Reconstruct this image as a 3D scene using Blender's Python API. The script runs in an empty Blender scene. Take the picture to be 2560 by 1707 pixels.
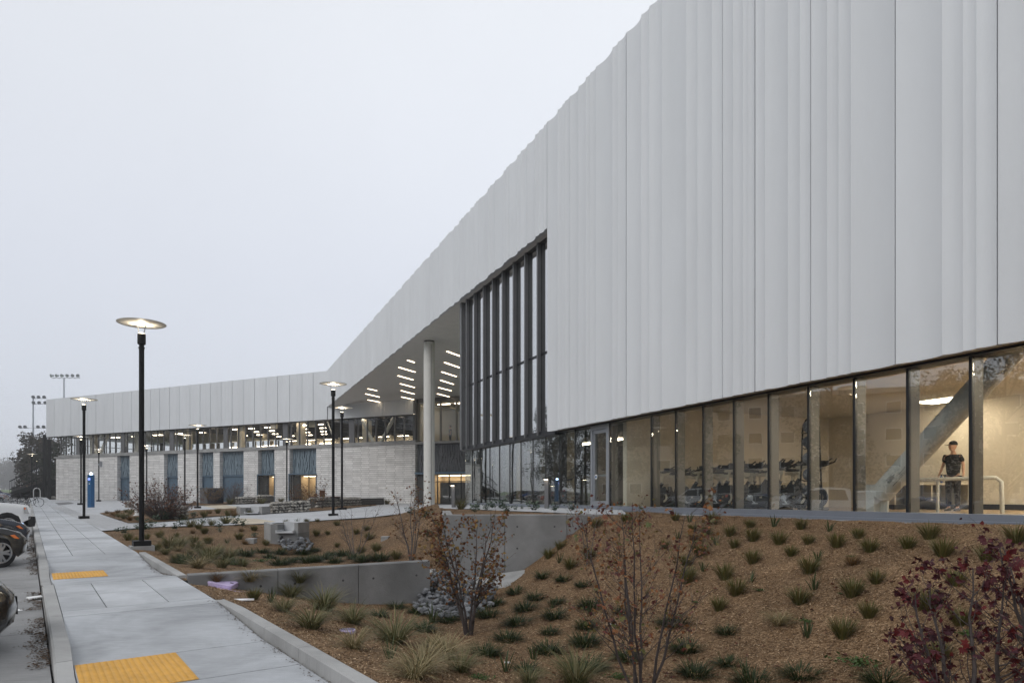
import bpy, bmesh, math, random
import numpy as np
from mathutils import Vector, Matrix
from mathutils.geometry import delaunay_2d_cdt

R = math.radians
random.seed(11)
SC = bpy.context.scene
COL = SC.collection

# ------------------------------------------------------------------ camera
# shift lens: level camera, verticals stay vertical
F, YH, H, SL = 1707.0, 1242.0, 1.6, 0.016989      # focal length (px of a 2560 px wide frame), horizon row, eye height, street gradient
cam_d = bpy.data.cameras.new('camera'); cam = bpy.data.objects.new('camera', cam_d); COL.objects.link(cam)
cam_d.sensor_width = 36; cam_d.lens = 36 * F / 2560; cam_d.shift_y = (YH - 853.5) / 2560
cam_d.clip_start = 0.05; cam_d.clip_end = 6000
cam.location = (0, 0, H); cam.rotation_euler = (R(90), 0, 0)
SC.camera = cam

# ------------------------------------------------------------------ sky, sun, exposure
world = bpy.data.worlds.new('World'); SC.world = world; world.use_nodes = True
wn, wl = world.node_tree.nodes, world.node_tree.links
wn.clear()
SUN_EL, SUN_AZ = 38, 226          # pale sun behind the cloud, over the street side
sky = wn.new('ShaderNodeTexSky'); sky.sky_type = 'NISHITA'; sky.sun_disc = False
sky.sun_elevation = R(SUN_EL); sky.sun_rotation = R(SUN_AZ); sky.air_density = 1.0; sky.dust_density = 3.0
wtc = wn.new('ShaderNodeTexCoord'); wsep = wn.new('ShaderNodeSeparateXYZ'); wl.new(wtc.outputs['Generated'], wsep.inputs[0])
wramp = wn.new('ShaderNodeValToRGB'); wl.new(wsep.outputs['Z'], wramp.inputs[0])
wr = wramp.color_ramp; wr.elements[0].position = 0.0; wr.elements[0].color = (0.70, 0.745, 0.83, 1)
wr.elements[1].position = 0.75; wr.elements[1].color = (0.87, 0.895, 0.93, 1)
e = wr.elements.new(0.28); e.color = (0.745, 0.78, 0.86, 1)
wno = wn.new('ShaderNodeTexNoise'); wno.inputs['Scale'].default_value = 1.6; wno.inputs['Detail'].default_value = 3
wl.new(wtc.outputs['Generated'], wno.inputs['Vector'])
wmr = wn.new('ShaderNodeMapRange'); wmr.inputs[1].default_value = 0.3; wmr.inputs[2].default_value = 0.7; wmr.inputs[3].default_value = 10.2; wmr.inputs[4].default_value = 11.0
wl.new(wno.outputs[0], wmr.inputs[0])
wgx = wn.new('ShaderNodeMapRange'); wgx.inputs[1].default_value = -1; wgx.inputs[2].default_value = 1; wgx.inputs[3].default_value = 0.91; wgx.inputs[4].default_value = 1.09; wl.new(wsep.outputs['X'], wgx.inputs[0])
wmu = wn.new('ShaderNodeMath'); wmu.operation = 'MULTIPLY'; wl.new(wmr.outputs[0], wmu.inputs[0]); wl.new(wgx.outputs[0], wmu.inputs[1])
wsc = wn.new('ShaderNodeVectorMath'); wsc.operation = 'SCALE'; wl.new(wramp.outputs[0], wsc.inputs[0]); wl.new(wmu.outputs[0], wsc.inputs['Scale'])
wmix = wn.new('ShaderNodeMix'); wmix.data_type = 'RGBA'; wmix.inputs[0].default_value = 0.93      # thick even overcast over the clear sky
wl.new(sky.outputs[0], wmix.inputs[6]); wl.new(wsc.outputs[0], wmix.inputs[7])
wbg = wn.new('ShaderNodeBackground'); wbg.inputs[1].default_value = 0.1
wl.new(wmix.outputs[2], wbg.inputs[0])
wo = wn.new('ShaderNodeOutputWorld'); wl.new(wbg.outputs[0], wo.inputs[0])

sun_d = bpy.data.lights.new('sun', 'SUN'); sun = bpy.data.objects.new('sun', sun_d); COL.objects.link(sun)
sun_d.energy = 1.0; sun_d.angle = R(35); sun_d.color = (1, 0.97, 0.93)
SV = Vector((math.sin(R(SUN_AZ)) * math.cos(R(SUN_EL)), math.cos(R(SUN_AZ)) * math.cos(R(SUN_EL)), math.sin(R(SUN_EL))))
sun.rotation_euler = SV.to_track_quat('Z', 'Y').to_euler()
SC.view_settings.view_transform = 'Standard'; SC.view_settings.look = 'None'
SC.view_settings.exposure = 0.04; SC.view_settings.gamma = 1.0; SC.view_settings.use_curve_mapping = False
SC.render.engine = 'CYCLES'
SC.cycles.max_bounces = 6; SC.cycles.diffuse_bounces = 3; SC.cycles.glossy_bounces = 3
SC.cycles.transparent_max_bounces = 16; SC.cycles.transmission_bounces = 4; SC.cycles.volume_bounces = 0
SC.cycles.use_denoising = True
SC.cycles.use_adaptive_sampling = True; SC.cycles.adaptive_threshold = 0.02
SC.cycles.caustics_reflective = False; SC.cycles.caustics_refractive = False
SC.cycles.sample_clamp_indirect = 4.0

# ------------------------------------------------------------------ materials
MATS = {}
def nmat(name):
    m = bpy.data.materials.new(name); m.use_nodes = True
    nt = m.node_tree; nt.nodes.clear(); MATS[name] = m
    return m, nt.nodes, nt.links
def principled(n, l):
    b = n.new('ShaderNodeBsdfPrincipled'); o = n.new('ShaderNodeOutputMaterial'); l.new(b.outputs[0], o.inputs[0]); return b
def ramp(n, stops, interp='LINEAR'):
    r = n.new('ShaderNodeValToRGB'); r.color_ramp.interpolation = interp
    el = r.color_ramp.elements
    el[0].position, el[0].color = stops[0][0], (*stops[0][1], 1)
    el[1].position, el[1].color = stops[-1][0], (*stops[-1][1], 1)
    for p, c in stops[1:-1]:
        q = el.new(p); q.color = (*c, 1)
    return r
def noise(n, l, scale, detail=4, vec=None, rough=0.55, dist=0.0):
    t = n.new('ShaderNodeTexNoise'); t.inputs['Scale'].default_value = scale; t.inputs['Detail'].default_value = detail
    t.inputs['Roughness'].default_value = rough; t.inputs['Distortion'].default_value = dist
    if vec is not None: l.new(vec, t.inputs['Vector'])
    return t
def mulc(c, k): return tuple(min(1, x * k) for x in c)
def mat(name, col, rough=0.6, metal=0.0, var=0.12, scale=3.0, bump=0.0, bscale=60, spec=0.5, objvar=0.0, stretch=None, coat=0.0, stain=0.0):
    """plain surface with grain: noise-varied colour, optional fine relief, optional per-object tone"""
    m, n, l = nmat(name); b = principled(n, l)
    tc = n.new('ShaderNodeTexCoord'); vec = tc.outputs['Object']
    if stretch:
        mp = n.new('ShaderNodeMapping'); mp.inputs['Scale'].default_value = stretch; l.new(vec, mp.inputs[0]); vec = mp.outputs[0]
    t = noise(n, l, scale, 5, vec)
    r = ramp(n, [(0.3, mulc(col, 1 - var)), (0.7, mulc(col, 1 + var))]); l.new(t.outputs[0], r.inputs[0])
    out = r.outputs[0]
    if stain:
        t3 = noise(n, l, scale * 0.22, 6, vec, 0.65, 0.4)
        mr = n.new('ShaderNodeMapRange'); mr.inputs[1].default_value = 0.4; mr.inputs[2].default_value = 0.75; mr.inputs[3].default_value = 1.0; mr.inputs[4].default_value = 1 - stain
        l.new(t3.outputs[0], mr.inputs[0])
        sc = n.new('ShaderNodeVectorMath'); sc.operation = 'SCALE'; l.new(out, sc.inputs[0]); l.new(mr.outputs[0], sc.inputs['Scale']); out = sc.outputs[0]
    if objvar:
        oi = n.new('ShaderNodeObjectInfo'); mr = n.new('ShaderNodeMapRange')
        mr.inputs[3].default_value = 1 - objvar; mr.inputs[4].default_value = 1 + objvar; l.new(oi.outputs['Random'], mr.inputs[0])
        sc = n.new('ShaderNodeVectorMath'); sc.operation = 'SCALE'; l.new(out, sc.inputs[0]); l.new(mr.outputs[0], sc.inputs['Scale']); out = sc.outputs[0]
    l.new(out, b.inputs['Base Color'])
    b.inputs['Roughness'].default_value = rough; b.inputs['Metallic'].default_value = metal
    b.inputs['Specular IOR Level'].default_value = spec; b.inputs['Coat Weight'].default_value = coat
    if bump:
        t2 = noise(n, l, bscale, 3, vec); bp = n.new('ShaderNodeBump'); bp.inputs['Strength'].default_value = bump; bp.inputs['Distance'].default_value = 0.02
        l.new(t2.outputs[0], bp.inputs['Height']); l.new(bp.outputs[0], b.inputs['Normal'])
    return m
def emit(name, col, s):
    m, n, l = nmat(name); em = n.new('ShaderNodeEmission'); o = n.new('ShaderNodeOutputMaterial')
    t = n.new('ShaderNodeTexNoise'); t.inputs['Scale'].default_value = 2
    mr = n.new('ShaderNodeMapRange'); mr.inputs[3].default_value = s * 0.92; mr.inputs[4].default_value = s * 1.08
    l.new(t.outputs[0], mr.inputs[0]); l.new(mr.outputs[0], em.inputs[1])
    em.inputs[0].default_value = (*col, 1); l.new(em.outputs[0], o.inputs[0]); return m
def glass(name, tint, refl=1.0, wob=0.015, f0=0.05):
    """thin architectural glazing: Fresnel mirror over tinted see-through"""
    m, n, l = nmat(name); o = n.new('ShaderNodeOutputMaterial')
    tr = n.new('ShaderNodeBsdfTransparent'); tr.inputs[0].default_value = (*tint, 1)
    gl = n.new('ShaderNodeBsdfGlossy'); gl.inputs['Roughness'].default_value = 0.0; gl.inputs[0].default_value = (refl, refl, refl, 1)
    lw = n.new('ShaderNodeLayerWeight'); lw.inputs[0].default_value = 0.5
    pw = n.new('ShaderNodeMath'); pw.operation = 'POWER'; pw.inputs[1].default_value = 5.0; l.new(lw.outputs['Facing'], pw.inputs[0])
    fr = n.new('ShaderNodeMath'); fr.operation = 'MULTIPLY_ADD'; fr.inputs[1].default_value = 1 - f0; fr.inputs[2].default_value = f0; l.new(pw.outputs[0], fr.inputs[0])
    tc = n.new('ShaderNodeTexCoord'); t = noise(n, l, 0.9, 1, tc.outputs['Object'])
    bp = n.new('ShaderNodeBump'); bp.inputs['Strength'].default_value = wob; bp.inputs['Distance'].default_value = 0.2
    l.new(t.outputs[0], bp.inputs['Height']); l.new(bp.outputs[0], gl.inputs['Normal'])
    mx = n.new('ShaderNodeMixShader'); l.new(fr.outputs[0], mx.inputs[0]); l.new(tr.outputs[0], mx.inputs[1]); l.new(gl.outputs[0], mx.inputs[2])
    l.new(mx.outputs[0], o.inputs[0]); return m
def leafmat(name, cols, rough=0.55, trans=0.25, island=True):
    """foliage: tone per leaf or blade (random per island), a little light through it"""
    m, n, l = nmat(name); b = n.new('ShaderNodeBsdfPrincipled'); o = n.new('ShaderNodeOutputMaterial')
    if island:
        g = n.new('ShaderNodeNewGeometry'); src = g.outputs['Random Per Island']
    else:
        g = n.new('ShaderNodeObjectInfo'); src = g.outputs['Random']
    st = [(i / (len(cols) - 1), c) for i, c in enumerate(cols)]
    r = ramp(n, st); l.new(src, r.inputs[0]); l.new(r.outputs[0], b.inputs['Base Color']); b.inputs['Roughness'].default_value = rough
    b.inputs['Specular IOR Level'].default_value = 0.3
    ts = n.new('ShaderNodeBsdfTranslucent'); l.new(r.outputs[0], ts.inputs[0])
    mx = n.new('ShaderNodeMixShader'); mx.inputs[0].default_value = trans
    l.new(b.outputs[0], mx.inputs[1]); l.new(ts.outputs[0], mx.inputs[2]); l.new(mx.outputs[0], o.inputs[0]); return m

mat('cladding', (0.625, 0.645, 0.665), 0.55, var=0.025, scale=1.1, bump=0.12, bscale=60, objvar=0.03, stretch=(1, 1, 0.35), stain=0.03)
mat('joint', (0.05, 0.05, 0.05), 0.9)
mat('soffit_panel', (0.70, 0.68, 0.65), 0.6, var=0.05)
mat('warm_lit_soffit', (0.30, 0.24, 0.17), 0.6, var=0.06)  # beige metal, browned by the room's warm light put into its colour
mat('fin_grey', (0.125, 0.125, 0.13), 0.45, 0.2, var=0.06)
mat('mullion_black', (0.014, 0.015, 0.018), 0.35, 0.3, var=0.2)
mat('mullion_inner', (0.23, 0.215, 0.19), 0.5, 0.1, var=0.06)
mat('alu', (0.42, 0.44, 0.47), 0.35, 0.7, var=0.05)
mat('sill_metal', (0.24, 0.26, 0.30), 0.42, 0.5, var=0.05)
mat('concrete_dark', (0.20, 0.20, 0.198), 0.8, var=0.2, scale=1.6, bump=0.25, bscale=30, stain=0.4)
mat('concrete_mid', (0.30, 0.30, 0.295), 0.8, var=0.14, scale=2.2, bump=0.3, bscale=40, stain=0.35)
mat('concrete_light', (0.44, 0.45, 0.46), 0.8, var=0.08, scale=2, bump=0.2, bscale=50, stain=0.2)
mat('column_white', (0.62, 0.61, 0.57), 0.5, var=0.04, stain=0.05)
mat('blue_metal', (0.09, 0.14, 0.19), 0.5, 0.2, var=0.1)
mat('blue_screen', (0.165, 0.215, 0.255), 0.6, var=0.2, scale=7)
mat('grey_screen', (0.11, 0.115, 0.125), 0.6, var=0.25, scale=7)
mat('black_paint', (0.007, 0.007, 0.008), 0.5, var=0.2, bump=0.1, spec=0.2)
mat('black_plastic', (0.015, 0.015, 0.016), 0.5, var=0.2)
mat('white_paint', (0.72, 0.72, 0.71), 0.4, var=0.04)
mat('cream_wall', (0.76, 0.69, 0.57), 0.7, var=0.03)
mat('room_floor', (0.30, 0.22, 0.14), 0.5, var=0.12, scale=5)
mat('room_ceiling', (0.72, 0.68, 0.60), 0.8, var=0.03)
mat('dark_ceiling', (0.035, 0.035, 0.038), 0.8, var=0.2)
mat('tan_panel', (0.50, 0.40, 0.27), 0.6, var=0.08)
mat('brace_white', (0.60, 0.60, 0.57), 0.45, var=0.03)
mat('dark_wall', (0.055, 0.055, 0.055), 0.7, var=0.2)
mat('grey_wall', (0.20, 0.19, 0.175), 0.7, var=0.1)
mat('wood', (0.17, 0.075, 0.035), 0.5, var=0.25, scale=4, stretch=(1, 8, 8))
mat('yellow_pad', (0.62, 0.33, 0.055), 0.65, var=0.08, scale=9, bump=0.1, stain=0.25)
mat('purple_lid', (0.55, 0.46, 0.70), 0.55, var=0.1, scale=20, stain=0.3)
mat('rubber', (0.014, 0.014, 0.015), 0.8, var=0.2)
mat('rim_alu', (0.42, 0.43, 0.45), 0.3, 0.8, var=0.05)
mat('bark', (0.055, 0.043, 0.04), 0.85, var=0.3, scale=12, bump=0.4)
mat('bark_grey', (0.10, 0.085, 0.078), 0.85, var=0.3, scale=12, bump=0.4)
mat('skin', (0.52, 0.30, 0.20), 0.55, var=0.05)
mat('cloth_black', (0.010, 0.010, 0.011), 0.9, var=0.3)
mat('cloth_dark', (0.03, 0.03, 0.036), 0.9, var=0.25)
mat('cloth_red', (0.25, 0.04, 0.035), 0.9, var=0.2)
mat('denim', (0.07, 0.11, 0.18), 0.9, var=0.2)
mat('hair', (0.02, 0.014, 0.01), 0.7)
mat('bike_cream', (0.55, 0.48, 0.36), 0.45, var=0.05)
mat('ball_grey', (0.10, 0.105, 0.12), 0.7, var=0.15, objvar=0.6)
mat('lamp_disc', (0.70, 0.69, 0.65), 0.5, var=0.03)
mat('phone_blue', (0.01, 0.085, 0.21), 0.4, var=0.08)
mat('litter', (0.75, 0.75, 0.76), 0.7, var=0.05)
mat('grass_field', (0.09, 0.13, 0.05), 0.9, var=0.25, scale=0.3)
mat('asphalt', (0.16, 0.16, 0.165), 0.85, var=0.15, scale=1, bump=0.3, bscale=80, stain=0.15)
mat('orange_plastic', (0.6, 0.12, 0.02), 0.5)
mat('car_black', (0.006, 0.006, 0.007), 0.22, 0.0, var=0.1, coat=1.0)
mat('car_navy', (0.012, 0.018, 0.035), 0.22, 0.0, var=0.1, coat=1.0)
mat('car_white', (0.78, 0.78, 0.78), 0.28, 0.0, var=0.03, coat=1.0)
mat('car_silver', (0.30, 0.31, 0.33), 0.3, 0.6, var=0.05, coat=1.0)
mat('car_red', (0.22, 0.012, 0.02), 0.25, 0.0, var=0.05, coat=1.0)
mat('car_blue', (0.02, 0.06, 0.22), 0.25, 0.0, var=0.05, coat=1.0)
mat('headlamp', (0.45, 0.45, 0.44), 0.08, 0.5, var=0.1, scale=15, coat=1.0)
mat('amber', (0.75, 0.17, 0.02), 0.2, var=0.1, coat=1.0)
mat('car_glass', (0.012, 0.014, 0.016), 0.05, var=0.1, coat=1.0)
mat('stone_gabion', (0.36, 0.34, 0.305), 0.85, var=0.22, scale=6, bump=0.5, bscale=14, objvar=0.35)
mat('stone_riprap', (0.135, 0.14, 0.15), 0.8, var=0.45, scale=9, bump=0.6, bscale=18, objvar=0.6)
mat('core_dark', (0.07, 0.066, 0.06), 0.9, var=0.3, scale=10)
mat('wire', (0.30, 0.30, 0.30), 0.4, 0.8)
mat('far_facade', (0.42, 0.37, 0.31), 0.8, var=0.06)
mat('leaf_litter', (0.075, 0.05, 0.033), 0.9, var=0.4, scale=20, bump=0.4)
emit('light_warm', (1.0, 0.80, 0.56), 6.0)
emit('light_room', (1.0, 0.84, 0.63), 22.0)
emit('light_studio', (1.0, 0.86, 0.66), 48.0)
emit('light_wing', (1.0, 0.84, 0.64), 11.0)
emit('light_lens', (1.0, 0.86, 0.64), 14.0)
emit('beacon_blue', (0.45, 0.65, 1.0), 16.0)
emit('panel_blue', (0.25, 0.35, 1.0), 1.6)
glass('glass_room', (0.94, 0.955, 0.94), 1.0, 0.006, 0.125)
glass('glass_curtain', (0.62, 0.68, 0.64), 1.0, 0.010, 0.62)
glass('glass_lower', (0.82, 0.86, 0.83), 1.0, 0.010, 0.24)
glass('glass_wing', (0.95, 0.96, 0.95), 1.0, 0.006, 0.04)
leafmat('leaf_maple_dark', [(0.030, 0.007, 0.010), (0.065, 0.010, 0.014), (0.045, 0.012, 0.02), (0.13, 0.015, 0.014), (0.08, 0.028, 0.038)], island=False)
leafmat('leaf_maple_orange', [(0.07, 0.032, 0.02), (0.22, 0.08, 0.035), (0.27, 0.125, 0.045), (0.095, 0.11, 0.035), (0.17, 0.055, 0.045), (0.085, 0.035, 0.03)], island=False)
leafmat('leaf_maple_dark_mass', [(0.030, 0.007, 0.010), (0.065, 0.010, 0.014), (0.045, 0.012, 0.02), (0.13, 0.015, 0.014), (0.08, 0.028, 0.038)])
leafmat('leaf_maple_orange_mass', [(0.07, 0.032, 0.02), (0.22, 0.08, 0.035), (0.27, 0.125, 0.045), (0.095, 0.11, 0.035), (0.17, 0.055, 0.045), (0.085, 0.035, 0.03)])
leafmat('leaf_brown', [(0.06, 0.03, 0.015), (0.14, 0.055, 0.022), (0.20, 0.085, 0.03), (0.09, 0.03, 0.018), (0.26, 0.16, 0.05), (0.10, 0.10, 0.045)])
leafmat('litter_leaves', [(0.04, 0.026, 0.016), (0.09, 0.055, 0.03), (0.06, 0.035, 0.02), (0.15, 0.10, 0.06)], trans=0.0)
leafmat('leaf_red_dry', [(0.055, 0.016, 0.012), (0.10, 0.03, 0.018), (0.16, 0.055, 0.03), (0.05, 0.022, 0.015)])
leafmat('leaf_shrub', [(0.07, 0.035, 0.022), (0.14, 0.06, 0.035), (0.10, 0.055, 0.03), (0.18, 0.085, 0.05), (0.08, 0.03, 0.022)])
leafmat('leaf_yellow', [(0.09, 0.06, 0.02), (0.19, 0.12, 0.035), (0.13, 0.065, 0.025)])
leafmat('grass_olive', [(0.045, 0.055, 0.014), (0.11, 0.105, 0.030), (0.15, 0.115, 0.045), (0.075, 0.08, 0.02), (0.13, 0.12, 0.04)])
leafmat('grass_tan', [(0.10, 0.095, 0.035), (0.26, 0.21, 0.11), (0.34, 0.27, 0.15), (0.15, 0.13, 0.055)])
leafmat('grass_mix', [(0.045, 0.06, 0.02), (0.12, 0.12, 0.045), (0.24, 0.20, 0.10), (0.07, 0.085, 0.03), (0.17, 0.15, 0.07)])
leafmat('grass_dark', [(0.014, 0.024, 0.007), (0.028, 0.044, 0.012), (0.045, 0.062, 0.016)])
leafmat('grass_rust', [(0.10, 0.055, 0.022), (0.17, 0.10, 0.04), (0.085, 0.06, 0.022)])
leafmat('iris_green', [(0.035, 0.048, 0.018), (0.06, 0.078, 0.03), (0.045, 0.062, 0.022)])
leafmat('weed_green', [(0.04, 0.075, 0.018), (0.065, 0.11, 0.026), (0.05, 0.085, 0.024)])
leafmat('leafy_green', [(0.045, 0.075, 0.045), (0.08, 0.12, 0.08), (0.11, 0.14, 0.10)])
leafmat('pine_dark', [(0.016, 0.022, 0.016), (0.03, 0.038, 0.024), (0.045, 0.045, 0.03)])
leafmat('oak_grey', [(0.035, 0.034, 0.028), (0.07, 0.065, 0.05), (0.05, 0.042, 0.034), (0.10, 0.085, 0.06)])
leafmat('chips', [(0.09, 0.050, 0.025), (0.19, 0.117, 0.062), (0.30, 0.20, 0.115), (0.13, 0.077, 0.04), (0.52, 0.385, 0.245)], rough=0.85, trans=0.0)

def mulch_mat():
    m, n, l = nmat('mulch'); b = principled(n, l); tc = n.new('ShaderNodeTexCoord'); v = tc.outputs['Object']
    mp = n.new('ShaderNodeMapping'); mp.inputs['Scale'].default_value = (1, 2.1, 1); mp.inputs['Rotation'].default_value = (0, 0, 0.5); l.new(v, mp.inputs[0])
    dn = noise(n, l, 9, 2, v); dm = n.new('ShaderNodeMix'); dm.data_type = 'RGBA'; dm.inputs[0].default_value = 0.18; l.new(mp.outputs[0], dm.inputs[6]); l.new(dn.outputs['Color'], dm.inputs[7])
    vo = n.new('ShaderNodeTexVoronoi'); vo.inputs['Scale'].default_value = 58; l.new(dm.outputs[2], vo.inputs['Vector'])
    sp = n.new('ShaderNodeSeparateColor'); l.new(vo.outputs['Color'], sp.inputs[0])
    r = ramp(n, [(0.0, (0.050, 0.027, 0.013)), (0.35, (0.145, 0.086, 0.044)), (0.75, (0.225, 0.141, 0.076)), (1.0, (0.42, 0.29, 0.175))]); l.new(sp.outputs[0], r.inputs[0])
    big = noise(n, l, 0.9, 5, v); mr = n.new('ShaderNodeMapRange'); mr.inputs[1].default_value = 0.3; mr.inputs[2].default_value = 0.7; mr.inputs[3].default_value = 0.75; mr.inputs[4].default_value = 1.2; l.new(big.outputs[0], mr.inputs[0])
    sc = n.new('ShaderNodeVectorMath'); sc.operation = 'SCALE'; l.new(r.outputs[0], sc.inputs[0]); l.new(mr.outputs[0], sc.inputs['Scale']); l.new(sc.outputs[0], b.inputs['Base Color'])
    b.inputs['Roughness'].default_value = 0.9; b.inputs['Specular IOR Level'].default_value = 0.2
    bp = n.new('ShaderNodeBump'); bp.inputs['Strength'].default_value = 0.9; bp.inputs['Distance'].default_value = 0.03; l.new(sp.outputs[1], bp.inputs['Height']); l.new(bp.outputs[0], b.inputs['Normal'])
mulch_mat()
def walk_mat(name, col, brush=0.07, stain=0.22):
    """broom-finished concrete: fine streaks across the walk, blotches, dark dribbles"""
    m, n, l = nmat(name); b = principled(n, l); tc = n.new('ShaderNodeTexCoord'); v = tc.outputs['Object']
    mp = n.new('ShaderNodeMapping'); mp.inputs['Rotation'].default_value = (0, 0, -0.618 - math.pi / 2 + 1.5708); mp.inputs['Scale'].default_value = (1.2, 14, 1); l.new(v, mp.inputs[0])
    s1 = noise(n, l, 3, 6, mp.outputs[0], 0.7); s2 = noise(n, l, 0.7, 6, v, 0.6, 0.5); s3 = noise(n, l, 140, 2, v)
    r1 = ramp(n, [(0.3, mulc(col, 1 - brush)), (0.7, mulc(col, 1 + brush))]); l.new(s1.outputs[0], r1.inputs[0])
    mr = n.new('ShaderNodeMapRange'); mr.inputs[1].default_value = 0.38; mr.inputs[2].default_value = 0.72; mr.inputs[3].default_value = 1.06; mr.inputs[4].default_value = 1 - stain; l.new(s2.outputs[0], mr.inputs[0])
    sc = n.new('ShaderNodeVectorMath'); sc.operation = 'SCALE'; l.new(r1.outputs[0], sc.inputs[0]); l.new(mr.outputs[0], sc.inputs['Scale'])
    oi = n.new('ShaderNodeObjectInfo'); m2 = n.new('ShaderNodeMapRange'); m2.inputs[3].default_value = 0.95; m2.inputs[4].default_value = 1.05; l.new(oi.outputs['Random'], m2.inputs[0])
    sc2 = n.new('ShaderNodeVectorMath'); sc2.operation = 'SCALE'; l.new(sc.outputs[0], sc2.inputs[0]); l.new(m2.outputs[0], sc2.inputs['Scale']); l.new(sc2.outputs[0], b.inputs['Base Color'])
    b.inputs['Roughness'].default_value = 0.75; b.inputs['Specular IOR Level'].default_value = 0.35
    bp = n.new('ShaderNodeBump'); bp.inputs['Strength'].default_value = 0.25; bp.inputs['Distance'].default_value = 0.01; l.new(s3.outputs[0], bp.inputs['Height']); l.new(bp.outputs[0], b.inputs['Normal'])
walk_mat('walk', (0.42, 0.435, 0.455), 0.10, 0.34)
walk_mat('walk_ramp', (0.385, 0.40, 0.42), 0.13, 0.45)
walk_mat('kerb_conc', (0.34, 0.34, 0.335), 0.07, 0.38)
walk_mat('road', (0.25, 0.25, 0.25), 0.14, 0.4)
walk_mat('plaza', (0.41, 0.42, 0.435), 0.06, 0.15)
walk_mat('plaza_tan', (0.46, 0.40, 0.31), 0.06, 0.2)
def brickmat(name, col, mortar, bw, bh, sq=2, rot=None, bump=0.6, var=0.12, ms=0.012, off=0.36):
    m, n, l = nmat(name); b = principled(n, l); uv = n.new('ShaderNodeUVMap')
    br = n.new('ShaderNodeTexBrick'); br.inputs['Scale'].default_value = 1; br.inputs['Brick Width'].default_value = bw; br.inputs['Row Height'].default_value = bh
    br.inputs['Mortar Size'].default_value = ms; br.inputs['Mortar Smooth'].default_value = 0.1; br.offset = off; br.offset_frequency = sq
    br.inputs['Color1'].default_value = (*mulc(col, 1 - var), 1); br.inputs['Color2'].default_value = (*mulc(col, 1 + var), 1); br.inputs['Mortar'].default_value = (*mortar, 1)
    l.new(uv.outputs[0], br.inputs['Vector'])
    t = noise(n, l, 1.2, 5, uv.outputs[0]); mr = n.new('ShaderNodeMapRange'); mr.inputs[1].default_value = 0.3; mr.inputs[2].default_value = 0.7; mr.inputs[3].default_value = 0.88; mr.inputs[4].default_value = 1.08; l.new(t.outputs[0], mr.inputs[0])
    sc = n.new('ShaderNodeVectorMath'); sc.operation = 'SCALE'; l.new(br.outputs[0], sc.inputs[0]); l.new(mr.outputs[0], sc.inputs['Scale']); l.new(sc.outputs[0], b.inputs['Base Color'])
    b.inputs['Roughness'].default_value = 0.8
    iv = n.new('ShaderNodeMath'); iv.operation = 'SUBTRACT'; iv.inputs[0].default_value = 1; l.new(br.outputs['Fac'], iv.inputs[1])
    bp = n.new('ShaderNodeBump'); bp.inputs['Strength'].default_value = bump; bp.inputs['Distance'].default_value = 0.02; l.new(iv.outputs[0], bp.inputs['Height']); l.new(bp.outputs[0], b.inputs['Normal'])
brickmat('brick', (0.66, 0.65, 0.635), (0.33, 0.32, 0.31), 1.0, 0.2, ms=0.016, off=0.12)
brickmat('paver', (0.36, 0.365, 0.375), (0.23, 0.235, 0.24), 0.4, 0.2, 2, var=0.06, ms=0.008)

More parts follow.
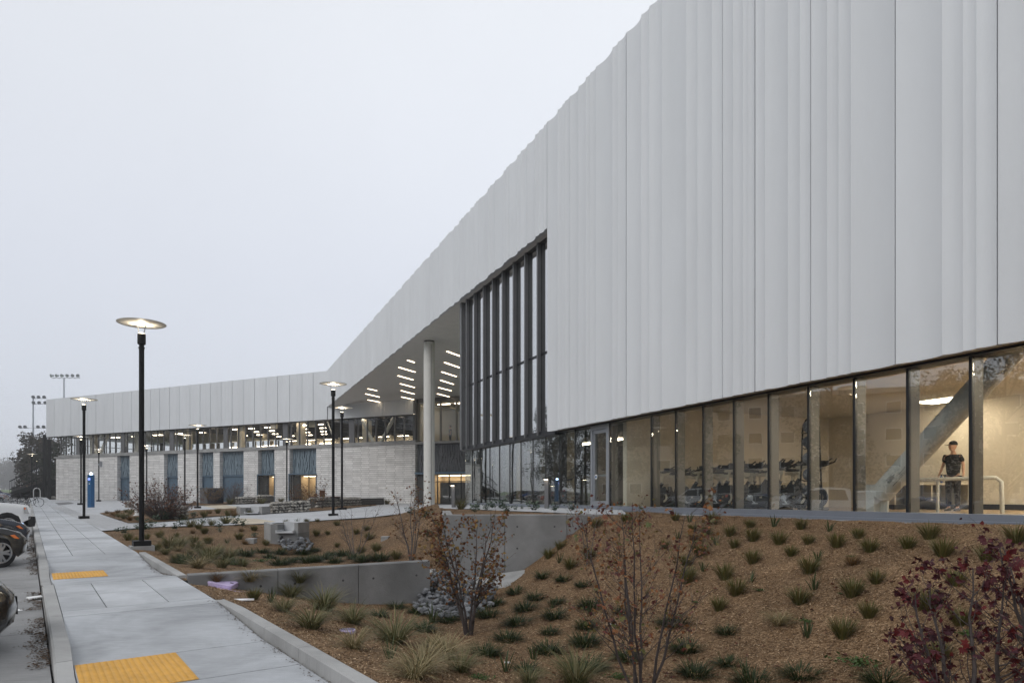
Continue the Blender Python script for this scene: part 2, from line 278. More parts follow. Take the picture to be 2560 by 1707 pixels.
# ------------------------------------------------------------------ geometry helpers
class MB:
    """collects shapes; build() links them as ONE mesh object"""
    def __init__(s): s.v = []; s.f = []; s.mi = []; s.uv = None
    def poly(s, pts, mi=0):
        b = len(s.v); s.v += [tuple(p) for p in pts]; s.f.append(tuple(range(b, b + len(pts)))); s.mi.append(mi)
    def hexa(s, b4, t4, mi=0):
        b = len(s.v); s.v += [tuple(p) for p in b4] + [tuple(p) for p in t4]
        for f in ((3, 2, 1, 0), (4, 5, 6, 7), (0, 1, 5, 4), (1, 2, 6, 5), (2, 3, 7, 6), (3, 0, 4, 7)):
            s.f.append(tuple(b + i for i in f)); s.mi.append(mi)
    def box(s, x0, x1, y0, y1, z0, z1, fr=None, mi=0):
        q = [(x0, y0), (x1, y0), (x1, y1), (x0, y1)]
        P = (lambda a, b, z: fr.p(a, b, z)) if fr else (lambda a, b, z: (a, b, z))
        s.hexa([P(a, b, z0) for a, b in q], [P(a, b, z1) for a, b in q], mi)
    def tube(s, pts, rad, n=6, cap=True, mi=0):
        pts = [Vector(p) for p in pts]
        if not hasattr(rad, '__len__'): rad = [rad] * len(pts)
        rings = []; up = None
        for i, p in enumerate(pts):
            t = (pts[min(i + 1, len(pts) - 1)] - pts[max(i - 1, 0)])
            if t.length < 1e-9: t = Vector((0, 0, 1))
            t.normalize()
            if up is None: up = Vector((0, 0, 1)) if abs(t.z) < 0.9 else Vector((1, 0, 0))
            a = t.cross(up)
            if a.length < 1e-6: a = t.orthogonal()
            a.normalize(); c = t.cross(a).normalized(); up = -c if False else up
            b = len(s.v)
            for k in range(n):
                w = 2 * math.pi * k / n; s.v.append(tuple(p + (a * math.cos(w) + c * math.sin(w)) * rad[i]))
            rings.append(b)
        for i in range(len(rings) - 1):
            for k in range(n):
                k2 = (k + 1) % n; s.f.append((rings[i] + k, rings[i] + k2, rings[i + 1] + k2, rings[i + 1] + k)); s.mi.append(mi)
        if cap:
            s.f.append(tuple(rings[0] + k for k in range(n))); s.mi.append(mi)
            s.f.append(tuple(rings[-1] + k for k in reversed(range(n)))); s.mi.append(mi)
    def lathe(s, prof, n=16, c=(0, 0, 0), M=None, mi=0, cap=True):
        b = len(s.v); c = Vector(c)
        for r, z in prof:
            for k in range(n):
                w = 2 * math.pi * k / n; p = Vector((r * math.cos(w), r * math.sin(w), z))
                if M: p = M @ p
                s.v.append(tuple(p + c))
        for i in range(len(prof) - 1):
            for k in range(n):
                k2 = (k + 1) % n; s.f.append((b + i * n + k, b + i * n + k2, b + (i + 1) * n + k2, b + (i + 1) * n + k)); s.mi.append(mi)
        if not cap: return
        s.f.append(tuple(b + k for k in reversed(range(n)))); s.mi.append(mi)
        e0 = b + (len(prof) - 1) * n; s.f.append(tuple(e0 + k for k in range(n))); s.mi.append(mi)
    def loft(s, rings, closed=True, cap=True, mi=0):
        b = len(s.v); n = len(rings[0])
        for r in rings: s.v += [tuple(p) for p in r]
        for i in range(len(rings) - 1):
            for k in range(n if closed else n - 1):
                k2 = (k + 1) % n; s.f.append((b + i * n + k, b + i * n + k2, b + (i + 1) * n + k2, b + (i + 1) * n + k)); s.mi.append(mi)
        if cap and closed:
            s.f.append(tuple(b + k for k in reversed(range(n)))); s.mi.append(mi)
            e0 = b + (len(rings) - 1) * n; s.f.append(tuple(e0 + k for k in range(n))); s.mi.append(mi)
    def mesh(s, name, mats, smooth=None, off=None, fix=True):
        v = s.v
        if off is not None: v = [(a - off[0], b - off[1], c - off[2]) for a, b, c in v]
        me = bpy.data.meshes.new(name); me.from_pydata(v, [], s.f)
        for m in (mats if isinstance(mats, (list, tuple)) else [mats]): me.materials.append(MATS[m])
        if any(s.mi): me.polygons.foreach_set('material_index', s.mi)
        if fix:
            bm = bmesh.new(); bm.from_mesh(me); bmesh.ops.recalc_face_normals(bm, faces=bm.faces); bm.to_mesh(me); bm.free()
        if smooth is not None:
            me.polygons.foreach_set('use_smooth', [True] * len(me.polygons)); me.set_sharp_from_angle(angle=R(smooth))
        me.update(); return me
    def build(s, name, mats, parent=None, smooth=None, fix=True):
        off = parent_loc(parent)
        return link(name, s.mesh(name, mats, smooth, off, fix), parent)
def parent_loc(p):
    if p is None: return None
    v = Vector((0, 0, 0)); q = p
    while q is not None: v += q.location; q = q.parent
    return v
def link(name, me, parent=None, loc=None, rz=None, sc=None):
    o = bpy.data.objects.new(name, me); COL.objects.link(o); o.parent = parent
    if loc is not None: o.location = loc
    if rz is not None: o.rotation_euler = (0, 0, rz)
    if sc is not None: o.scale = sc if hasattr(sc, '__len__') else (sc, sc, sc)
    return o
def tag(o, label=None, cat=None, group=None, kind=None):
    for k, v in (('label', label), ('category', cat), ('group', group), ('kind', kind)):
        if v: o[k] = v
    return o
def empty(name, loc=(0, 0, 0), label=None, cat=None, group=None, rz=0.0):
    o = bpy.data.objects.new(name, None); COL.objects.link(o); o.location = loc; o.rotation_euler = (0, 0, rz); o.empty_display_size = 0.2
    return tag(o, label, cat, group)
def copy_tree(o, parent=None):
    c = o.copy(); COL.objects.link(c); c.parent = parent
    for ch in list(o.children): copy_tree(ch, c)
    return c
def uvbox(o, su=1.0):
    """box-projected UVs in metres (horizontal run, height); flat tops take plan x, y"""
    me = o.data; uv = me.uv_layers.new(name='UVMap'); vs = me.vertices
    for p in me.polygons:
        nx, ny, nz = p.normal
        for li in p.loop_indices:
            c = vs[me.loops[li].vertex_index].co
            if abs(nz) > 0.7: uv.data[li].uv = (c.x * 0.8149 + c.y * 0.5796, -c.x * 0.5796 + c.y * 0.8149)
            else:
                L = math.hypot(nx, ny); uv.data[li].uv = ((-ny * c.x + nx * c.y) / L * su, c.z * su)
class Fr:
    """plan frame: p(a, b, z) runs a along ex and b along ey"""
    def __init__(s, o, ex, ey): s.o, s.ex, s.ey = o, ex, ey
    def p(s, a, b, z): return (s.o[0] + a * s.ex[0] + b * s.ey[0], s.o[1] + a * s.ex[1] + b * s.ey[1], z)
def W(px, py, z):
    """plan point seen at picture column px, row py, on the level z"""
    Y = F * (H - z) / (py - YH); return ((px - 1280) / F * Y, Y, z)
def XY(px, Y): return (px - 1280) / F * Y
def zb(Y): return SL * Y
def G(px, py, zp=0.0):
    """the same on the rising street plane, zp above it"""
    Y = F * (H - zp) / (py - 1213.0); return ((px - 1280) / F * Y, Y, zp + zb(Y))
A_SW = math.atan(1214 / 1707)
SWF = Fr((0, 0), (-math.sin(A_SW), math.cos(A_SW)), (math.cos(A_SW), math.sin(A_SW)))
def S(s, t, zp):
    x, y, _ = SWF.p(s, t, 0); return (x, y, zp + zb(y))
KX, KY = -18.36, 68.05
FAC = Fr((KX, KY), (0.4058, -0.9140), (-0.9140, -0.4058))
WNG = Fr((KX, KY), (0.9011, -0.4335), (-0.4335, -0.9011))
def rY(Y): return (KY - Y) * 1.0942
def r_cl(px): return rY(20253 / (px - 522))
def r_gl(px): return rY(21000 / (px - 522))
def q_wing(px, b=0.0):
    """run along the wing face (offset b outwards) seen at column px"""
    t = (px - 1280) / F; ox, oy = KX + b * WNG.ey[0], KY + b * WNG.ey[1]
    return (t * oy - ox) / (WNG.ex[0] - t * WNG.ex[1])
# ------------------------------------------------------------------ terrain surfaces (heights above the rising street plane)
def rbf(pts, k=1e-3):
    P = np.array([(p[0], p[1]) for p in pts], float); z = np.array([p[2] for p in pts], float); n = len(P)
    def phi(r): return np.where(r > 1e-9, r * r * np.log(np.maximum(r, 1e-9)), 0.0)
    d = np.hypot(P[:, None, 0] - P[None, :, 0], P[:, None, 1] - P[None, :, 1])
    A = np.zeros((n + 3, n + 3)); A[:n, :n] = phi(d) + np.eye(n) * k; A[:n, n] = 1; A[:n, n + 1:] = P; A[n, :n] = 1; A[n + 1:, :n] = P.T
    w = np.linalg.solve(A, np.concatenate([z, [0, 0, 0]]))
    def f(x, y):
        x = np.asarray(x, float); y = np.asarray(y, float); sh = x.shape; x = x.ravel(); y = y.ravel()
        r = np.hypot(x[:, None] - P[None, :, 0], y[:, None] - P[None, :, 1])
        return (phi(r) @ w[:n] + w[n] + w[n + 1] * x + w[n + 2] * y).reshape(sh)
    return f
def tr(p, z): return (p[0], p[1], z - zb(p[1]))           # control point given by its true height
WL, WR = (-5.62, 11.50), (-1.65, 13.77)
W2L, W2R, W2B = (-1.60, 15.60), (2.70, 15.85), (-2.10, 20.5)
def fx(Y, out=0.0): return (11.865 - 0.4441 * Y - 0.914 * out, Y - 0.4058 * out)
def lerp(a, b, t): return tuple(a[i] + (b[i] - a[i]) * t for i in range(len(a)))

FRONT = [G(253.8, 1326, 0.0), G(400, 1316, .05), G(560, 1312, .10), G(650, 1309, .15), G(760, 1303, .20), G(833, 1298, .25), G(920, 1293, .35), G(1000, 1284, .50)]
PLE = [(-3.3, 28.4), (-1.6, 24.8), (0.24, 20.8), (1.68, 17.9)]
ctlP = [(*S(s, 2.2, 0)[:2], z) for s, z in ((24, 0), (28, 0), (36, 0), (45, 0), (60, 0), (75, -.08), (95, -.22), (115, -.3))]
ctlP += [(p[0], p[1], z) for p, z in zip(FRONT, (0, .05, .10, .15, .20, .25, .35, .50))]
ctlP += [(XY(855, 38.5), 38.5, .236), (XY(1072, 40.5), 40.5, .41)]
ctlP += [tr(p, 1.17) for p in PLE] + [tr(fx(Y), 1.22) for Y in (19.9, 24, 28, 33)]
for px in (100, 140, 300, 480, 660, 850, 1038, 1160):
    q = q_wing(px); w = WNG.p(q, 0, 0); t = (px - 140) / 898
    ctlP.append(tr(w, 1.21 + (0.96 - 1.21) * t))
fP = rbf(ctlP)
ctlA = [(*S(s, 2.3, 0)[:2], -.06) for s in (-3, 0, 3, 6, 9, 12)]
ctlA += [(*S(s, 3.6, 0)[:2], z) for s, z in ((1, -.34), (4, -.36), (7, -.36), (10, -.30))]
ctlA += [(*S(s, t, 0)[:2], z) for s, t, z in ((0, 5.4, -.6), (3, 5.2, -.64), (3, 6.8, -.62), (6, 5.2, -.66), (6, 6.9, -.62), (9, 5.0, -.68), (9, 6.8, -.62), (10.8, 5.3, -.7), (-3, 5.4, -.5), (0, 7.2, -.5))]
ctlA += [tr(fx(Y, .3), 1.13) for Y in (-1, 2, 5, 8, 11, 14, 17, 19.5)]
ctlA += [tr(fx(Y, 1.2), .93) for Y in (5, 8, 11, 14)] + [tr(fx(Y, 3.2), .22) for Y in (5, 8, 11)]
ctlA += [(WL[0] + .1, WL[1] - .15, -.04), (*lerp(WL, WR, .35), -.36), (*lerp(WL, WR, .65), -.64), (*WR, -.74), (-1.6, 14.6, -.62)]
ctlA += [(-1.3, 15.5, -.55), (0.25, 15.6, -.36), (0.85, 15.6, .05), (1.45, 15.65, .5), (1.95, 15.7, .86), tr((2.7, 15.85), 1.15), tr((2.9, 18), 1.16)]
fA = rbf(ctlA)
ctlB = [(*S(s, 2.3, 0)[:2], -.04) for s in (13, 16, 19, 22, 25, 28)]
ctlB += [(p[0], p[1], z - .03) for p, z in zip(FRONT, (0, .05, .10, .15, .20, .25, .35, .50))]
ctlB += [(*lerp(WL, WR, t), z) for t, z in ((0, 0), (.3, -.10), (.6, -.24), (1, -.42))]
ctlB += [(-1.75, 14.8, -.5), (-2.0, 15.7, -.45), (-2.35, 18.0, -.02), (-2.4, 20.3, .62), (-2.9, 22.5, .7), (-3.3, 28.4, .62), (-3.9, 24.5, .6)]
ctlB += [(-5.55, 18.3, -.45), (-4.6, 20.0, -.44), (-7.2, 21.9, -.40), (-2.6, 17.2, -.28), (-7.3, 18.2, -.36), (-4.0, 16.6, -.46), (-9.0, 20.5, -.24), (-6.2, 15.2, -.3), (-8.3, 15.9, -.18), (-3.6, 21.8, .15), (-5.6, 23.6, -.05), (-11, 24, .0)]
fB = rbf(ctlB)
def inpoly(x, y, poly):
    x = np.asarray(x); y = np.asarray(y); c = np.zeros(x.shape, bool); n = len(poly)
    for i in range(n):
        x0, y0 = poly[i][:2]; x1, y1 = poly[(i + 1) % n][:2]
        if y0 == y1: continue
        c ^= ((y0 > y) != (y1 > y)) & (x < (x1 - x0) * (y - y0) / (y1 - y0) + x0)
    return c
def xy(p): return (p[0], p[1])
POLY_A = [xy(S(-3, 2.27, 0)), xy(S(10.3, 2.27, 0)), xy(S(10.4, 2.165, 0)), xy(S(12.9, 2.165, 0)), WL, WR, W2L, W2R, fx(19.9, .06), fx(-2, .06)]
POLY_B = [xy(S(12.9, 2.22, 0)), xy(S(18.4, 2.22, 0)), xy(S(18.5, 2.17, 0)), xy(FRONT[0])] + [xy(p) for p in FRONT[1:]] + [PLE[0], W2B, W2L, WR, WL]
POLY_PL = [W2B] + PLE + [W2R, W2L]
def fPL(x, y): return 1.15 - SL * np.asarray(y, float)
def resample(poly, step):
    out = []
    for i in range(len(poly)):
        a, b = poly[i], poly[(i + 1) % len(poly)]; n = max(1, int(math.hypot(b[0] - a[0], b[1] - a[1]) / step))
        out += [lerp(a, b, k / n) for k in range(n)]
    return out
def patch(name, poly, zf, step, m, dz=0.0, rough=0.0, kind='structure', parent=None, adapt=False):
    bd = resample(poly, step); P = np.array(bd); x0, y0 = P.min(0); x1, y1 = P.max(0)
    xs, ys = np.meshgrid(np.arange(x0 + step / 2, x1, step), np.arange(y0 + step / 2, y1, step)); xs = xs.ravel(); ys = ys.ravel()
    rg = np.random.RandomState(5); xs = xs + rg.uniform(-.2, .2, xs.shape) * step; ys = ys + rg.uniform(-.2, .2, ys.shape) * step
    k = inpoly(xs, ys, bd); xs, ys = xs[k], ys[k]
    # keep off the edge
    d = np.min(np.hypot(xs[:, None] - P[None, :, 0], ys[:, None] - P[None, :, 1]), axis=1); xs, ys = xs[d > step * .55], ys[d > step * .55]
    vs = [Vector(p) for p in bd] + [Vector((a, b)) for a, b in zip(xs, ys)]
    ov, oe, of, *_ = delaunay_2d_cdt(vs, [], [list(range(len(bd)))], 1, 1e-5)
    X = np.array([v.x for v in ov]); Y = np.array([v.y for v in ov]); Z = zf(X, Y) + SL * Y + dz
    if rough: Z = Z + rg.normal(0, rough, Z.shape)
    me = bpy.data.meshes.new(name); me.from_pydata([tuple(t) for t in zip(X, Y, Z)], [], [tuple(f) for f in of]); me.materials.append(MATS[m])
    bm = bmesh.new(); bm.from_mesh(me); bmesh.ops.recalc_face_normals(bm, faces=bm.faces)
    if sum(f.normal.z for f in bm.faces) < 0: bmesh.ops.reverse_faces(bm, faces=bm.faces)
    bm.to_mesh(me); bm.free(); me.polygons.foreach_set('use_smooth', [True] * len(me.polygons))
    return tag(link(name, me, parent), kind=kind)

BEDS = []
def zgv(x, y):
    """true height of the visible ground at plan points (arrays)"""
    x = np.asarray(x, float); y = np.asarray(y, float)
    s = x * SWF.ex[0] + y * SWF.ex[1]; t = x * SWF.ey[0] + y * SWF.ey[1]
    z = np.where(t < .2, -.15, 0.0) + SL * y; done = t < 2.16
    for poly, f in ((POLY_A, fA), (POLY_PL, fPL), (POLY_B, fB)):
        k = ~done & inpoly(x, y, poly)
        if k.any(): z[k] = f(x[k], y[k]) + SL * y[k]; done |= k
    k = ~done & (y < 19.5); z[k] -= .5; done |= k
    k = ~done
    if k.any():
        v = fP(x[k], y[k])
        for b in BEDS: v = v + .03 * inpoly(x[k], y[k], b)
        z[k] = v + SL * y[k]
    return z
def zground(x, y): return float(zgv(np.array([x]), np.array([y]))[0])
CY = np.geomspace(2.5, 115, 260)
def cast(px, py):
    """first ground point along the sight line through px, py"""
    t = (px - 1280) / F; k = (py - YH) / F; hit = H - k * CY < zgv(t * CY, CY)
    i = int(np.argmax(hit)) if hit.any() else len(CY) - 1
    ys = np.linspace(CY[max(0, i - 1)], CY[i], 40); h2 = H - k * ys < zgv(t * ys, ys); Y = ys[int(np.argmax(h2))] if h2.any() else CY[i]
    return (t * Y, Y, zground(t * Y, Y))

# ------------------------------------------------------------------ ground sheet, street, far field
gm = MB(); xs = [-2500, -600, -150, -60, 0, 60, 150, 600, 2500]
ys = [(-2500, -1.4), (-200, -1.4), (-40, -1.4), (60, -1.4), (98, -1.4), (112, -.32), (170, -.3), (300, -.3), (900, -.3), (3500, -.3)]
for j, (y, zp) in enumerate(ys):
    for x in xs: gm.v.append((x, y, zp + zb(max(-60, min(y, 330)))))
n = len(xs)
for j in range(len(ys) - 1):
    for i in range(n - 1): gm.f.append((j * n + i, j * n + i + 1, (j + 1) * n + i + 1, (j + 1) * n + i)); gm.mi.append(0)
tag(gm.build('ground', 'grass_field'), kind='structure')

road = MB(); road.poly([S(-70, -16, -.165), S(-70, .1, -.165), S(125, .1, -.165), S(125, -16, -.165)])
road = tag(road.build('road', 'core_dark'), kind='structure')
sj = [-70, -40, -20, -8, -3.5, 1.0, 5.4, 9.9, 14.4, 18.9, 23.4, 28, 33, 38, 45, 55, 70, 90, 125]
tj = [-16, -9.5, -3.6, .19]
for i in range(len(sj) - 1):
    for j in range(3):
        b = MB(); g = .006; a0, a1, c0, c1 = sj[i] + g, sj[i + 1] - g, tj[j] + g, tj[j + 1] - g
        b.hexa([S(a0, c0, -.30), S(a0, c1, -.30), S(a1, c1, -.30), S(a1, c0, -.30)], [S(a0, c0, -.15), S(a0, c1, -.15), S(a1, c1, -.15), S(a1, c0, -.15)])
        b.build('road_slab', 'road', road)
lot = MB(); lot.poly([S(-70, -75, -.17), S(-70, -16.0, -.17), S(170, -16.0, -.17), S(170, -75, -.17)]); tag(lot.build('parking_lot', 'asphalt'), kind='structure')
lot = MB(); lot.poly([S(125, -16, -.168), S(125, 6, -.168), S(190, 6, -.168), S(190, -16, -.168)]); tag(lot.build('road', 'asphalt'), kind='structure')

# ------------------------------------------------------------------ sidewalk: slabs with ramps down to the two crossings
def wz(s):
    ks = [(-10, -.02), (3.2, -.02), (5.4, -.12), (7.9, -.12), (10.2, 0), (13.25, 0), (14.9, -.12), (16.2, -.12), (18.5, 0), (300, 0)]
    for (a, za), (b, zc) in zip(ks, ks[1:]):
        if a <= s <= b: return za + (zc - za) * (s - a) / (b - a)
    return 0.0
def kz(s):
    ks = [(-10, -.14), (7.4, -.14), (8.1, 0), (13.3, 0), (14.0, -.14), (15.7, -.14), (16.4, 0), (300, 0)]
    for (a, za), (b, zc) in zip(ks, ks[1:]):
        if a <= s <= b: return za + (zc - za) * (s - a) / (b - a)
    return 0.0
swk = MB(); L = list(np.arange(-8, 124, 1.0))
for a, b in zip(L, L[1:]): swk.poly([S(a, .2, wz(a) - .06), S(a, 2.2, wz(a) - .06), S(b, 2.2, wz(b) - .06), S(b, .2, wz(b) - .06)])
swk = tag(swk.build('sidewalk', 'core_dark'), kind='structure')
def slab(s0, s1, t0, t1, m, g=.007):
    cuts = sorted({s0 + g, s1 - g} | {c for c in (5.4, 7.9, 10.2, 13.25, 14.9, 16.2, 18.5) if s0 + .02 < c < s1 - .02}); b = MB()
    for a, c in zip(cuts, cuts[1:]):
        b.hexa([S(a, t0 + g, wz(a) - .1), S(a, t1 - g, wz(a) - .1), S(c, t1 - g, wz(c) - .1), S(c, t0 + g, wz(c) - .1)],
               [S(a, t0 + g, wz(a)), S(a, t1 - g, wz(a)), S(c, t1 - g, wz(c)), S(c, t0 + g, wz(c))])
    b.build('slab', m, swk)
for s0, s1, ts, m in [(-8, -3, (.36, 2.16), 'walk'), (-3, 1.6, (.36, 2.16), 'walk'), (1.6, 5.0, (.36, 2.16), 'walk_ramp'), (5.0, 6.55, (.36, 2.16), 'walk_ramp'), (6.55, 7.75, (.36, 2.16), 'walk_ramp'), (7.75, 10.0, (.36, 2.16), 'walk_ramp'),
                      (10.0, 10.4, (.36, 2.16), 'walk'), (10.4, 11.8, (.36, .86, 1.6, 2.16), 'walk'), (11.8, 13.1, (.36, .86, 1.6, 2.16), 'walk'), (13.1, 13.5, (.36, 2.16), 'walk'),
                      (13.5, 15.0, (.36, 2.16), 'walk_ramp'), (15.0, 16.1, (.36, 2.16), 'walk_ramp'), (16.1, 18.5, (.36, 2.16), 'walk_ramp')]:
    for t0, t1 in zip(ts, ts[1:]): slab(s0, s1, t0, t1, m)
s = 18.5
while s < 122:
    st = 1.75 if s < 40 else 4.0
    for t0, t1 in ((.36, .86), (.86, 1.5), (1.5, 2.16)): slab(s, s + st, t0, t1, 'walk')
    s += st
kerb = tag(empty('kerb', S(10, .28, 0)), kind='structure')
def kerb_piece(s0, s1, t0, t1, zf, zlo, par, m='kerb_conc', ch=.02):
    ss = sorted({s0 + .004, s1 - .004} | {c for c in (7.4, 8.1, 13.3, 14.0, 15.7, 16.4, 9.3) if s0 + .05 < c < s1 - .05}); b = MB(); rings = []
    for a in ss:
        z = zf(a); rings.append([S(a, t0, zlo), S(a, t0 + .012, z - ch), S(a, t0 + .012 + ch, z), S(a, t1 - .004, z), S(a, t1 - .004, zlo)])
    b.loft(rings); b.build('kerb_stone', m, par, smooth=30)
ks = [-8, -4, 0, 3.0, 5.4, 7.75, 10.05, 13.35, 16.2, 19.2, 22.2, 25.2, 28.2, 31.2, 34.2, 40, 46, 52, 60, 70, 85, 100, 122]
for a, b in zip(ks, ks[1:]): kerb_piece(a, b, .195, .362, kz, -.32, kerb)
bk = tag(empty('planting_kerb', S(8, 2.23, 0), 'grey concrete kerb holding the mulch beside the near sidewalk ramp', 'kerb'), kind=None)
def bz(s): return .012 if s < 9.6 else max(-.03, .012 - (s - 9.6) * .05)
for a, b in zip([-3, 0.5, 3.6, 6.68, 7.86], [0.5, 3.6, 6.68, 7.86, 10.4]): kerb_piece(a, b, 2.165, 2.315, bz, -.4, bk, ch=.012)
bk2 = empty('planting_kerb', S(16, 2.23, 0), 'short grey concrete kerb between far yellow pad and nearest lamp post', 'kerb')
for a, b in zip([13.2, 15.6], [15.6, 18.35]): kerb_piece(a, b, 2.165, 2.315, lambda s: .015, -.4, bk2, ch=.012)
# tactile pads
def pad(s0, s1, t0, t1, label, nd):
    o = empty('tactile_pad', S((s0 + s1) / 2, (t0 + t1) / 2, wz((s0 + s1) / 2)), label, 'paving pad', 'yellow tactile pads')
    b = MB(); z = lambda s: wz(s) + .006
    b.hexa([S(s0, t0, z(s0) - .03), S(s0, t1, z(s0) - .03), S(s1, t1, z(s1) - .03), S(s1, t0, z(s1) - .03)], [S(s0, t0, z(s0)), S(s0, t1, z(s0)), S(s1, t1, z(s1)), S(s1, t0, z(s1))]); b.build('plate', 'yellow_pad', o)
    d = MB(); ns = max(2, int((s1 - s0) / nd)); nt = max(2, int((t1 - t0) / nd))
    for i in range(ns):
        for j in range(nt):
            a = s0 + (i + .5) * (s1 - s0) / ns; c = t0 + (j + .5) * (t1 - t0) / nt; zz = z(a); base = len(d.v); k = 8
            for rr, h in ((.019, .0), (.016, .0035), (.010, .0055)):
                for q in range(k): d.v.append(S(a + rr * math.cos(q * math.pi / 4), c + rr * math.sin(q * math.pi / 4), zz + h))
            for ring in range(2):
                for q in range(k): d.f.append((base + ring * k + q, base + ring * k + (q + 1) % k, base + (ring + 1) * k + (q + 1) % k, base + (ring + 1) * k + q)); d.mi.append(0)
            d.f.append(tuple(base + 16 + q for q in range(k))); d.mi.append(0)
    tag(d.build('truncated_domes', 'yellow_pad', o, smooth=60), kind='stuff')
pad(6.56, 7.73, .375, 1.25, 'large yellow tactile pad at the bottom edge of the picture', .052)
pad(15.02, 16.08, .40, 1.27, 'smaller yellow tactile pad at the second crossing up the sidewalk', .052)

# ------------------------------------------------------------------ planting beds and plaza
patch('mulch_bed', POLY_A, fA, .22, 'mulch', rough=.008)
patch('mulch_bed', POLY_B, fB, .28, 'mulch', rough=.008)
patch('mulch_bed', POLY_PL, fPL, .3, 'mulch', rough=.012)
POLY_P = [xy(FRONT[0])] + [xy(p) for p in FRONT[1:]] + PLE + [W2R, fx(19.9, -.2), fx(33.2, -.2), (-0.3, 34.5), (0.5, 62.0), (-6.8, 64.6)]
POLY_P += [xy(WNG.p(q_wing(px), -1.6, 0)) for px in (1000, 600, 140)] + [xy(WNG.p(q_wing(40), -4, 0)), xy(S(118, 8, 0)), xy(S(118, 2.165, 0))]
POLY_P += [xy(S(s, 2.165, 0)) for s in (90, 70, 50, 40, 34, 31)]
patch('plaza', POLY_P, fP, .9, 'plaza')
def castpoly(pts): return [cast(a, b)[:2] for a, b in pts]
b2 = castpoly([(248, 1283.5), (320, 1308), (390, 1305.5), (444, 1302), (496, 1294.6), (601, 1287.5), (680, 1283.5), (773, 1279), (860, 1272.5), (940, 1264)]) + castpoly([(940, 1258.5), (800, 1257.5), (745, 1262), (680, 1266), (601, 1270), (472, 1276), (420, 1271), (380, 1269.5), (330, 1273), (290, 1279)])
b3 = castpoly([(452, 1265.5), (540, 1262.5), (640, 1259), (705, 1256)]) + castpoly([(690, 1252.5), (600, 1254), (480, 1256.5)])
BEDS += [b2, b3]
patch('mulch_bed', b2, fP, .5, 'mulch', dz=.03, rough=.012)
patch('mulch_bed', b3, fP, .6, 'mulch', dz=.03, rough=.012)
pv = castpoly([(232, 1312), (262, 1322), (330, 1320), (398, 1315.5), (400, 1305), (322, 1310), (246, 1286), (205, 1284), (150, 1262), (120, 1264)])
o = patch('paving', pv, fP, .7, 'paver', dz=.006); uvbox(o)
tn = castpoly([(560, 1302), (600, 1311), (650, 1308.5), (690, 1303), (640, 1296), (560, 1294)]); patch('path', tn, fP, .5, 'plaza_tan', dz=.005)
tn = castpoly([(500, 1262), (560, 1273), (600, 1268), (560, 1260)]); patch('path', tn, fP, .8, 'plaza_tan', dz=.005)
# asphalt turning circle near the blue post
tc = castpoly([(90, 1264), (150, 1262.5), (180, 1259), (186, 1257), (172, 1254.5), (120, 1254), (90, 1254)]); patch('road', tc, fP, .8, 'asphalt', dz=.006)

# loose wood chips over the mulch where single chips show
def chips():
    rg = np.random.RandomState(3); pts = []
    for poly, f, N, nearw in ((POLY_A, fA, 460000, True), (POLY_B, fB, 90000, False)):
        P = np.array(poly); x0, y0 = P.min(0); x1, y1 = P.max(0)
        x = rg.uniform(x0, x1, N); y = rg.uniform(max(y0, 3), y1, N)
        keep = inpoly(x, y, poly) & (np.abs(x / np.maximum(y, .1)) < .82) & (rg.uniform(0, 1, N) < np.clip(9.0 / np.maximum(y, 1), .2, 1))
        x, y = x[keep], y[keep]; pts.append(np.stack([x, y, f(x, y) + SL * y], 1))
    P = np.concatenate(pts); n = len(P)
    a = rg.uniform(0, 2 * np.pi, n); tl = rg.normal(0, .35, n); L = rg.uniform(.005, .017, n); wd = rg.uniform(.0025, .006, n)
    u = np.stack([np.cos(a) * np.cos(tl), np.sin(a) * np.cos(tl), np.sin(tl)], 1); v = np.stack([-np.sin(a), np.cos(a), rg.normal(0, .35, n)], 1)
    P = P + np.array([0, 0, 1]) * (rg.uniform(.002, .014, n)[:, None])
    V = np.stack([P - u * L[:, None] - v * wd[:, None], P + u * L[:, None] - v * wd[:, None], P + u * L[:, None] + v * wd[:, None], P - u * L[:, None] + v * wd[:, None]], 1).reshape(-1, 3)
    me = bpy.data.meshes.new('wood_chips'); me.vertices.add(4 * n); me.vertices.foreach_set('co', V.astype(np.float32).ravel())
    me.loops.add(4 * n); me.loops.foreach_set('vertex_index', np.arange(4 * n, dtype=np.int32)); me.polygons.add(n)
    me.polygons.foreach_set('loop_start', np.arange(0, 4 * n, 4, dtype=np.int32)); me.polygons.foreach_set('loop_total', np.full(n, 4, np.int32)); me.update(); me.validate()
    me.materials.append(MATS['chips']); tag(link('wood_chips', me), 'loose brown wood chips covering the planting slopes', 'mulch', kind='stuff'); return n
chips()
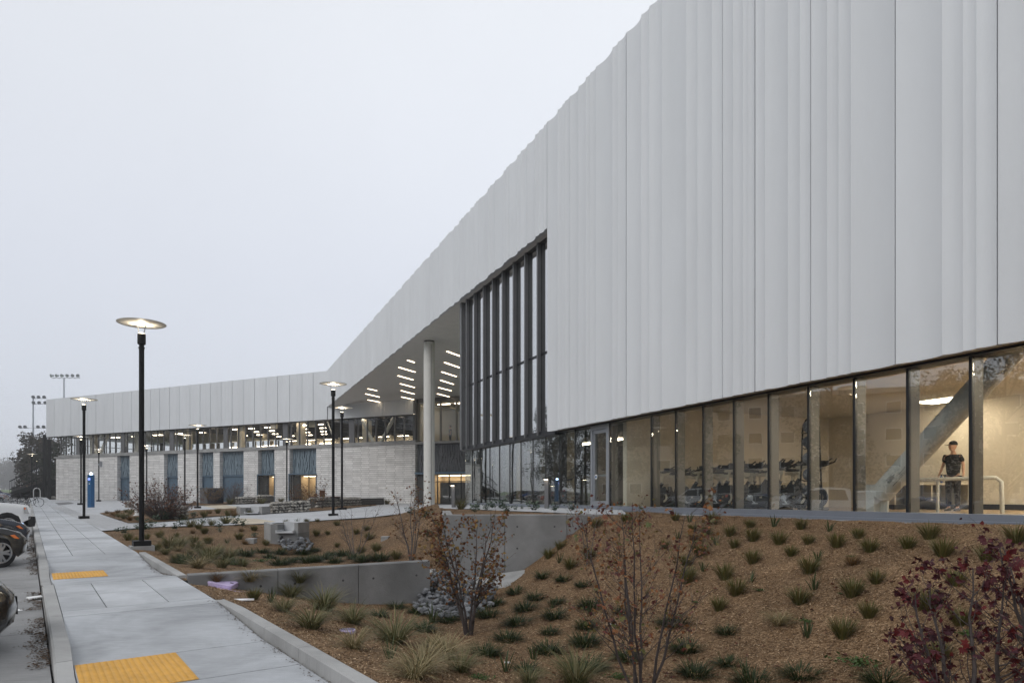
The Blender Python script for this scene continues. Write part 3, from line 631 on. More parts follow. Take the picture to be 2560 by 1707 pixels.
def gutter_litter():
    rg = random.Random(4); b = MB()
    for s0, s1, n in ((7.9, 10.9, 900), (11.6, 13.6, 500), (16.2, 29, 1700), (17, 24, 300)):
        for _ in range(n):
            s = rg.uniform(s0, s1); t = .19 - abs(rg.gauss(0, .07)) - (.16 * max(0, math.sin(s * 5.1 + math.sin(s * 2)))) * rg.random(); a = rg.uniform(0, 6.28); L = rg.uniform(.006, .024); w = L * rg.uniform(.2, .6)
            z = -.146 + rg.uniform(0, .02); ca, sa = math.cos(a), math.sin(a)
            b.poly([S(s + L * ca, t + L * sa, z), S(s - w * sa, t + w * ca, z + rg.uniform(0, .012)), S(s - L * ca, t - L * sa, z), S(s + w * sa, t - w * ca, z + .004)])
    for s0, s1, n in ((3.5, 10.2, 420), (13.6, 17.8, 420)):
        for _ in range(n):
            s = rg.uniform(s0, s1); t = 2.16 - abs(rg.gauss(0, .06)); a = rg.uniform(0, 6.28); L = rg.uniform(.005, .018); w = L * rg.uniform(.2, .6); z = wz(s) + .002 + rg.uniform(0, .01); ca, sa = math.cos(a), math.sin(a)
            b.poly([S(s + L * ca, t + L * sa, z), S(s - w * sa, t + w * ca, z + .004), S(s - L * ca, t - L * sa, z), S(s + w * sa, t - w * ca, z + .004)])
    tag(b.build('leaf_litter', 'litter_leaves', fix=False), 'dry brown leaf litter gathered along the kerbs', 'litter', kind='stuff')
gutter_litter()

# ------------------------------------------------------------------ retaining walls
def wall_run(o, a, b, th, ztop, zbot, npan, m, name='wall_panel', back=1):
    """concrete wall from a to b (plan); face on the camera side; ztop/zbot are functions of 0..1 giving true height; cast in panels"""
    d = Vector((b[0] - a[0], b[1] - a[1])); L = d.length; d /= L; nr = Vector((-d.y, d.x)) * back
    for k in range(npan):
        t0, t1 = k / npan + .006 / L, (k + 1) / npan - .006 / L; q = MB(); rings = []
        for t in (t0, t1):
            p = Vector(a) + d * (t * L); zt, zl = ztop(t), zbot(t)
            prof = [(0, zl), (0, zt - .02), (.02, zt), (th - .02, zt), (th, zt - .02), (th, zl)]
            rings.append([(p.x + nr.x * w, p.y + nr.y * w, z) for w, z in prof])
        q.loft(rings); q.build(name, m, o, smooth=20)
    # form-tie holes
    h = MB()
    for k in range(npan):
        for u in (.2, .8):
            for dz in (.28, .78):
                t = (k + u) / npan; zt = ztop(t) - dz
                if zt < zbot(t) + .4: continue
                p = Vector(a) + d * (t * L) - nr * .002; M = Matrix.Rotation(math.atan2(d.y, d.x), 4, 'Z') @ Matrix.Rotation(math.pi / 2, 4, 'X')
                h.lathe([(.022, -.001), (.022, .001)], 10, (p.x, p.y, zt), M)
    if h.v: tag(h.build('tie_hole', 'joint', o), kind='stuff')
w1 = empty('retaining_wall', (WL[0], WL[1], zb(11.5)), 'low grey concrete wall running from the sidewalk to the rock pile', 'wall')
zt1 = lambda t: zb(11.5 + 2.27 * t) + .09
wall_run(w1, (-5.50, 11.57), WR, .22, zt1, lambda t: zb(11.5) - 1.0, 3, 'concrete_dark')
w2 = empty('retaining_wall', (W2L[0], W2L[1], 0), 'tall grey concrete wall holding up the planted terrace beside the gym door', 'wall')
wall_run(w2, W2L, W2R, .28, lambda t: 1.20, lambda t: -.7, 3, 'concrete_dark')
wall_run(w2, (W2B[0], W2B[1]), (W2L[0], W2L[1] + .02), .26, lambda t: 1.195, lambda t: -.7, 1, 'concrete_mid', back=1)  # return face in paler concrete, standing for the light that falls on it
w3 = empty('weir_wall', (-1.7, 14.6, -.4), 'low concrete sill with pale top between the two retaining walls', 'wall')
wall_run(w3, (-1.78, 13.95), (-1.72, 15.55), .3, lambda t: zb(14.6) - .28, lambda t: -.9, 1, 'concrete_mid', 'sill_block', back=1)
ap = empty('drain_apron', (-0.3, 15, -.3), 'wedge of pale concrete apron at the foot of the tall wall', 'apron'); b = MB()
tp = [(-1.0, 14.35), (-0.15, 14.2), (0.75, 15.1), (0.55, 15.58), (-1.25, 15.58)]
for i in range(1):
    zt = [-.30, -.28, .0, -.02, -.28]
    n0 = len(b.v); b.v += [(x, y, z) for (x, y), z in zip(tp, zt)] + [(x, y, -.85) for x, y in tp]
    b.f.append((0, 1, 2, 3, 4)); b.mi.append(0)
    for k in range(5): b.f.append((k, (k + 1) % 5, 5 + (k + 1) % 5, 5 + k)); b.mi.append(0)
b.build('slab', 'concrete_mid', ap)
# ------------------------------------------------------------------ the building
BLD = empty('recreation_center', (KX, KY, 1.0), 'long pale recreation building with fluted white panels over glass and brick', 'building')
rr = random.Random(21)
def zt(r): return 14.18 + .00894 * r
def zc(r): return 10.58 + .00764 * r
PAT = [(.50, .20, .13, .17), (.36, .30, .16, .18), (.22, .14, .16, .48), (.46, .22, .32), (.58, .16, .26), (.20, .42, .22, .16), (.44, .18, .24, .14), (.62, .22, .16)]
def flutes(r0, r1, pat, dk=1.0):
    w = r1 - r0; pts = []; r = r0; c = .10
    for i, f in enumerate(pat):
        L = f * w; c2 = .10 - .02 * ((i * 7 + int(r0 * 10)) % 3) / 2; dep = min(.085, .13 * L) * dk; n = 8
        for k in range(n + 1):
            u = k / n; pts.append((r + u * L, c + (c2 - c) * u - dep * 4 * u * (1 - u)))
        r += L; c = min(.12, c2 + .022)
    pts[-1] = (r1, pts[-1][1]); return pts
def panel(fr, r0, r1, z0, z1, k, top=None, bot=None, name='cladding_panel', dk=1.0, g=.013):
    a0, a1 = r0 + g, r1 - g; pr = flutes(a0, a1, PAT[k % len(PAT)], dk)
    prof = [(a0, -.06)] + pr + [(a1, -.06)]
    b = MB(); zb_ = bot or (lambda r: z0); zt_ = top or (lambda r: z1)
    b.loft([[fr.p(r, o, zb_(r)) for r, o in prof], [fr.p(r, o, zt_(r)) for r, o in prof]])
    return b.build(name, 'cladding', BLD, smooth=18)
def subdiv(ks, m=1.64):
    out = []
    for a, b in zip(ks, ks[1:]):
        n = max(1, round((b - a) / m)); out += [a + (b - a) * i / n for i in range(n)]
    return out + [ks[-1]]
rk = subdiv([0.0] + [r_cl(p) for p in (942, 1000, 1030, 1089.5, 1140.8, 1203.2, 1243, 1279.5, 1324.3, 1374.6)])
for i, (a, b) in enumerate(zip(rk, rk[1:])): panel(FAC, a, b, 0, 0, i * 3 + i // 4, zt, zc)
R0 = rk[-1]
rk2 = [r_cl(p) for p in (1374.6, 1430.9, 1496.9, 1573.8, 1662.8, 1815.5, 1897, 2036.5, 2248.3, 2504)]
while rk2[-1] < 72: rk2.append(rk2[-1] + 1.66)
R1 = rk2[-1]
for i, (a, b) in enumerate(zip(rk2, rk2[1:])): panel(FAC, a, b, 3.87, 0, [0, 1, 4, 3, 6, 1, 5, 2, 0, 3, 5, 6, 1, 4, 2][i % 15], zt)
QL = q_wing(117.3)
qk = subdiv([QL] + [q_wing(p) for p in (158.8, 178.5, 199.3, 241.7, 263.7, 285.4, 331, 378, 401, 425.6, 450.5, 476.6, 527.7, 582, 610, 638, 695.6, 725.7, 756.7, 784.6)] + [0.0], 1.75)
for i, (a, b) in enumerate(zip(qk, qk[1:])): panel(WNG, a, b, 9.32, 14.15, i * 5 + 2, dk=.45, g=.028)
qk2 = subdiv([0.0, q_wing(880), q_wing(957), q_wing(1034)], 1.7)
for i, (a, b) in enumerate(zip(qk2, qk2[1:])): panel(WNG, a + (.1 if i == 0 else 0), b, 9.32, 10.70, i * 3 + 1, dk=.6)
# backing walls, roof
b = MB(); b.hexa([FAC.p(.05, -.32, zc(0) + .2), FAC.p(R0, -.32, zc(R0) + .2), FAC.p(R0, -.12, zc(R0) + .2), FAC.p(.05, -.12, zc(0) + .2)], [FAC.p(.05, -.32, 14), FAC.p(R0, -.32, 14), FAC.p(R0, -.12, 14), FAC.p(.05, -.12, 14)]); b.box(R0, R1, -.30, -.12, 4.2, 14.0, FAC); b.box(QL + .02, .0, -.32, -.12, 9.4, 14.0, WNG); b.box(0.2, q_wing(1034), -.32, -.12, 9.4, 10.8, WNG)
b.build('backing_wall', 'joint', BLD)
b = MB(); b.poly([WNG.p(QL + .1, -.35, 13.7), WNG.p(0, -.35, 13.7), FAC.p(R1, -.35, 13.7), FAC.p(R1, -22, 13.7), FAC.p(20, -22, 13.7), WNG.p(QL + .1, -22, 13.7)]); b.build('roof', 'concrete_light', BLD)
b = MB(); b.box(QL + .02, QL + .2, -22, -.14, 9.35, 14.1, WNG); b.build('end_wall', 'cladding', BLD)
# canopy soffit: fascia return, then grooved boards
edge = MB(); edge.hexa([FAC.p(.3, -.05, zc(0) + .02), FAC.p(R0, -.05, zc(R0) + .02), FAC.p(R0, -1.35, zc(R0) + .02), FAC.p(1.2, -1.35, zc(0) + .02)], [FAC.p(.3, -.05, zc(0) + .1), FAC.p(R0, -.05, zc(R0) + .1), FAC.p(R0, -1.35, zc(R0) + .1), FAC.p(1.2, -1.35, zc(0) + .1)])
edge.build('soffit_edge', 'soffit_panel', BLD)
def soffit_z(x, y):
    r = (x - KX) * FAC.ex[0] + (y - KY) * FAC.ex[1]; return zc(r) + .06
b = MB(); pts = [FAC.p(1.25, -1.3, 0), FAC.p(R0, -1.3, 0), FAC.p(R0, -14, 0), FAC.p(38, -14, 0), WNG.p(40, -3, 0), WNG.p(30, -.2, 0), WNG.p(1.0, -.05, 0)]
b.poly([(x, y, soffit_z(x, y)) for x, y, _ in pts]); b.build('soffit', 'soffit_panel', BLD)
z3 = lambda x, y: (800 + x / 2.85, 800 + y / 2.85)
for x0, y0, x1, y1 in [(300, 475, 405, 497), (325, 518, 423, 541), (340, 559, 435, 577), (550, 268, 673, 305), (562, 338, 677, 371), (555, 395, 663, 424), (572, 450, 673, 476), (578, 497, 672, 521), (580, 540, 669, 559),
                       (905, 230, 1018, 270), (888, 306, 993, 341), (867, 370, 971, 402), (858, 427, 951, 455), (845, 477, 935, 499), (836, 519, 921, 541)]:
    p, q = [W(*z3(x, y), 10.78) for x, y in ((x0, y0), (x1, y1))]
    p = Vector((p[0], p[1], soffit_z(p[0], p[1]) - .03)); q = Vector((q[0], q[1], soffit_z(q[0], q[1]) - .03)); d = (q - p).normalized(); nn = Vector((-d.y, d.x, 0)) * .05
    b = MB(); b.hexa([p - nn, q - nn, q + nn, p + nn], [v + Vector((0, 0, .02)) for v in (p - nn, q - nn, q + nn, p + nn)]); b.build('soffit_light', 'light_warm', BLD)
# column under the canopy
cx, cy = XY(1073, 40.5), 40.5
col = MB(); col.lathe([(.33, .6), (.33, 3.4)], 32, (cx, cy, 0)); col.lathe([(.325, 3.4), (.325, 3.42)], 32, (cx, cy, 0)); col.lathe([(.33, 3.42), (.33, soffit_z(cx, cy) - .12)], 32, (cx, cy, 0))
colo = col.build('column', 'column_white', BLD, smooth=40)
b = MB(); b.lathe([(.30, soffit_z(cx, cy) - .12), (.30, soffit_z(cx, cy) + .02)], 32, (cx, cy, 0)); b.build('collar', 'joint', colo, smooth=40)
b = MB(); a0 = math.atan2(-cy, -cx) + .35; b.tube([(cx + .332 * math.cos(a0), cy + .332 * math.sin(a0), z) for z in (.6, 10.6)], .012, 4); b.build('seam', 'joint', colo)

# --- glazing along the main face (glass .40 behind the panel face)
GO = -.40
LG0 = r_gl(1167)                       # left end of the glass
z_sill, z_head = 1.33, 3.86
mull_px = [1640, 1702, 1771, 1851, 1942, 2041, 2157, 2297.5, 2458]
mr_ = [r_gl(p) for p in mull_px]; pit = (mr_[-1] - mr_[0]) / 8
ml = [mr_[0] + pit * k for k in range(-1, 22)]; ml = [m for m in ml if m < R1 - .5]
ml[0] = r_gl(1534)
ml = [m for m in ml if m >= r_gl(1530)]
door0, door1 = r_gl(1488), r_gl(1534)
lr = [door0 - 1.085 * k for k in range(0, 40)]; lr = sorted([m for m in lr if m > LG0 + .4] + [LG0])
def pane(r0, r1, z0, z1, m, par=None, o=GO, fr=FAC): b = MB(); b.box(r0, r1, o - .012, o + .012, z0, z1, fr); return b.build('pane', m, par or BLD)
for a, b_ in list(zip(ml, ml[1:])): pane(a + .03, b_ - .03, z_sill, z_head, 'glass_room')
for a, b_ in zip(lr, lr[1:]): pane(a + .02, b_ - .02, z_sill, z_head, 'glass_lower')
for m in ml:
    b = MB(); b.box(m - .026, m + .026, GO - .03, GO + .03, z_sill, z_head, FAC); mo = b.build('mullion', 'mullion_black', BLD)
    b = MB(); b.box(m - .024, m + .024, GO - .26, GO - .031, z_sill, z_head, FAC); b.build('mullion_fin', 'mullion_inner', mo)
for m in lr[1:-1]:
    b = MB(); b.box(m - .018, m + .018, GO - .25, GO + .03, z_sill, z_head, FAC); b.build('mullion', 'mullion_black', BLD)
b = MB(); b.box(LG0 - .05, R1, GO - .30, GO + .10, z_head, z_head + .14, FAC); b.build('glazing_head', 'mullion_black', BLD)
b = MB(); b.box(R0 + .02, R1, GO + .08, -.07, 3.90, 3.96, FAC); b.build('soffit_strip', 'warm_lit_soffit', BLD)
b = MB(); b.box(LG0 - .05, R1, GO - .3, GO + .16, 1.22, z_sill, FAC); b.box(LG0 - .05, R1, GO - .3, GO + .22, 1.16, 1.2195, FAC); b.build('sill', 'sill_metal', BLD)
b = MB(); b.box(LG0 - .05, R1, GO - .3, GO + .30, 0.3, 1.158, FAC); b.build('footing', 'concrete_light', BLD)
# glazed door with aluminium frame
dr = empty('door', FAC.p((door0 + door1) / 2, GO, z_sill)); dr.parent = BLD; dr.location = Vector(FAC.p((door0 + door1) / 2, GO, 1.25)) - BLD.location
b = MB()
for x0, x1, z0, z1 in ((door0, door0 + .11, 1.22, 3.85), (door1 - .11, door1, 1.22, 3.85), (door0 + .11, door1 - .11, 3.72, 3.85), (door0 + .11, door1 - .11, 1.22, 1.48)): b.box(x0, x1, GO - .05, GO + .06, z0, z1, FAC)
b.build('frame', 'alu', dr)
b = MB()
for x0, x1, z0, z1 in ((door0 + .12, door0 + .20, 1.49, 3.71), (door1 - .20, door1 - .12, 1.49, 3.71), (door0 + .20, door1 - .20, 3.60, 3.71)): b.box(x0, x1, GO - .035, GO + .03, z0, z1, FAC)
b.build('door_stile', 'alu', dr)
pane(door0 + .20, door1 - .20, 1.48, 3.60, 'glass_room', dr)
b = MB(); b.box(door0 + .19, door1 - .19, GO - .14, GO - .08, 2.24, 2.31, FAC); b.build('push_bar', 'alu', dr)
b = MB(); b.lathe([(.075, -.002), (.075, .002)], 20, FAC.p(door0 + .27, GO + .016, 2.24), Matrix.Rotation(math.atan2(FAC.ex[1], FAC.ex[0]), 4, 'Z') @ Matrix.Rotation(math.pi / 2, 4, 'X')); b.build('access_sticker', 'white_paint', dr)
b = MB(); b.lathe([(.045, -.002), (.045, .002)], 16, FAC.p(door0 + .27, GO + .021, 2.24), Matrix.Rotation(math.atan2(FAC.ex[1], FAC.ex[0]), 4, 'Z') @ Matrix.Rotation(math.pi / 2, 4, 'X')); b.build('access_mark', 'phone_blue', dr)
# tall finned curtain wall
fins = [r_gl(p) for p in (1177.5, 1197.4, 1220.9, 1244.4, 1269.4, 1297.4, 1327, 1359)]
fs = [LG0] + fins + [R0 + .02]
for i, (a, b_) in enumerate(zip(fs, fs[1:])):
    zt_ = zc(a) + .0
    pane(a + .02, b_ - .02, 4.02, 6.80, 'glass_curtain'); pane(a + .02, b_ - .02, 6.90, zt_, 'glass_curtain')
    b = MB(); b.box(a + .02, b_ - .02, GO - .08, GO + .03, 6.80, 6.90, FAC); b.build('transom', 'mullion_black', BLD)
for r_ in fins:
    b = MB(); b.box(r_ - .05, r_ + .05, GO + .031, GO + .17, 3.86, zc(r_) + .02, FAC); fo = b.build('fin', 'fin_grey', BLD)
    b = MB(); b.box(r_ - .03, r_ + .03, GO - .12, GO + .030, 4.0, zc(r_) + .02, FAC); b.build('fin_back', 'mullion_black', fo)
b = MB(); b.box(LG0 - .24, LG0, GO - .1, GO + .2, 3.86, zc(LG0) + .02, FAC); b.build('corner_fin', 'fin_grey', BLD)
b = MB(); b.box(LG0 - .05, R0, GO - .06, GO + .2, 3.78, 3.858, FAC); b.build('fin_base', 'mullion_black', BLD)
b = MB(); b.box(R0 - .01, R0 + .06, GO - .1, -.07, 3.87, 10.95, FAC); b.build('jamb', 'joint', BLD)
b = MB(); b.box(LG0, R0, GO - .25, -.3, 10.9, 11.1, FAC); b.build('curtain_head', 'dark_wall', BLD)
# rooms behind the glass
PR = r_gl(1541)                         # partition between hall and studio
def roombox(r0, r1, o0, o1, z0, z1, wall, floor, ceil, name):
    for nm, m, fn in (('floor', floor, lambda b: b.box(r0, r1, o1, o0, z0 - .1, z0, FAC)), ('ceiling', ceil, lambda b: b.box(r0, r1, o1, o0, z1, z1 + .1, FAC)),
                      ('inner_wall', wall, lambda b: b.box(r0, r1, o1 - .2, o1 - .001, z0, z1, FAC))):
        b = MB(); fn(b); b.build(name + '_' + nm, m, BLD)
roombox(PR + .2, R1, GO - .36, -9.2, 1.25, 4.35, 'cream_wall', 'room_floor', 'room_ceiling', 'studio')
for r_ in (PR, R1 - .2):
    b = MB(); b.box(r_, r_ + .2, -9.2, GO - .36, 1.25, 4.35, FAC); b.build('partition', 'cream_wall', BLD)
b = MB(); b.box(PR + 5.2, R1 - .3, -9.19, -9.16, 1.25, 1.40, FAC); b.build('skirting', 'black_plastic', BLD)
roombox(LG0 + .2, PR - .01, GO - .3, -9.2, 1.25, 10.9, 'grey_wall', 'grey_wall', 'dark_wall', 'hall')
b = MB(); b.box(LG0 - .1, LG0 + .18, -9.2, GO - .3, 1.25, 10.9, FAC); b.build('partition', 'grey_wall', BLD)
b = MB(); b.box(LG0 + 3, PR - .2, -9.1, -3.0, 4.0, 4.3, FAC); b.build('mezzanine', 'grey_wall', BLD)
for k in range(5):
    r_ = LG0 + 1.5 + k * 2.4; b = MB(); b.box(r_, r_ + .45, -2.6 - .2 * (k % 2), -2.25, 1.25, 3.95 if k % 2 else 10.8, FAC); b.build('hall_pier', 'tan_panel' if k % 2 == 0 else 'grey_wall', BLD)
for k in range(4):
    b = MB(); r_ = LG0 + 3.4 + k * 2.4; b.box(r_, r_ + 1.6, -4.6, -4.3, 3.93, 3.96, FAC); b.build('hall_light', 'light_room', BLD)
for i, (px, py) in enumerate([(1270, 767), (1270, 812), (1270, 850), (1270, 880), (1270, 906), (1297, 782), (1357, 860), (1357, 893), (1357, 918), (1325, 951), (1325, 969), (1297, 992), (1244, 868), (1244, 896), (1244, 918)]):
    K2 = 21000 + 1707 * 1.0942 * 3.2; Y = K2 / (px - 522); z = H + (YH - py) / F * Y; b = MB(); b.lathe([(.001, -.05), (.06, -.03), (.06, .03), (.001, .05)], 10, (XY(px, Y), Y, z)); b.build('pendant_bulb', 'light_room', BLD, smooth=60)
for r_, o in [(r_cl(p), o) for p, o in ((2150, -6.6), (2420, -3.6), (2420, -7.0), (2800, -5.0), (1790, -8.2))]:
    b = MB(); b.box(r_ - .6, r_ + .6, o - .3, o + .3, 4.31, 4.345, FAC); b.build('ceiling_light', 'light_room' if r_ < r_cl(2000) else 'light_studio', BLD)
b = MB(); b.box(r_cl(2325) + 2.3, r_cl(2325) + 3.3, -4.1, -3.5, 4.30, 4.345, FAC); b.build('ceiling_light', 'light_room', BLD)
# steel brace seen through the studio glass
K3 = 21000 + 1707 * 1.0942 * 1.0
def K3p(px, py): Y = K3 / (px - 522); return Vector((XY(px, Y), Y, H + (YH - py) / F * Y))
pa, pb = K3p(2200, 1237), K3p(2491, 919); d = (pb - pa).normalized(); b = MB(); b.tube([pa, pa + d * 4.6], .205, 24); br = b.build('steel_brace', 'brace_white', BLD, smooth=40)
b = MB(); gx, gy = pa.x, pa.y; fr = Fr((gx, gy), FAC.ex, FAC.ey); b.box(-.30, .18, -.02, .02, 1.25, 1.85, fr); b.box(-.02, .02, -.2, .2, 1.25, 1.7, fr); b.build('gusset', 'brace_white', br)
# printed sticker on the brace
cdir = (Vector((0, 0, H)) - (pa + d * .75)).normalized(); sd = d.cross(cdir).normalized(); up = sd.cross(d).normalized()
def bp(u, v, e=.004):                      # point on the tube: u along, v round it
    a = v / .205; return pa + d * u + (up * math.cos(a) + sd * math.sin(a)) * (.205 + e)
def ink(b, u0, u1, v0, v1, n=3, e=.004):
    for k in range(n):
        w0, w1 = v0 + (v1 - v0) * k / n, v0 + (v1 - v0) * (k + 1) / n; b.poly([bp(u0, w0, e), bp(u1, w0, e), bp(u1, w1, e), bp(u0, w1, e)])
b = MB(); ink(b, .36, .92, -.12, .12, 8, .002); b.build('sticker', 'brace_white', br)
b = MB()
for v in (-.105, -.06): ink(b, .40, .62, v, v + .006)
for v in (-.09, -.08, -.07, -.05, -.04, -.03, -.02): ink(b, .40, .56, v, v + .004)
for u in np.arange(.40, .88, .045): ink(b, u, u + .03, .055, .066)
ink(b, .62, .88, .03, .036)
for u, v, u2, v2 in ((.66, .0, .84, -.01), (.66, .0, .80, -.10), (.80, -.10, .84, -.01)):
    b.poly([bp(u, v), bp(u2, v2), bp(u2 + .012, v2 + .006), bp(u + .012, v + .006)])
b.build('sticker_print', 'black_plastic', br, fix=False)

# --- wing: brick ground floor with recesses, ledge, window band
BB = -.20
rec = [(293, 324), (410, 444.5), (498, 533.4), (549, 609), (645, 686), (723.7, 790.5)]
qs = [q_wing(140, BB)]
for a, c in rec: qs += [q_wing(a, BB), q_wing(c, BB)]
QE = q_wing(1038, BB); qs.append(QE)
for i in range(0, len(qs), 2):
    b = MB(); b.box(qs[i], qs[i + 1], BB - .9, BB, .5, 6.56, WNG); uvbox(b.build('brick_wall', 'brick', BLD))
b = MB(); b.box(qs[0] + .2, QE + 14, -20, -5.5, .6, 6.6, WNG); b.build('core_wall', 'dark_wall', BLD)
b = MB(); b.box(qs[0] - .35, QE + .06, BB - 1.0, BB + .10, 6.56, 6.74, WNG); b.box(qs[0] + .5, QE + .05, BB - .9, BB + .04, 6.74, 6.92, WNG); b.build('ledge', 'concrete_mid', BLD)
def screen(q0, q1, z0, z1, o, m):
    b = MB(); rg = random.Random(int(q0 * 10) + 500); b.box(q0, q1, o - .1, o - .06, z0, z1, WNG); n = int((q1 - q0) / .105); w = (q1 - q0) / n
    for k in range(n):
        z = z0 - rg.uniform(0, .4)
        while z < z1:
            L = rg.choice((.38, .55, .72)); a, c = max(z, z0 + .01), min(z + L, z1 - .01)
            if c - a > .05:
                e = rg.choice((.0, .03, .07, .10)); b.box(q0 + k * w + .008, q0 + (k + 1) * w - .008, o - .06, o + e - .03, a, c - .01, WNG)
            z += L
    return tag(b.build('slat_screen', m, BLD), kind='stuff')
def warm_room(q0, q1, z1, o0=-.8, dep=2.2):
    rm = empty('lobby', WNG.p(q0, o0, 1)); rm.parent = BLD; rm.location = Vector(WNG.p(q0, o0, 1)) - BLD.location
    for nm, m, a in (('back_wall', 'tan_panel', (q0, q1, o0 - dep - .1, o0 - dep)), ('side_wall', 'tan_panel', (q0 - .1, q0, o0 - dep, o0)), ('side_wall', 'tan_panel', (q1, q1 + .1, o0 - dep, o0))):
        b = MB(); b.box(*a, .8, z1, WNG); b.build(nm, m, rm)
    b = MB(); b.box(q0, q1, o0 - dep, o0, z1, z1 + .1, WNG); b.build('lid', 'room_ceiling', rm)
    b = MB(); b.box(q0, q1, o0 - dep, o0, .85, 1.0, WNG); b.build('lobby_floor', 'grey_wall', rm)
    b = MB(); b.box(q0 + .2, q1 - .2, o0 - dep + .3, o0 - dep + 1.1, z1 - .05, z1 - .01, WNG); b.build('lobby_light', 'light_warm', rm); return rm
for i, (a, c) in enumerate(rec):
    q0, q1 = q_wing(a, BB), q_wing(c, BB)
    screen(q0, q1, 4.02, 6.55, -.66, 'blue_screen')
    if i < 4:
        dz = empty('door', WNG.p(q0, -.7, 1)); dz.parent = BLD; dz.location = Vector(WNG.p((q0 + q1) / 2, -.7, 1.05)) - BLD.location
        b = MB(); b.box(q0, q1, -.8, -.60, 3.86, 4.015, WNG); b.box(q0, q0 + .09, -.8, -.62, .8, 3.86, WNG); b.box(q1 - .09, q1, -.8, -.62, .8, 3.86, WNG); b.build('frame', 'blue_metal', dz)
        nl = 2 if q1 - q0 > 2.2 else 1; w = (q1 - q0 - .18) / nl
        for k in range(nl):
            b = MB(); b.box(q0 + .09 + k * w + .01, q0 + .09 + (k + 1) * w - .01, -.80, -.73, .9, 3.85, WNG); lf = b.build('door_leaf', 'blue_metal', dz)
            b = MB(); b.tube([WNG.p(q0 + .09 + (k + .85) * w, -.68, z) for z in (1.9, 2.5)], .02, 6); b.build('handle', 'alu', lf)
    else:
        warm_room(q0 + .15, q1 - .12, 3.80)
        ds = empty('door', WNG.p(q0, -.3, 1)); ds.parent = BLD; ds.location = Vector(WNG.p((q0 + q1) / 2, -.3, 1.0)) - BLD.location
        b = MB(); b.box(q0 - .08, q1 + .05, -.9, -.10, 3.9, 4.015, WNG); b.box(q0 - .08, q0, -.9, -.12, .8, 3.9, WNG); b.box(q1, q1 + .06, -.9, -.12, .8, 3.9, WNG); b.build('frame', 'blue_metal', ds)
        n = 2 if i == 4 else 3; w = (q1 - q0) / n
        for k in range(n):
            b = MB(); b.box(q0 + k * w + .02, q0 + (k + 1) * w - .02, -.47, -.45, .9, 3.88, WNG); b.build('pane', 'glass_wing', ds)
            b = MB(); b.box(q0 + k * w - .025, q0 + k * w + .02, -.5, -.42, .9, 3.88, WNG); b.build('mullion', 'mullion_black', ds)
        b = MB(); b.box(q0 + .02, q0 + w * .9, -.75, -.72, .9, 3.8, WNG); b.build('door_leaf', 'dark_wall', ds)
# entrance at the end of the wing
q1 = q_wing(1186, BB); screen(QE + .05, q1, 3.95, 6.50, -.55, 'grey_screen')
b = MB(); b.box(QE, q1, -.9, -.1, 3.72, 3.9, WNG); b.build('entrance_canopy', 'blue_metal', BLD)
warm_room(QE + .3, q1, 3.7, -.6, 4.0)
en = empty('door', (0, 0, 0)); en.parent = BLD; en.location = Vector(WNG.p(QE + 1, -.5, 1.0)) - BLD.location
b = MB(); b.box(QE + .1, QE + .95, -.62, -.5, .85, 3.7, WNG); b.build('side_panel', 'dark_wall', en)
b = MB(); b.box(QE + 2.3, QE + 6.2, -1.0, -.9, .95, 2.95, WNG); b.build('inner_screen', 'dark_wall', en)
for k in range(7):
    qa = QE + 1 + k * 1.25
    b = MB(); b.box(qa - .03, qa + .03, -.58, -.48, .95, 3.7, WNG); b.build('mullion', 'mullion_black', en)
    b = MB(); b.box(qa + .04, qa + 1.21, -.54, -.52, 1.05, 3.66, WNG); b.build('pane', 'glass_wing', en)
b = MB(); b.box(QE + 1, q1, -.58, -.47, 2.98, 3.06, WNG); b.box(QE + 1, q1, -.58, -.47, .9, 1.04, WNG); b.build('frame', 'mullion_black', en)
b = MB(); b.box(QE, q1 + 1, -1.0, -.1, 6.52, 6.72, WNG); b.build('ledge', 'concrete_mid', BLD)
# upper glass over the entrance
ql = [QE + .15, QE + 1.0, QE + 2.6, QE + 4.3, QE + 6.0, QE + 7.8, q1 + .6]
for a, c in zip(ql, ql[1:]):
    b = MB(); b.box(a + .05, c - .05, -.52, -.50, 6.74, 10.75, WNG); b.build('pane', 'glass_wing', BLD)
for a in ql:
    b = MB(); b.box(a - .06, a + .06, -.62, -.42, 6.73, 10.75, WNG); b.build('mullion', 'mullion_inner', BLD)
b = MB(); b.box(q_wing(1034) + .02, QE + .1, -.62, -.06, 6.93, 10.8, WNG); b.build('corner_post', 'fin_grey', BLD)
b = MB(); b.box(QE + .1, q1 + 1, -.66, -.40, 10.42, 10.9, WNG); b.build('glazing_head', 'fin_grey', BLD)
# window band of the wing
qa, qb = q_wing(152, -.35), q_wing(1034, -.35)
nb = round((qb - qa) / 1.085); pw = (qb - qa) / nb
for k in range(nb):
    b = MB(); b.box(qa + k * pw + .03, qa + (k + 1) * pw - .03, -.36, -.34, 6.93, 9.24, WNG); b.build('pane', 'glass_wing', BLD)
for k in range(nb + 1):
    q = qa + k * pw; wide = k % 8 == 3; b = MB(); b.box(q - .04, q + (.62 if wide else .04), -.48, -.30, 6.925, 9.25, WNG); b.build('mullion' if not wide else 'column_cover', 'fin_grey', BLD)
    if wide:
        b = MB(); b.box(q + .5, q + 1.15, -2.4, -1.7, 6.8, 9.5, WNG); b.build('inner_column', 'cream_wall', BLD)
b = MB(); b.box(QL + .05, q_wing(1034), -.5, -.03, 9.25, 9.318, WNG); b.build('band_head', 'mullion_black', BLD)
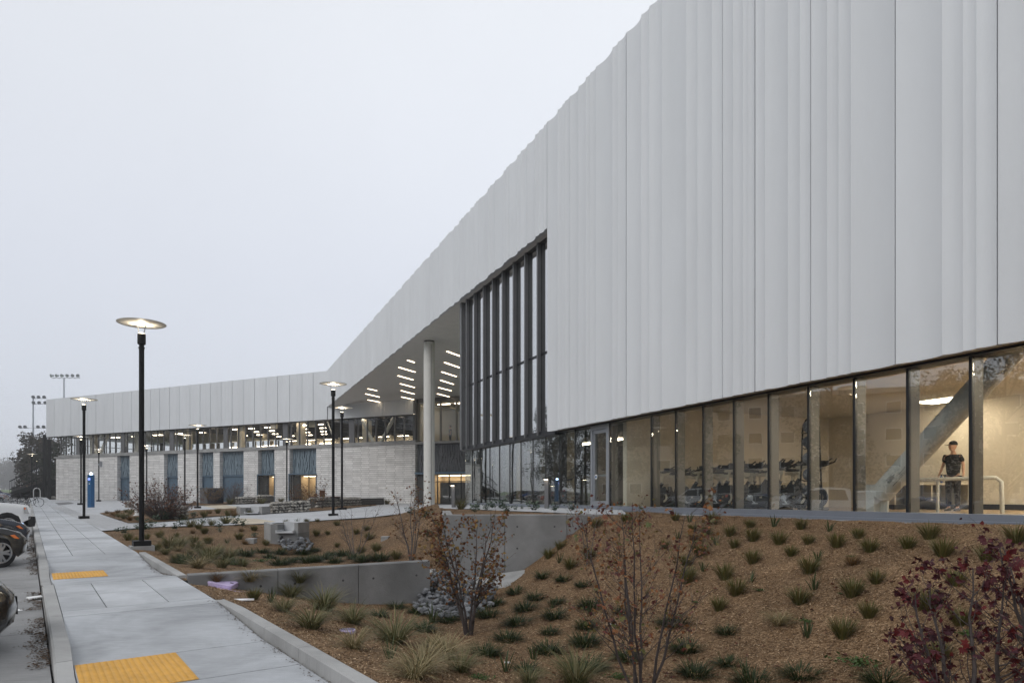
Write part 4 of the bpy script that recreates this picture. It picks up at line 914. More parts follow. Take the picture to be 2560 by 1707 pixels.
# upper hall inside the wing
D = 18.0; qm = q_wing(430)
b = MB(); b.box(qa - .2, qb + 16, -.45 - D, -.55, 6.6, 6.72, WNG); b.build('upper_floor', 'grey_wall', BLD)
b = MB(); b.box(qm, qb, -.45 - D, -.5, 9.52, 9.6, WNG); b.build('upper_ceiling', 'dark_ceiling', BLD)
b = MB(); b.box(qa - .2, qm, -.45 - D, -.5, 9.55, 9.6, WNG); b.box(qb, qb + 16, -10.5, -.6, 10.56, 10.66, WNG); b.build('upper_ceiling', 'room_ceiling', BLD)
for k in range(16):
    q = qm + .8 + k * (qb - qm - 1) / 16; b = MB(); b.box(q, q + .14, -D, -.7, 9.24, 9.51, WNG); b.build('joist', 'dark_ceiling', BLD)
b = MB(); b.box(qm, qb, -.65 - D, -.45 - D, 6.72, 9.5, WNG); b.build('upper_wall', 'cream_wall', BLD)
b = MB(); b.box(qb + .05, qb + .2, -10.5, -1.2, 6.72, 10.5, WNG); b.box(qb + .2, qb + 16, -10.7, -10.5, 6.72, 10.5, WNG); b.build('upper_wall', 'cream_wall', BLD)
for k in range(13):
    o_ = -.7 - k * 1.42; b = MB(); b.box(qa - .12, qa - .02, o_ - .10, o_ + (.35 if k % 4 == 2 else .02), 6.72, 9.5, WNG); b.build('end_mullion', 'fin_grey', BLD)
b = MB(); b.box(qa - .1, qa - .04, -D, -.7, 8.3, 8.38, WNG); b.build('end_transom', 'fin_grey', BLD)
b = MB(); b.box(qa - .12, qa, -D, -.7, 6.72, 7.0, WNG); b.build('end_sill', 'tan_panel', BLD)
k = 0; q = qa + .3
while q < qm:
    b = MB(); b.box(q, q + (.55 if k % 4 == 0 else .16), -.5 - D, -.3 - D, 6.72, 9.5, WNG); b.build('far_mullion', 'grey_wall' if k % 4 else 'tan_panel', BLD); q += 1.45; k += 1
b = MB(); b.box(qa, qm, -.44 - D, -.36 - D, 8.6, 8.72, WNG); b.build('far_transom', 'fin_grey', BLD)
b = MB(); b.box(qa, qm, -.5 - D, -.45 - D, 6.72, 7.7, WNG); b.build('far_sill', 'tan_panel', BLD)
zb5 = lambda x, y: (560 + x / 7.35, 1040 + y / 7.35)
for x, y in [(200, 238), (300, 300), (380, 355), (505, 222), (585, 285), (650, 340), (800, 203), (875, 265), (938, 322), (1000, 372), (1285, 358), (1460, 163), (1495, 232), (1525, 292), (1570, 343), (1795, 146), (1815, 213), (1830, 275), (1840, 325)]:
    w = W(*zb5(x, y), 9.2); fr = Fr((w[0], w[1]), WNG.ex, WNG.ey); b = MB(); b.box(-.34, .34, -.14, .14, 9.14, 9.2, fr); b.build('hanging_light', 'light_wing', BLD)
for x0, x1, y in [(150, 255, 448), (690, 735, 496), (850, 950, 483), (1465, 1540, 443), (1820, 1930, 432)]:
    px = zb5((x0 + x1) / 2, y); q = q_wing(px[0], -.5 - D); b = MB(); b.box(q - .9, q + .9, -.44 - D, -.30 - D, 8.72, 8.82, WNG); b.build('wall_light', 'light_wing', BLD)
for k in range(5):
    q = qa + 2 + k * 4.2; b = MB(); b.box(q, q + 1.4, -6, -5.6, 9.5, 9.545, WNG); b.build('ceiling_light', 'light_wing', BLD)
for k in range(11):
    q = qm + 1 + k * (qb - qm - 3) / 10; b = MB(); b.box(q, q + 1.5, -1.5, -1.2, 9.47, 9.515, WNG); b.build('ceiling_light', 'light_wing', BLD)  # unseen strips added by the glass as warm fill for columns and floor
    b = MB(); b.box(q, q + 1.5, .3 - D, .6 - D, 9.20, 9.235, WNG); b.build('wall_fill_strip', 'light_wing', BLD)  # glowing strip added to brighten the back wall
for k in range(4):
    b = MB(); b.box(qb + 1 + k * 1.9, qb + 2.3 + k * 1.9, -3.2, -3.0, 10.5, 10.555, WNG); b.build('ceiling_light', 'light_wing', BLD)
for x, y in [(315, 232), (770, 372), (920, 190), (1350, 340), (1625, 155)]:
    w = W(*zb5(x, y), 9.0); fr = Fr((w[0], w[1]), WNG.ex, WNG.ey); b = MB(); b.box(-.4, .4, -.12, .12, 8.75, 9.3, fr); b.build('ceiling_speaker', 'bike_cream', BLD)
# diagonal steel inside the window band
def wbrace(q0, q1, z0, z1, o=-1.5, r=.17, m='brace_white'):
    b = MB(); b.tube([WNG.p(q0, o, z0), WNG.p(q1, o, z1)], r, 12); b.build('steel_brace', m, BLD, smooth=50)
for a, c in ((222, 246), (270, 250), (300, 330)): wbrace(q_wing(a, -1.5), q_wing(c, -1.5), 9.45 if a != 300 else 6.8, 6.8 if a != 300 else 9.45, m='cream_wall')
for a, c in ((906, 936), (985, 950)): wbrace(q_wing(a, -1.5), q_wing(c, -1.5), 9.3, 6.8)
wbrace(q_wing(818, -1.5), q_wing(836, -1.5), 9.3, 7.4, r=.08)
# ------------------------------------------------------------------ lamps, masts, posts
def make_lamp(height=5.72, footing=False):
    o = empty('street_lamp')
    if footing:
        b = MB(); b.box(-.27, .27, -.27, .27, -.25, .06); b.build('footing', 'concrete_mid', o)
    z = .06 if footing else 0
    b = MB(); b.box(-.2, .2, -.2, .2, z - .1, z + .13); b.build('base_cover', 'black_paint', o)
    b = MB(); b.lathe([(.062, z + .12), (.062, height - .62), (.075, height - .62), (.075, height - .58), (.058, height - .58), (.058, height - .5)], 16); b.build('pole', 'black_paint', o, smooth=40)
    b = MB(); b.lathe([(.07, height - .52), (.098, height - .5), (.098, height - .26), (.085, height - .24)], 16); co = b.build('lamp_housing', 'black_paint', o, smooth=40)
    b = MB(); b.lathe([(.07, height - .245), (.07, height - .225)], 16); b.build('lamp_lens', 'light_lens', co, smooth=40)
    for a in (.5, 3.64):
        b = MB(); b.tube([(.08 * math.cos(a), .08 * math.sin(a), height - .27), (.17 * math.cos(a), .17 * math.sin(a), height + .0)], .012, 6); b.build('strut', 'alu', o)
    b = MB(); b.lathe([(.03, height + .0), (.30, height + .005), (.57, height + .022), (.575, height + .03), (.40, height + .055), (.15, height + .075), (.02, height + .08)], 40); b.build('reflector_disc', 'lamp_disc', o, smooth=35)
    ld = bpy.data.lights.new('lamp_light', 'SPOT'); ld.energy = 26; ld.color = (1, .84, .62); ld.spot_size = R(150); ld.spot_blend = .6; ld.shadow_soft_size = .05
    lo = bpy.data.objects.new('lamp_light', ld); COL.objects.link(lo); lo.parent = o; lo.location = (0, 0, height - .2); lo.rotation_euler = (math.pi, 0, 0)
    return o
lamp_a = make_lamp(footing=True); lamp_p = make_lamp(); first = [True]
def place_lamp(px, yd, zp, label, Hh=5.72, Y=None, foot=False, on=True, base=None):
    if base: x, Y, z = base
    else:
        Y = Y or 1707 * (Hh + zp - H) / (YH - yd - SL * F); x = XY(px, Y); z = zp + zb(Y)
    src = lamp_a if foot else lamp_p; o = src if (foot or first[0]) else copy_tree(src)
    if not foot: first[0] = False
    o.location = (x, Y, z); o.rotation_euler = (0, 0, px * .37); tag(o, label, 'street lamp', 'black disc street lamps')
    return o
place_lamp(354, 811, 0, 'nearest and tallest street lamp, on a concrete footing beside the sidewalk', foot=True, base=G(354, 1369, 0.0))
place_lamp(210, 1021, 0, 'street lamp at the sidewalk edge just left of the blue emergency post', base=G(210, 1296, 0.0))
place_lamp(833, 962, .25, 'street lamp on the path in front of the canopy tip, nearer of a close pair', Y=29.6)
place_lamp(855, 1020, .236, 'street lamp just behind the one at the canopy tip, farther of the pair', Y=38.5)
place_lamp(494, 1065, .0, 'street lamp standing by the big round shrub on the upper path', base=cast(494, 1270))
place_lamp(202.5, 1092, -.02, 'street lamp half hidden behind the lamp left of the blue post')
place_lamp(247, 1124, -.14, 'street lamp against the left part of the brick wall, with a small camera')
place_lamp(366.6, 1114.6, -.1, 'street lamp rising behind the round shrub, right of the nearest lamp')
place_lamp(462, 1088, -.02, 'street lamp left of the one on the upper path, base behind shrubs')
place_lamp(717, 1097.5, -.0, 'street lamp in front of the brick pier between the two lit doorways')
place_lamp(79.7, 1135, -.1, 'far street lamp at the left, nearest of the three by the dark trees')
place_lamp(91, 1148, -.1, 'far street lamp at the left, right one of three by the dark trees')
place_lamp(72, 1173, -.2, 'farthest small street lamp at the left, beside the parked car rows')
# security camera on one lamp
o = empty('security_camera', (XY(252, 74.0), 74.0, H + (YH - 1160) / F * 74.0), 'small white security camera box on a lamp pole before the brick wall', 'camera'); b = MB(); fr = Fr((o.location.x, o.location.y), WNG.ex, WNG.ey)
b.box(-.12, .12, -.1, .1, o.location.z - .3, o.location.z + .3, fr); b.build('housing', 'alu', o); b = MB(); b.tube([(o.location.x - .3, o.location.y, o.location.z), (o.location.x + .3, o.location.y, o.location.z - .3)], .04, 8); b.build('arm', 'alu', o)

def flood(o, M, cap=True):
    b = MB(); b.lathe([(.02, -.32), (.16, -.28), (.20, -.1), (.28, .12), (.30, .2), (.24, .2)], 14, M.translation, M.to_3x3()); b.build('floodlight', 'alu', o, smooth=40)
m1 = empty('floodlight_mast', (XY(83, 122), 122, zb(122)), 'slim grey floodlight mast with two crossarms at the left edge', 'light mast')
bz0 = m1.location; b = MB(); b.tube([(bz0.x, bz0.y, bz0.z - .3), (bz0.x, bz0.y, 19.4)], [.22, .12], 10); b.build('pole', 'alu', m1, smooth=60)
for zz, xs_ in ((19.2, (.25, 1.2, 2.2)), (18.2, (.3, 1.3, 2.4)), (13.9, (-2.1, -1.2, 1.1, 2.1, 3.6))):
    b = MB(); b.tube([(bz0.x + min(xs_) - .3, bz0.y, zz), (bz0.x + max(xs_) + .3, bz0.y, zz)], .05, 6); b.build('crossarm', 'alu', m1)
    for x in xs_: flood(m1, Matrix.Translation((bz0.x + x, bz0.y - .3, zz + .25)) @ Matrix.Rotation(R(115), 4, 'X') @ Matrix.Rotation(R(20), 4, 'Y'))
m2 = empty('floodlight_mast', (XY(160, 150), 150, zb(150)), 'floodlight mast with six bowl lamps rising above the left roof', 'light mast')
bz0 = m2.location; b = MB(); b.tube([(bz0.x, bz0.y, bz0.z - .3), (bz0.x, bz0.y, 27.6)], [.3, .16], 10); b.build('pole', 'alu', m2, smooth=60)
b = MB(); b.tube([(bz0.x - 2.7, bz0.y, 27.7), (bz0.x + 3.6, bz0.y, 27.7)], .07, 6); b.build('crossarm', 'alu', m2)
for k in range(6): 
    M = Matrix.Translation((bz0.x - 2.45 + 1.15 * k, bz0.y - .3, 28.2)) @ Matrix.Rotation(R(105), 4, 'X') @ Matrix.Rotation(R(-25 + 8 * k), 4, 'Y') @ Matrix.Scale(1.25, 4); flood(m2, M)

# blue emergency post
p = G(227.5, 1268, 0.0); o = empty('emergency_phone', p, 'tall blue emergency phone post with a glowing blue light on top', 'emergency phone', rz=-.3)
b = MB(); b.box(-.17, .17, -.15, .15, -.1, 2.36); 
me = b.mesh('post', 'phone_blue'); link('post', me, o)
b = MB(); b.box(-.1, .1, -.17, -.148, 1.98, 2.14); link('speaker_panel', b.mesh('speaker_panel', 'panel_blue'), o)
b = MB(); b.lathe([(.045, -.004), (.045, .004)], 16, (0.02, -.152, 1.72), Matrix.Rotation(math.pi / 2, 3, 'X')); link('call_button', b.mesh('call_button', 'white_paint'), o)
b = MB(); b.lathe([(.07, 2.36), (.08, 2.40), (.075, 2.48), (.04, 2.53), (.005, 2.54)], 16); link('beacon', b.mesh('beacon', 'beacon_blue', 40), o)
b = MB(); b.lathe([(.11, 2.355), (.11, 2.375)], 16); link('beacon_base', b.mesh('beacon_base', 'alu', 40), o)
# fire hydrant
p = cast(342, 1288); o = empty('fire_hydrant', p, 'white fire hydrant beside the nearest lamp pole and round shrub', 'hydrant', rz=.6)
b = MB(); b.lathe([(.17, -.05), (.17, .03), (.10, .04), (.10, .42), (.14, .44), (.14, .50), (.115, .52), (.12, .60), (.08, .69), (.03, .73), (.03, .76), (.015, .77)], 18); link('barrel', b.mesh('barrel', 'white_paint', 40), o)
for d_, L, r in (((1, 0, 0), .2, .05), ((-1, 0, 0), .2, .05), ((0, -1, 0), .24, .075)):
    b = MB(); c = Vector((0, 0, .34)); d_ = Vector(d_); b.tube([c, c + d_ * (L - .05)], r, 12); b.tube([c + d_ * (L - .05), c + d_ * L], r * 1.25, 8); b.tube([c + d_ * L, c + d_ * (L + .03)], .018, 5); link('outlet', b.mesh('outlet', 'white_paint', 40), o)
# bollard lights
def bollard(loc, label, h):
    o = empty('bollard_light', loc, label, 'bollard', 'bollard lights by the glass', rz=-.4)
    b = MB(); b.box(-.07, .07, -.05, .05, -.15, h); link('post', b.mesh('post', 'fin_grey'), o)
    b = MB(); b.box(-.078, .078, -.16, .058, h + .001, h + .045); link('head', b.mesh('head', 'black_paint'), o)
    b = MB(); b.box(-.06, .06, -.145, -.058, h - .008, h - .001); link('light_strip', b.mesh('light_strip', 'light_lens'), o)
    b = MB(); b.box(-.11, .11, -.09, .09, -.02, .02); link('base_plate', b.mesh('base_plate', 'fin_grey'), o)
bollard((XY(1134, 27.6), 27.6, 1.08), 'dark bollard light at the left, in the planting near the white column', .98)
bollard((XY(1367, 23.3), 23.3, 1.18), 'dark bollard light glowing in front of the lower glass', 1.02)

# ------------------------------------------------------------------ stones: rock piles, gabions
def rock_mesh(seed, flat=.75):
    rg = random.Random(seed); bm = bmesh.new(); bmesh.ops.create_icosphere(bm, subdivisions=1, radius=1)
    cuts = [(Vector((rg.gauss(0, 1), rg.gauss(0, 1), rg.gauss(0, 1))).normalized(), rg.uniform(.5, .82)) for _ in range(7)]
    for v in bm.verts:
        for nrm, d in cuts:
            q = v.co.dot(nrm)
            if q > d: v.co -= nrm * (q - d)
        v.co *= rg.uniform(.93, 1.07); v.co.z *= flat
    me = bpy.data.meshes.new('rock'); bm.to_mesh(me); bm.free(); return me
ROCKS = {}
for mname in ('stone_riprap', 'stone_gabion'):
    ROCKS[mname] = []
    for k in range(8):
        me = rock_mesh(k + (50 if mname == 'stone_gabion' else 0)); me.materials.append(MATS[mname]); ROCKS[mname].append(me)
def put_rock(par, loc, s, m, rg, name='rock'):
    o = bpy.data.objects.new(name, rg.choice(ROCKS[m])); COL.objects.link(o); o.parent = par; o.location = Vector(loc) - par.location
    o.scale = (s * rg.uniform(.8, 1.35), s * rg.uniform(.8, 1.2), s * rg.uniform(.7, 1.1)); o.rotation_euler = (rg.uniform(-.5, .5), rg.uniform(-.5, .5), rg.uniform(0, 6.28)); return o
def rock_pile(pts, n, size, label, zf, seed, hump):
    rg = random.Random(seed); cx = sum(p[0] for p in pts) / len(pts); cy = sum(p[1] for p in pts) / len(pts)
    par = empty('rock_pile', (cx, cy, zf(cx, cy)), label, 'rocks'); P = np.array(pts); x0, y0 = P.min(0); x1, y1 = P.max(0); k = 0; placed = []
    tries = 0
    while k < n and tries < n * 60:
        tries += 1; x, y = rg.uniform(x0, x1), rg.uniform(y0, y1)
        if not inpoly(np.array([x]), np.array([y]), pts)[0]: continue
        s = size * rg.choice((.7, .85, 1, 1, 1.25)); lay = 0 if k < n * .8 else 1
        if lay == 0 and any((x - a) ** 2 + (y - b) ** 2 < (.86 * (s + c)) ** 2 for a, b, c in placed): 
            if tries < n * 40: continue
        if lay == 0: placed.append((x, y, s))
        put_rock(par, (x, y, zf(x, y) + hump(x, y) + s * (.35 + .8 * lay)), s, 'stone_riprap', rg); k += 1
pl = [(-1.85, 13.9), (-1.85, 13.4), (-1.8, 12.6), (-1.35, 11.85), (-.85, 11.8), (-.4, 12.4), (-.3, 13.5), (-1.0, 14.3), (-1.5, 15.2), (-1.75, 14.9)]
rock_pile(pl, 230, .085, 'pile of angular grey rocks where the low wall meets the weir', lambda x, y: zb(y) + float(fA(np.array([x]), np.array([y]))[0]), 8, lambda x, y: .05 + .16 * max(0, min(1, (y - 12.2) / 2.2)))
c = cast(735, 1372); pl = [(c[0] - .75, c[1] + .75), (c[0] - .3, c[1] - .35), (c[0] + .15, c[1] - 1.0), (c[0] + .75, c[1] - .9), (c[0] + .55, c[1] + .1), (c[0] + .2, c[1] + .85)]
rock_pile(pl, 85, .085, 'small heap of pale grey rocks under the concrete spout', lambda x, y: zb(y) + float(fB(np.array([x]), np.array([y]))[0]), 9, lambda x, y: .12)

def gabion(p0, p1, depth, h, label, z0, z1, ssz=.105, seed=0):
    """wire basket of stones from p0 to p1 (front edge), base heights z0, z1"""
    rg = random.Random(seed); a = Vector((p0[0], p0[1])); d = Vector((p1[0], p1[1])) - a; L = d.length; d /= L; nb = Vector((-d.y, d.x))
    if nb.y < 0: nb = -nb
    o = empty('gabion_wall', (a.x, a.y, z0), label, 'gabion wall', 'stone gabion walls on the plaza')
    def P(u, w, v): q = a + d * u + nb * w; return (q.x, q.y, z0 + (z1 - z0) * u / L + v)
    c = MB(); g = .06; c.hexa([P(g, g, -.1), P(L - g, g, -.1), P(L - g, depth - g, -.1), P(g, depth - g, -.1)], [P(g, g, h - g), P(L - g, g, h - g), P(L - g, depth - g, h - g), P(g, depth - g, h - g)]); c.build('stone_core', 'core_dark', o)
    cells = []
    nu, nv, nw = max(2, round(L / (ssz * 1.55))), max(2, round(h / (ssz * 1.45))), max(2, round(depth / (ssz * 1.6)))
    for i in range(nu):
        for j in range(nv): cells.append((L * (i + .5 + .25 * (j % 2)) / (nu + .25), .045, h * (j + .5) / nv))
        for k in range(nw): cells.append((L * (i + .5) / nu, depth * (k + .5) / nw, h - .05))
    for k in range(nw):
        for j in range(nv): cells.append((.05, depth * (k + .5) / nw, h * (j + .5) / nv)); cells.append((L - .05, depth * (k + .5) / nw, h * (j + .5) / nv))
    extra = None
    for i, (u, w, v) in enumerate(cells[:290]):
        s = ssz * rg.uniform(.72, 1.1); put_rock(o, P(min(L - .02, max(.02, u + rg.uniform(-.03, .03))), w + rg.uniform(-.015, .02), v + rg.uniform(-.025, .025)), s, 'stone_gabion', rg, 'stone')
    wr = MB()
    for i in range(int(L / .3) + 1):
        u = min(L, i * .3); wr.tube([P(u, -.075, 0), P(u, -.075, h + .05), P(u, depth, h + .05)], .004, 3, False)
    for j in range(int(h / .2) + 2):
        v = min(h + .05, j * .2); wr.tube([P(0, -.075, v), P(L, -.075, v)], .004, 3, False)
    tag(wr.build('wire_mesh', 'wire', o, fix=False), kind='stuff'); return o
def gab(px0, y0, px1, y1, dep, h, label, seed, ssz=.105):
    a, b_ = cast(px0, y0), cast(px1, y1); gabion(a, b_, dep, h, label, a[2], b_[2], ssz, seed)
gab(680, 1283.5, 775, 1279, .75, .58, 'straight gabion wall of pale stones in the middle of the mulch bed', 1)
gab(790, 1268.5, 962, 1260, .6, .62, 'long gabion wall carrying the wooden bench, in front of the plain brick wall', 2, .13)
gab(640, 1257.5, 671, 1256, .6, .72, 'small far gabion wall in front of the lit double doorway', 3, .12)
gab(604, 1259.5, 640, 1257.7, .6, .6, 'far gabion wall half behind the leafless bush by the blue doors', 5, .12)
gab(441, 1298, 471, 1297, 1.5, .55, 'gabion wall end peeping out right of the big round shrub', 4)
# granite block seat
a = cast(312, 1268.5); o = empty('stone_block', a, 'rough grey granite block seat on the plaza left of the hydrant', 'stone block'); fr = Fr((a[0], a[1]), WNG.ex, (0.4335, 0.9011)); b = MB()
for u0, u1 in ((0, 1.1), (1.12, 1.9)): b.box(u0, u1, .0, .6, a[2] - .05, a[2] + .45 - .02 * u0, fr)
b.build('granite', 'stone_gabion', o)

# ------------------------------------------------------------------ concrete spouts, boxes, lids, litter
def spout(px, py, w, h, label, cat='spout', scale=1.0):
    c = cast(px, py); o = empty('water_spout', c, label, cat); ang = math.radians(-4); fr = Fr((c[0], c[1]), (math.cos(ang), math.sin(ang)), (-math.sin(ang), math.cos(ang))); z = c[2] - .25; t = c[2] + h
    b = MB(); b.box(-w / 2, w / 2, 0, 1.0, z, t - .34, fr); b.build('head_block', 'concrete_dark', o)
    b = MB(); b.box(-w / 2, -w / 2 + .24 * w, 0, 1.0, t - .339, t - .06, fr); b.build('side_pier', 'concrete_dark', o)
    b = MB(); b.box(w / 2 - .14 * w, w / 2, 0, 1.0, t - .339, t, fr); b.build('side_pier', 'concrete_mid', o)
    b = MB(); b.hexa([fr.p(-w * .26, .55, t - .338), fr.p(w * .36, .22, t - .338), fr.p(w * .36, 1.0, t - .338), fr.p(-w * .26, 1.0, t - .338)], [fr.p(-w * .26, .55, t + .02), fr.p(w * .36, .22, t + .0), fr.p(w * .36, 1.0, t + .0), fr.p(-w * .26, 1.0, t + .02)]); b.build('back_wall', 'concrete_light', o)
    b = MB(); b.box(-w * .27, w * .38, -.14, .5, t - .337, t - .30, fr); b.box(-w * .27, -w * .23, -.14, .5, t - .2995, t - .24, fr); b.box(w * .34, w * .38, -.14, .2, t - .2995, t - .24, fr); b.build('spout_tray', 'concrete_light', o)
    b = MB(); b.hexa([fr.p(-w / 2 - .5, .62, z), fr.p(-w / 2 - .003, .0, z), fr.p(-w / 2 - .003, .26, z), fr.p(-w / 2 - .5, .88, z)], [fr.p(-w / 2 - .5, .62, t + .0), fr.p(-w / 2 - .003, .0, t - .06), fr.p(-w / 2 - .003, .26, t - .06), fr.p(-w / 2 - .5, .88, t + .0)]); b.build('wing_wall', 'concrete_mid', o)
spout(711, 1361, .92, .72, 'concrete spout with a pale tray pouring onto the small rock heap')
spout(628, 1287, 1.1, .42, 'low concrete spout box in the bed left of the straight gabion wall')
def grey_box(px, py, w, d_, h, label):
    c = cast(px, py); o = empty('drain_box', c, label, 'drain box', 'small grey drain boxes in the mulch'); b = MB(); b.box(c[0] - w / 2, c[0] + w / 2, c[1], c[1] + d_, c[2] - .1, c[2] + h); b.build('box', 'concrete_mid', o); b = MB(); b.box(c[0] - w / 2 - .01, c[0] + w / 2 + .01, c[1] - .01, c[1] + d_ + .01, c[2] + h + .001, c[2] + h + .012); b.build('lid', 'concrete_light', o)
grey_box(624, 1358, .26, .3, .14, 'small grey drain box in the mulch left of the spout')
grey_box(961, 1350, .22, .25, .1, 'small grey drain box on the mulch slope right of the bare sapling')
def lid(pts, label, zoff=.008):
    """rounded plastic box lid given by its four picture corners"""
    mx, my = sum(p[0] for p in pts) / 4, sum(p[1] for p in pts) / 4; c = Vector(cast(mx, my)); L = abs(pts[1][0] - pts[0][0]) / F * c.y; w = min(.34, max(.16, L * .55)); ang = -.12; c.z -= .025
    o = empty('valve_box_lid', c, label, 'valve box', 'purple valve boxes in the mulch', rz=ang); b = MB(); ring = []; e_ = .15; g0 = zground(c.x, c.y); cl_ = lambda v: max(-.16, min(.16, v)); nv_ = Vector((cl_(-(zground(c.x + e_, c.y) - zground(c.x - e_, c.y)) / (2 * e_)), cl_(-(g0 - zground(c.x, c.y - e_)) / e_), 1)).normalized(); o.rotation_euler = (Vector((0, 0, 1)).rotation_difference(nv_).to_matrix() @ Matrix.Rotation(ang, 3, 'Z')).to_euler()
    r = min(.05, w * .35)
    for cx_, cy_, a0 in ((L / 2 - r, w / 2 - r, 0), (-L / 2 + r, w / 2 - r, 90), (-L / 2 + r, -w / 2 + r, 180), (L / 2 - r, -w / 2 + r, 270)):
        for k in range(5): a = R(a0 + 22.5 * k); ring.append((cx_ + r * math.cos(a), cy_ + r * math.sin(a)))
    b.loft([[(x, y, -.06) for x, y in ring], [(x, y, zoff) for x, y in ring], [(x * .97, y * .93, zoff + .012) for x, y in ring]]); link('lid', b.mesh('lid', 'purple_lid', 30), o)
    b = MB(); b.box(L / 2 - .1, L / 2 - .04, -.012, .012, zoff + .0125, zoff + .018); link('finger_slot', b.mesh('finger_slot', 'black_plastic'), o)
z5 = lambda x, y: (500 + x / 2.815, 1150 + y / 2.815)
lid([z5(60, 886), z5(262, 880), z5(235, 858), z5(62, 868)], 'purple valve box lid nearest the low concrete wall')
lid([z5(118, 926), z5(330, 912), z5(300, 890), z5(120, 905)], 'purple valve box lid, longest, middle one of the three by the sidewalk')
lid([z5(252, 956), z5(360, 950), z5(350, 934), z5(255, 940)], 'short purple valve box lid beside the small green tuft')
z6b = lambda x, y: (240 + x / 5.88, 1230 + y / 5.88)
lid([z6b(712, 752), z6b(870, 745), z6b(868, 736), z6b(714, 742)], 'pale purple valve box lid just right of the nearest lamp pole, farther one')
lid([z6b(780, 775), z6b(940, 766), z6b(935, 752), z6b(785, 762)], 'pale purple valve box lid just right of the nearest lamp pole, nearer one')
lid([z6b(1440, 905), z6b(1660, 895), z6b(1655, 878), z6b(1440, 888)], 'pale lid lying among the tan grasses above the low wall')
c = cast(*z5(1038, 1205)); o = empty('round_lid', c, 'round purple grille lid in the mulch beside a tan grass clump', 'valve box'); b = MB(); b.lathe([(.11, -.06), (.11, .02), (.10, .03), (.001, .032)], 24); link('lid', b.mesh('lid', 'purple_lid', 30), o)
b = MB()
for k in range(-4, 5): b.box(k * .02 - .004, k * .02 + .004, -.075, .075, .0325, .036)
link('grille_slot', b.mesh('grille_slot', 'black_plastic'), o)
c = cast(1069, 1512); o = empty('drain_cover', c, 'round dark drain cover at the front edge of the rock pile', 'drain'); b = MB(); b.lathe([(.26, -.1), (.26, .06), (.24, .08), (.001, .085)], 28); link('cover', b.mesh('cover', 'fin_grey', 30), o)
def scrap(px, py, L, label, m='litter', rz=0.3, wave=.02):
    c = cast(px, py); o = empty('paper_scrap', c, label, 'litter', rz=rz); b = MB(); b.hexa([(-L, -L * .3, .004), (L, -L * .2, .006), (L * .8, L * .35, .01), (-L * .7, L * .3, .004)], [(-L, -L * .3, .008), (L, -L * .2, .012 + wave), (L * .8, L * .35, .02), (-L * .7, L * .3, .01 + wave)]); link('sheet', b.mesh('sheet', m), o)
scrap(*z5(300, 988), .16, 'white paper scrap at the sidewalk edge below the purple lids')
scrap(1532, 1562, .05, 'tiny white paper scrap on the mulch by the orange leafed sapling')
scrap(1268, 1658, .04, 'small white scrap beside a green iris clump at the bottom')
zk = lambda x, y: (x / 5.463, 1420 + y / 5.463)
def board(pts, label, z, th, m='white_paint'):
    q = [G(*p, -.15) for p in pts]; c = Vector((sum(v[0] for v in q) / 4, sum(v[1] for v in q) / 4, sum(v[2] for v in q) / 4)); o = empty('white_board', c, label, 'litter'); b = MB(); b.hexa([(v[0], v[1], v[2] + z) for v in q], [(v[0], v[1], v[2] + z + th) for v in q]); b.build('sheet', m, o)
board([zk(358, 428), zk(400, 446), zk(585, 418), zk(560, 400)], 'white plastic tray lying in the gutter against the kerb', .02, .02)
st_ = MB(); q = [G(*zk(x, y), -.146) for x, y in ((60, 602), (150, 600), (320, 568), (240, 552), (120, 560))]; st_.poly(q); tag(st_.build('parking_line', 'white_paint'), kind='structure')
# dark bin enclosure before the blue doors
a = cast(500, 1258); o = empty('bin_enclosure', a, 'dark metal bin enclosure in front of the blue doors', 'bin enclosure'); fr = Fr((a[0], a[1]), WNG.ex, (0.4335, 0.9011))
b = MB(); b.box(0, .95, 0, .9, a[2] - .1, a[2] + 1.35, fr); b.build('dark_panel', 'fin_grey', o); b = MB(); b.box(.955, 1.95, .0, .9, a[2] - .1, a[2] + 1.35, fr); b.build('navy_panel', 'car_navy', o); b = MB(); b.box(-.03, 1.98, -.03, .93, a[2] + 1.351, a[2] + 1.41, fr); b.build('cap', 'fin_grey', o)
# wooden bench on the gabion
a, e_ = cast(793, 1268.3), cast(856, 1265); o = empty('bench', (a[0], a[1], a[2]), 'reddish wooden slatted bench on the long gabion wall', 'bench'); d = Vector((e_[0] - a[0], e_[1] - a[1])); L = d.length; d /= L; fr = Fr((a[0], a[1]), (d.x, d.y), (-d.y, d.x)); zz = a[2] + .70
for k in range(4): b = MB(); b.box(.05, L, .08 + k * .13, .19 + k * .13, zz, zz + .05, fr); b.build('seat_slat', 'wood', o)
for k in range(6): b = MB(); b.box(L * .42 + k * .14, L * .42 + k * .14 + .10, .60, .64, zz + .051, zz + .48, fr); b.build('back_slat', 'wood', o)
b = MB(); b.box(L * .40, L * .42 + .84, .645, .68, zz + .2, zz + .26, fr); b.build('back_rail', 'fin_grey', o)
for u in (.2, L - .25): b = MB(); b.box(u, u + .06, .08, .58, zz - .09, zz - .001, fr); b.build('bench_support', 'fin_grey', o)
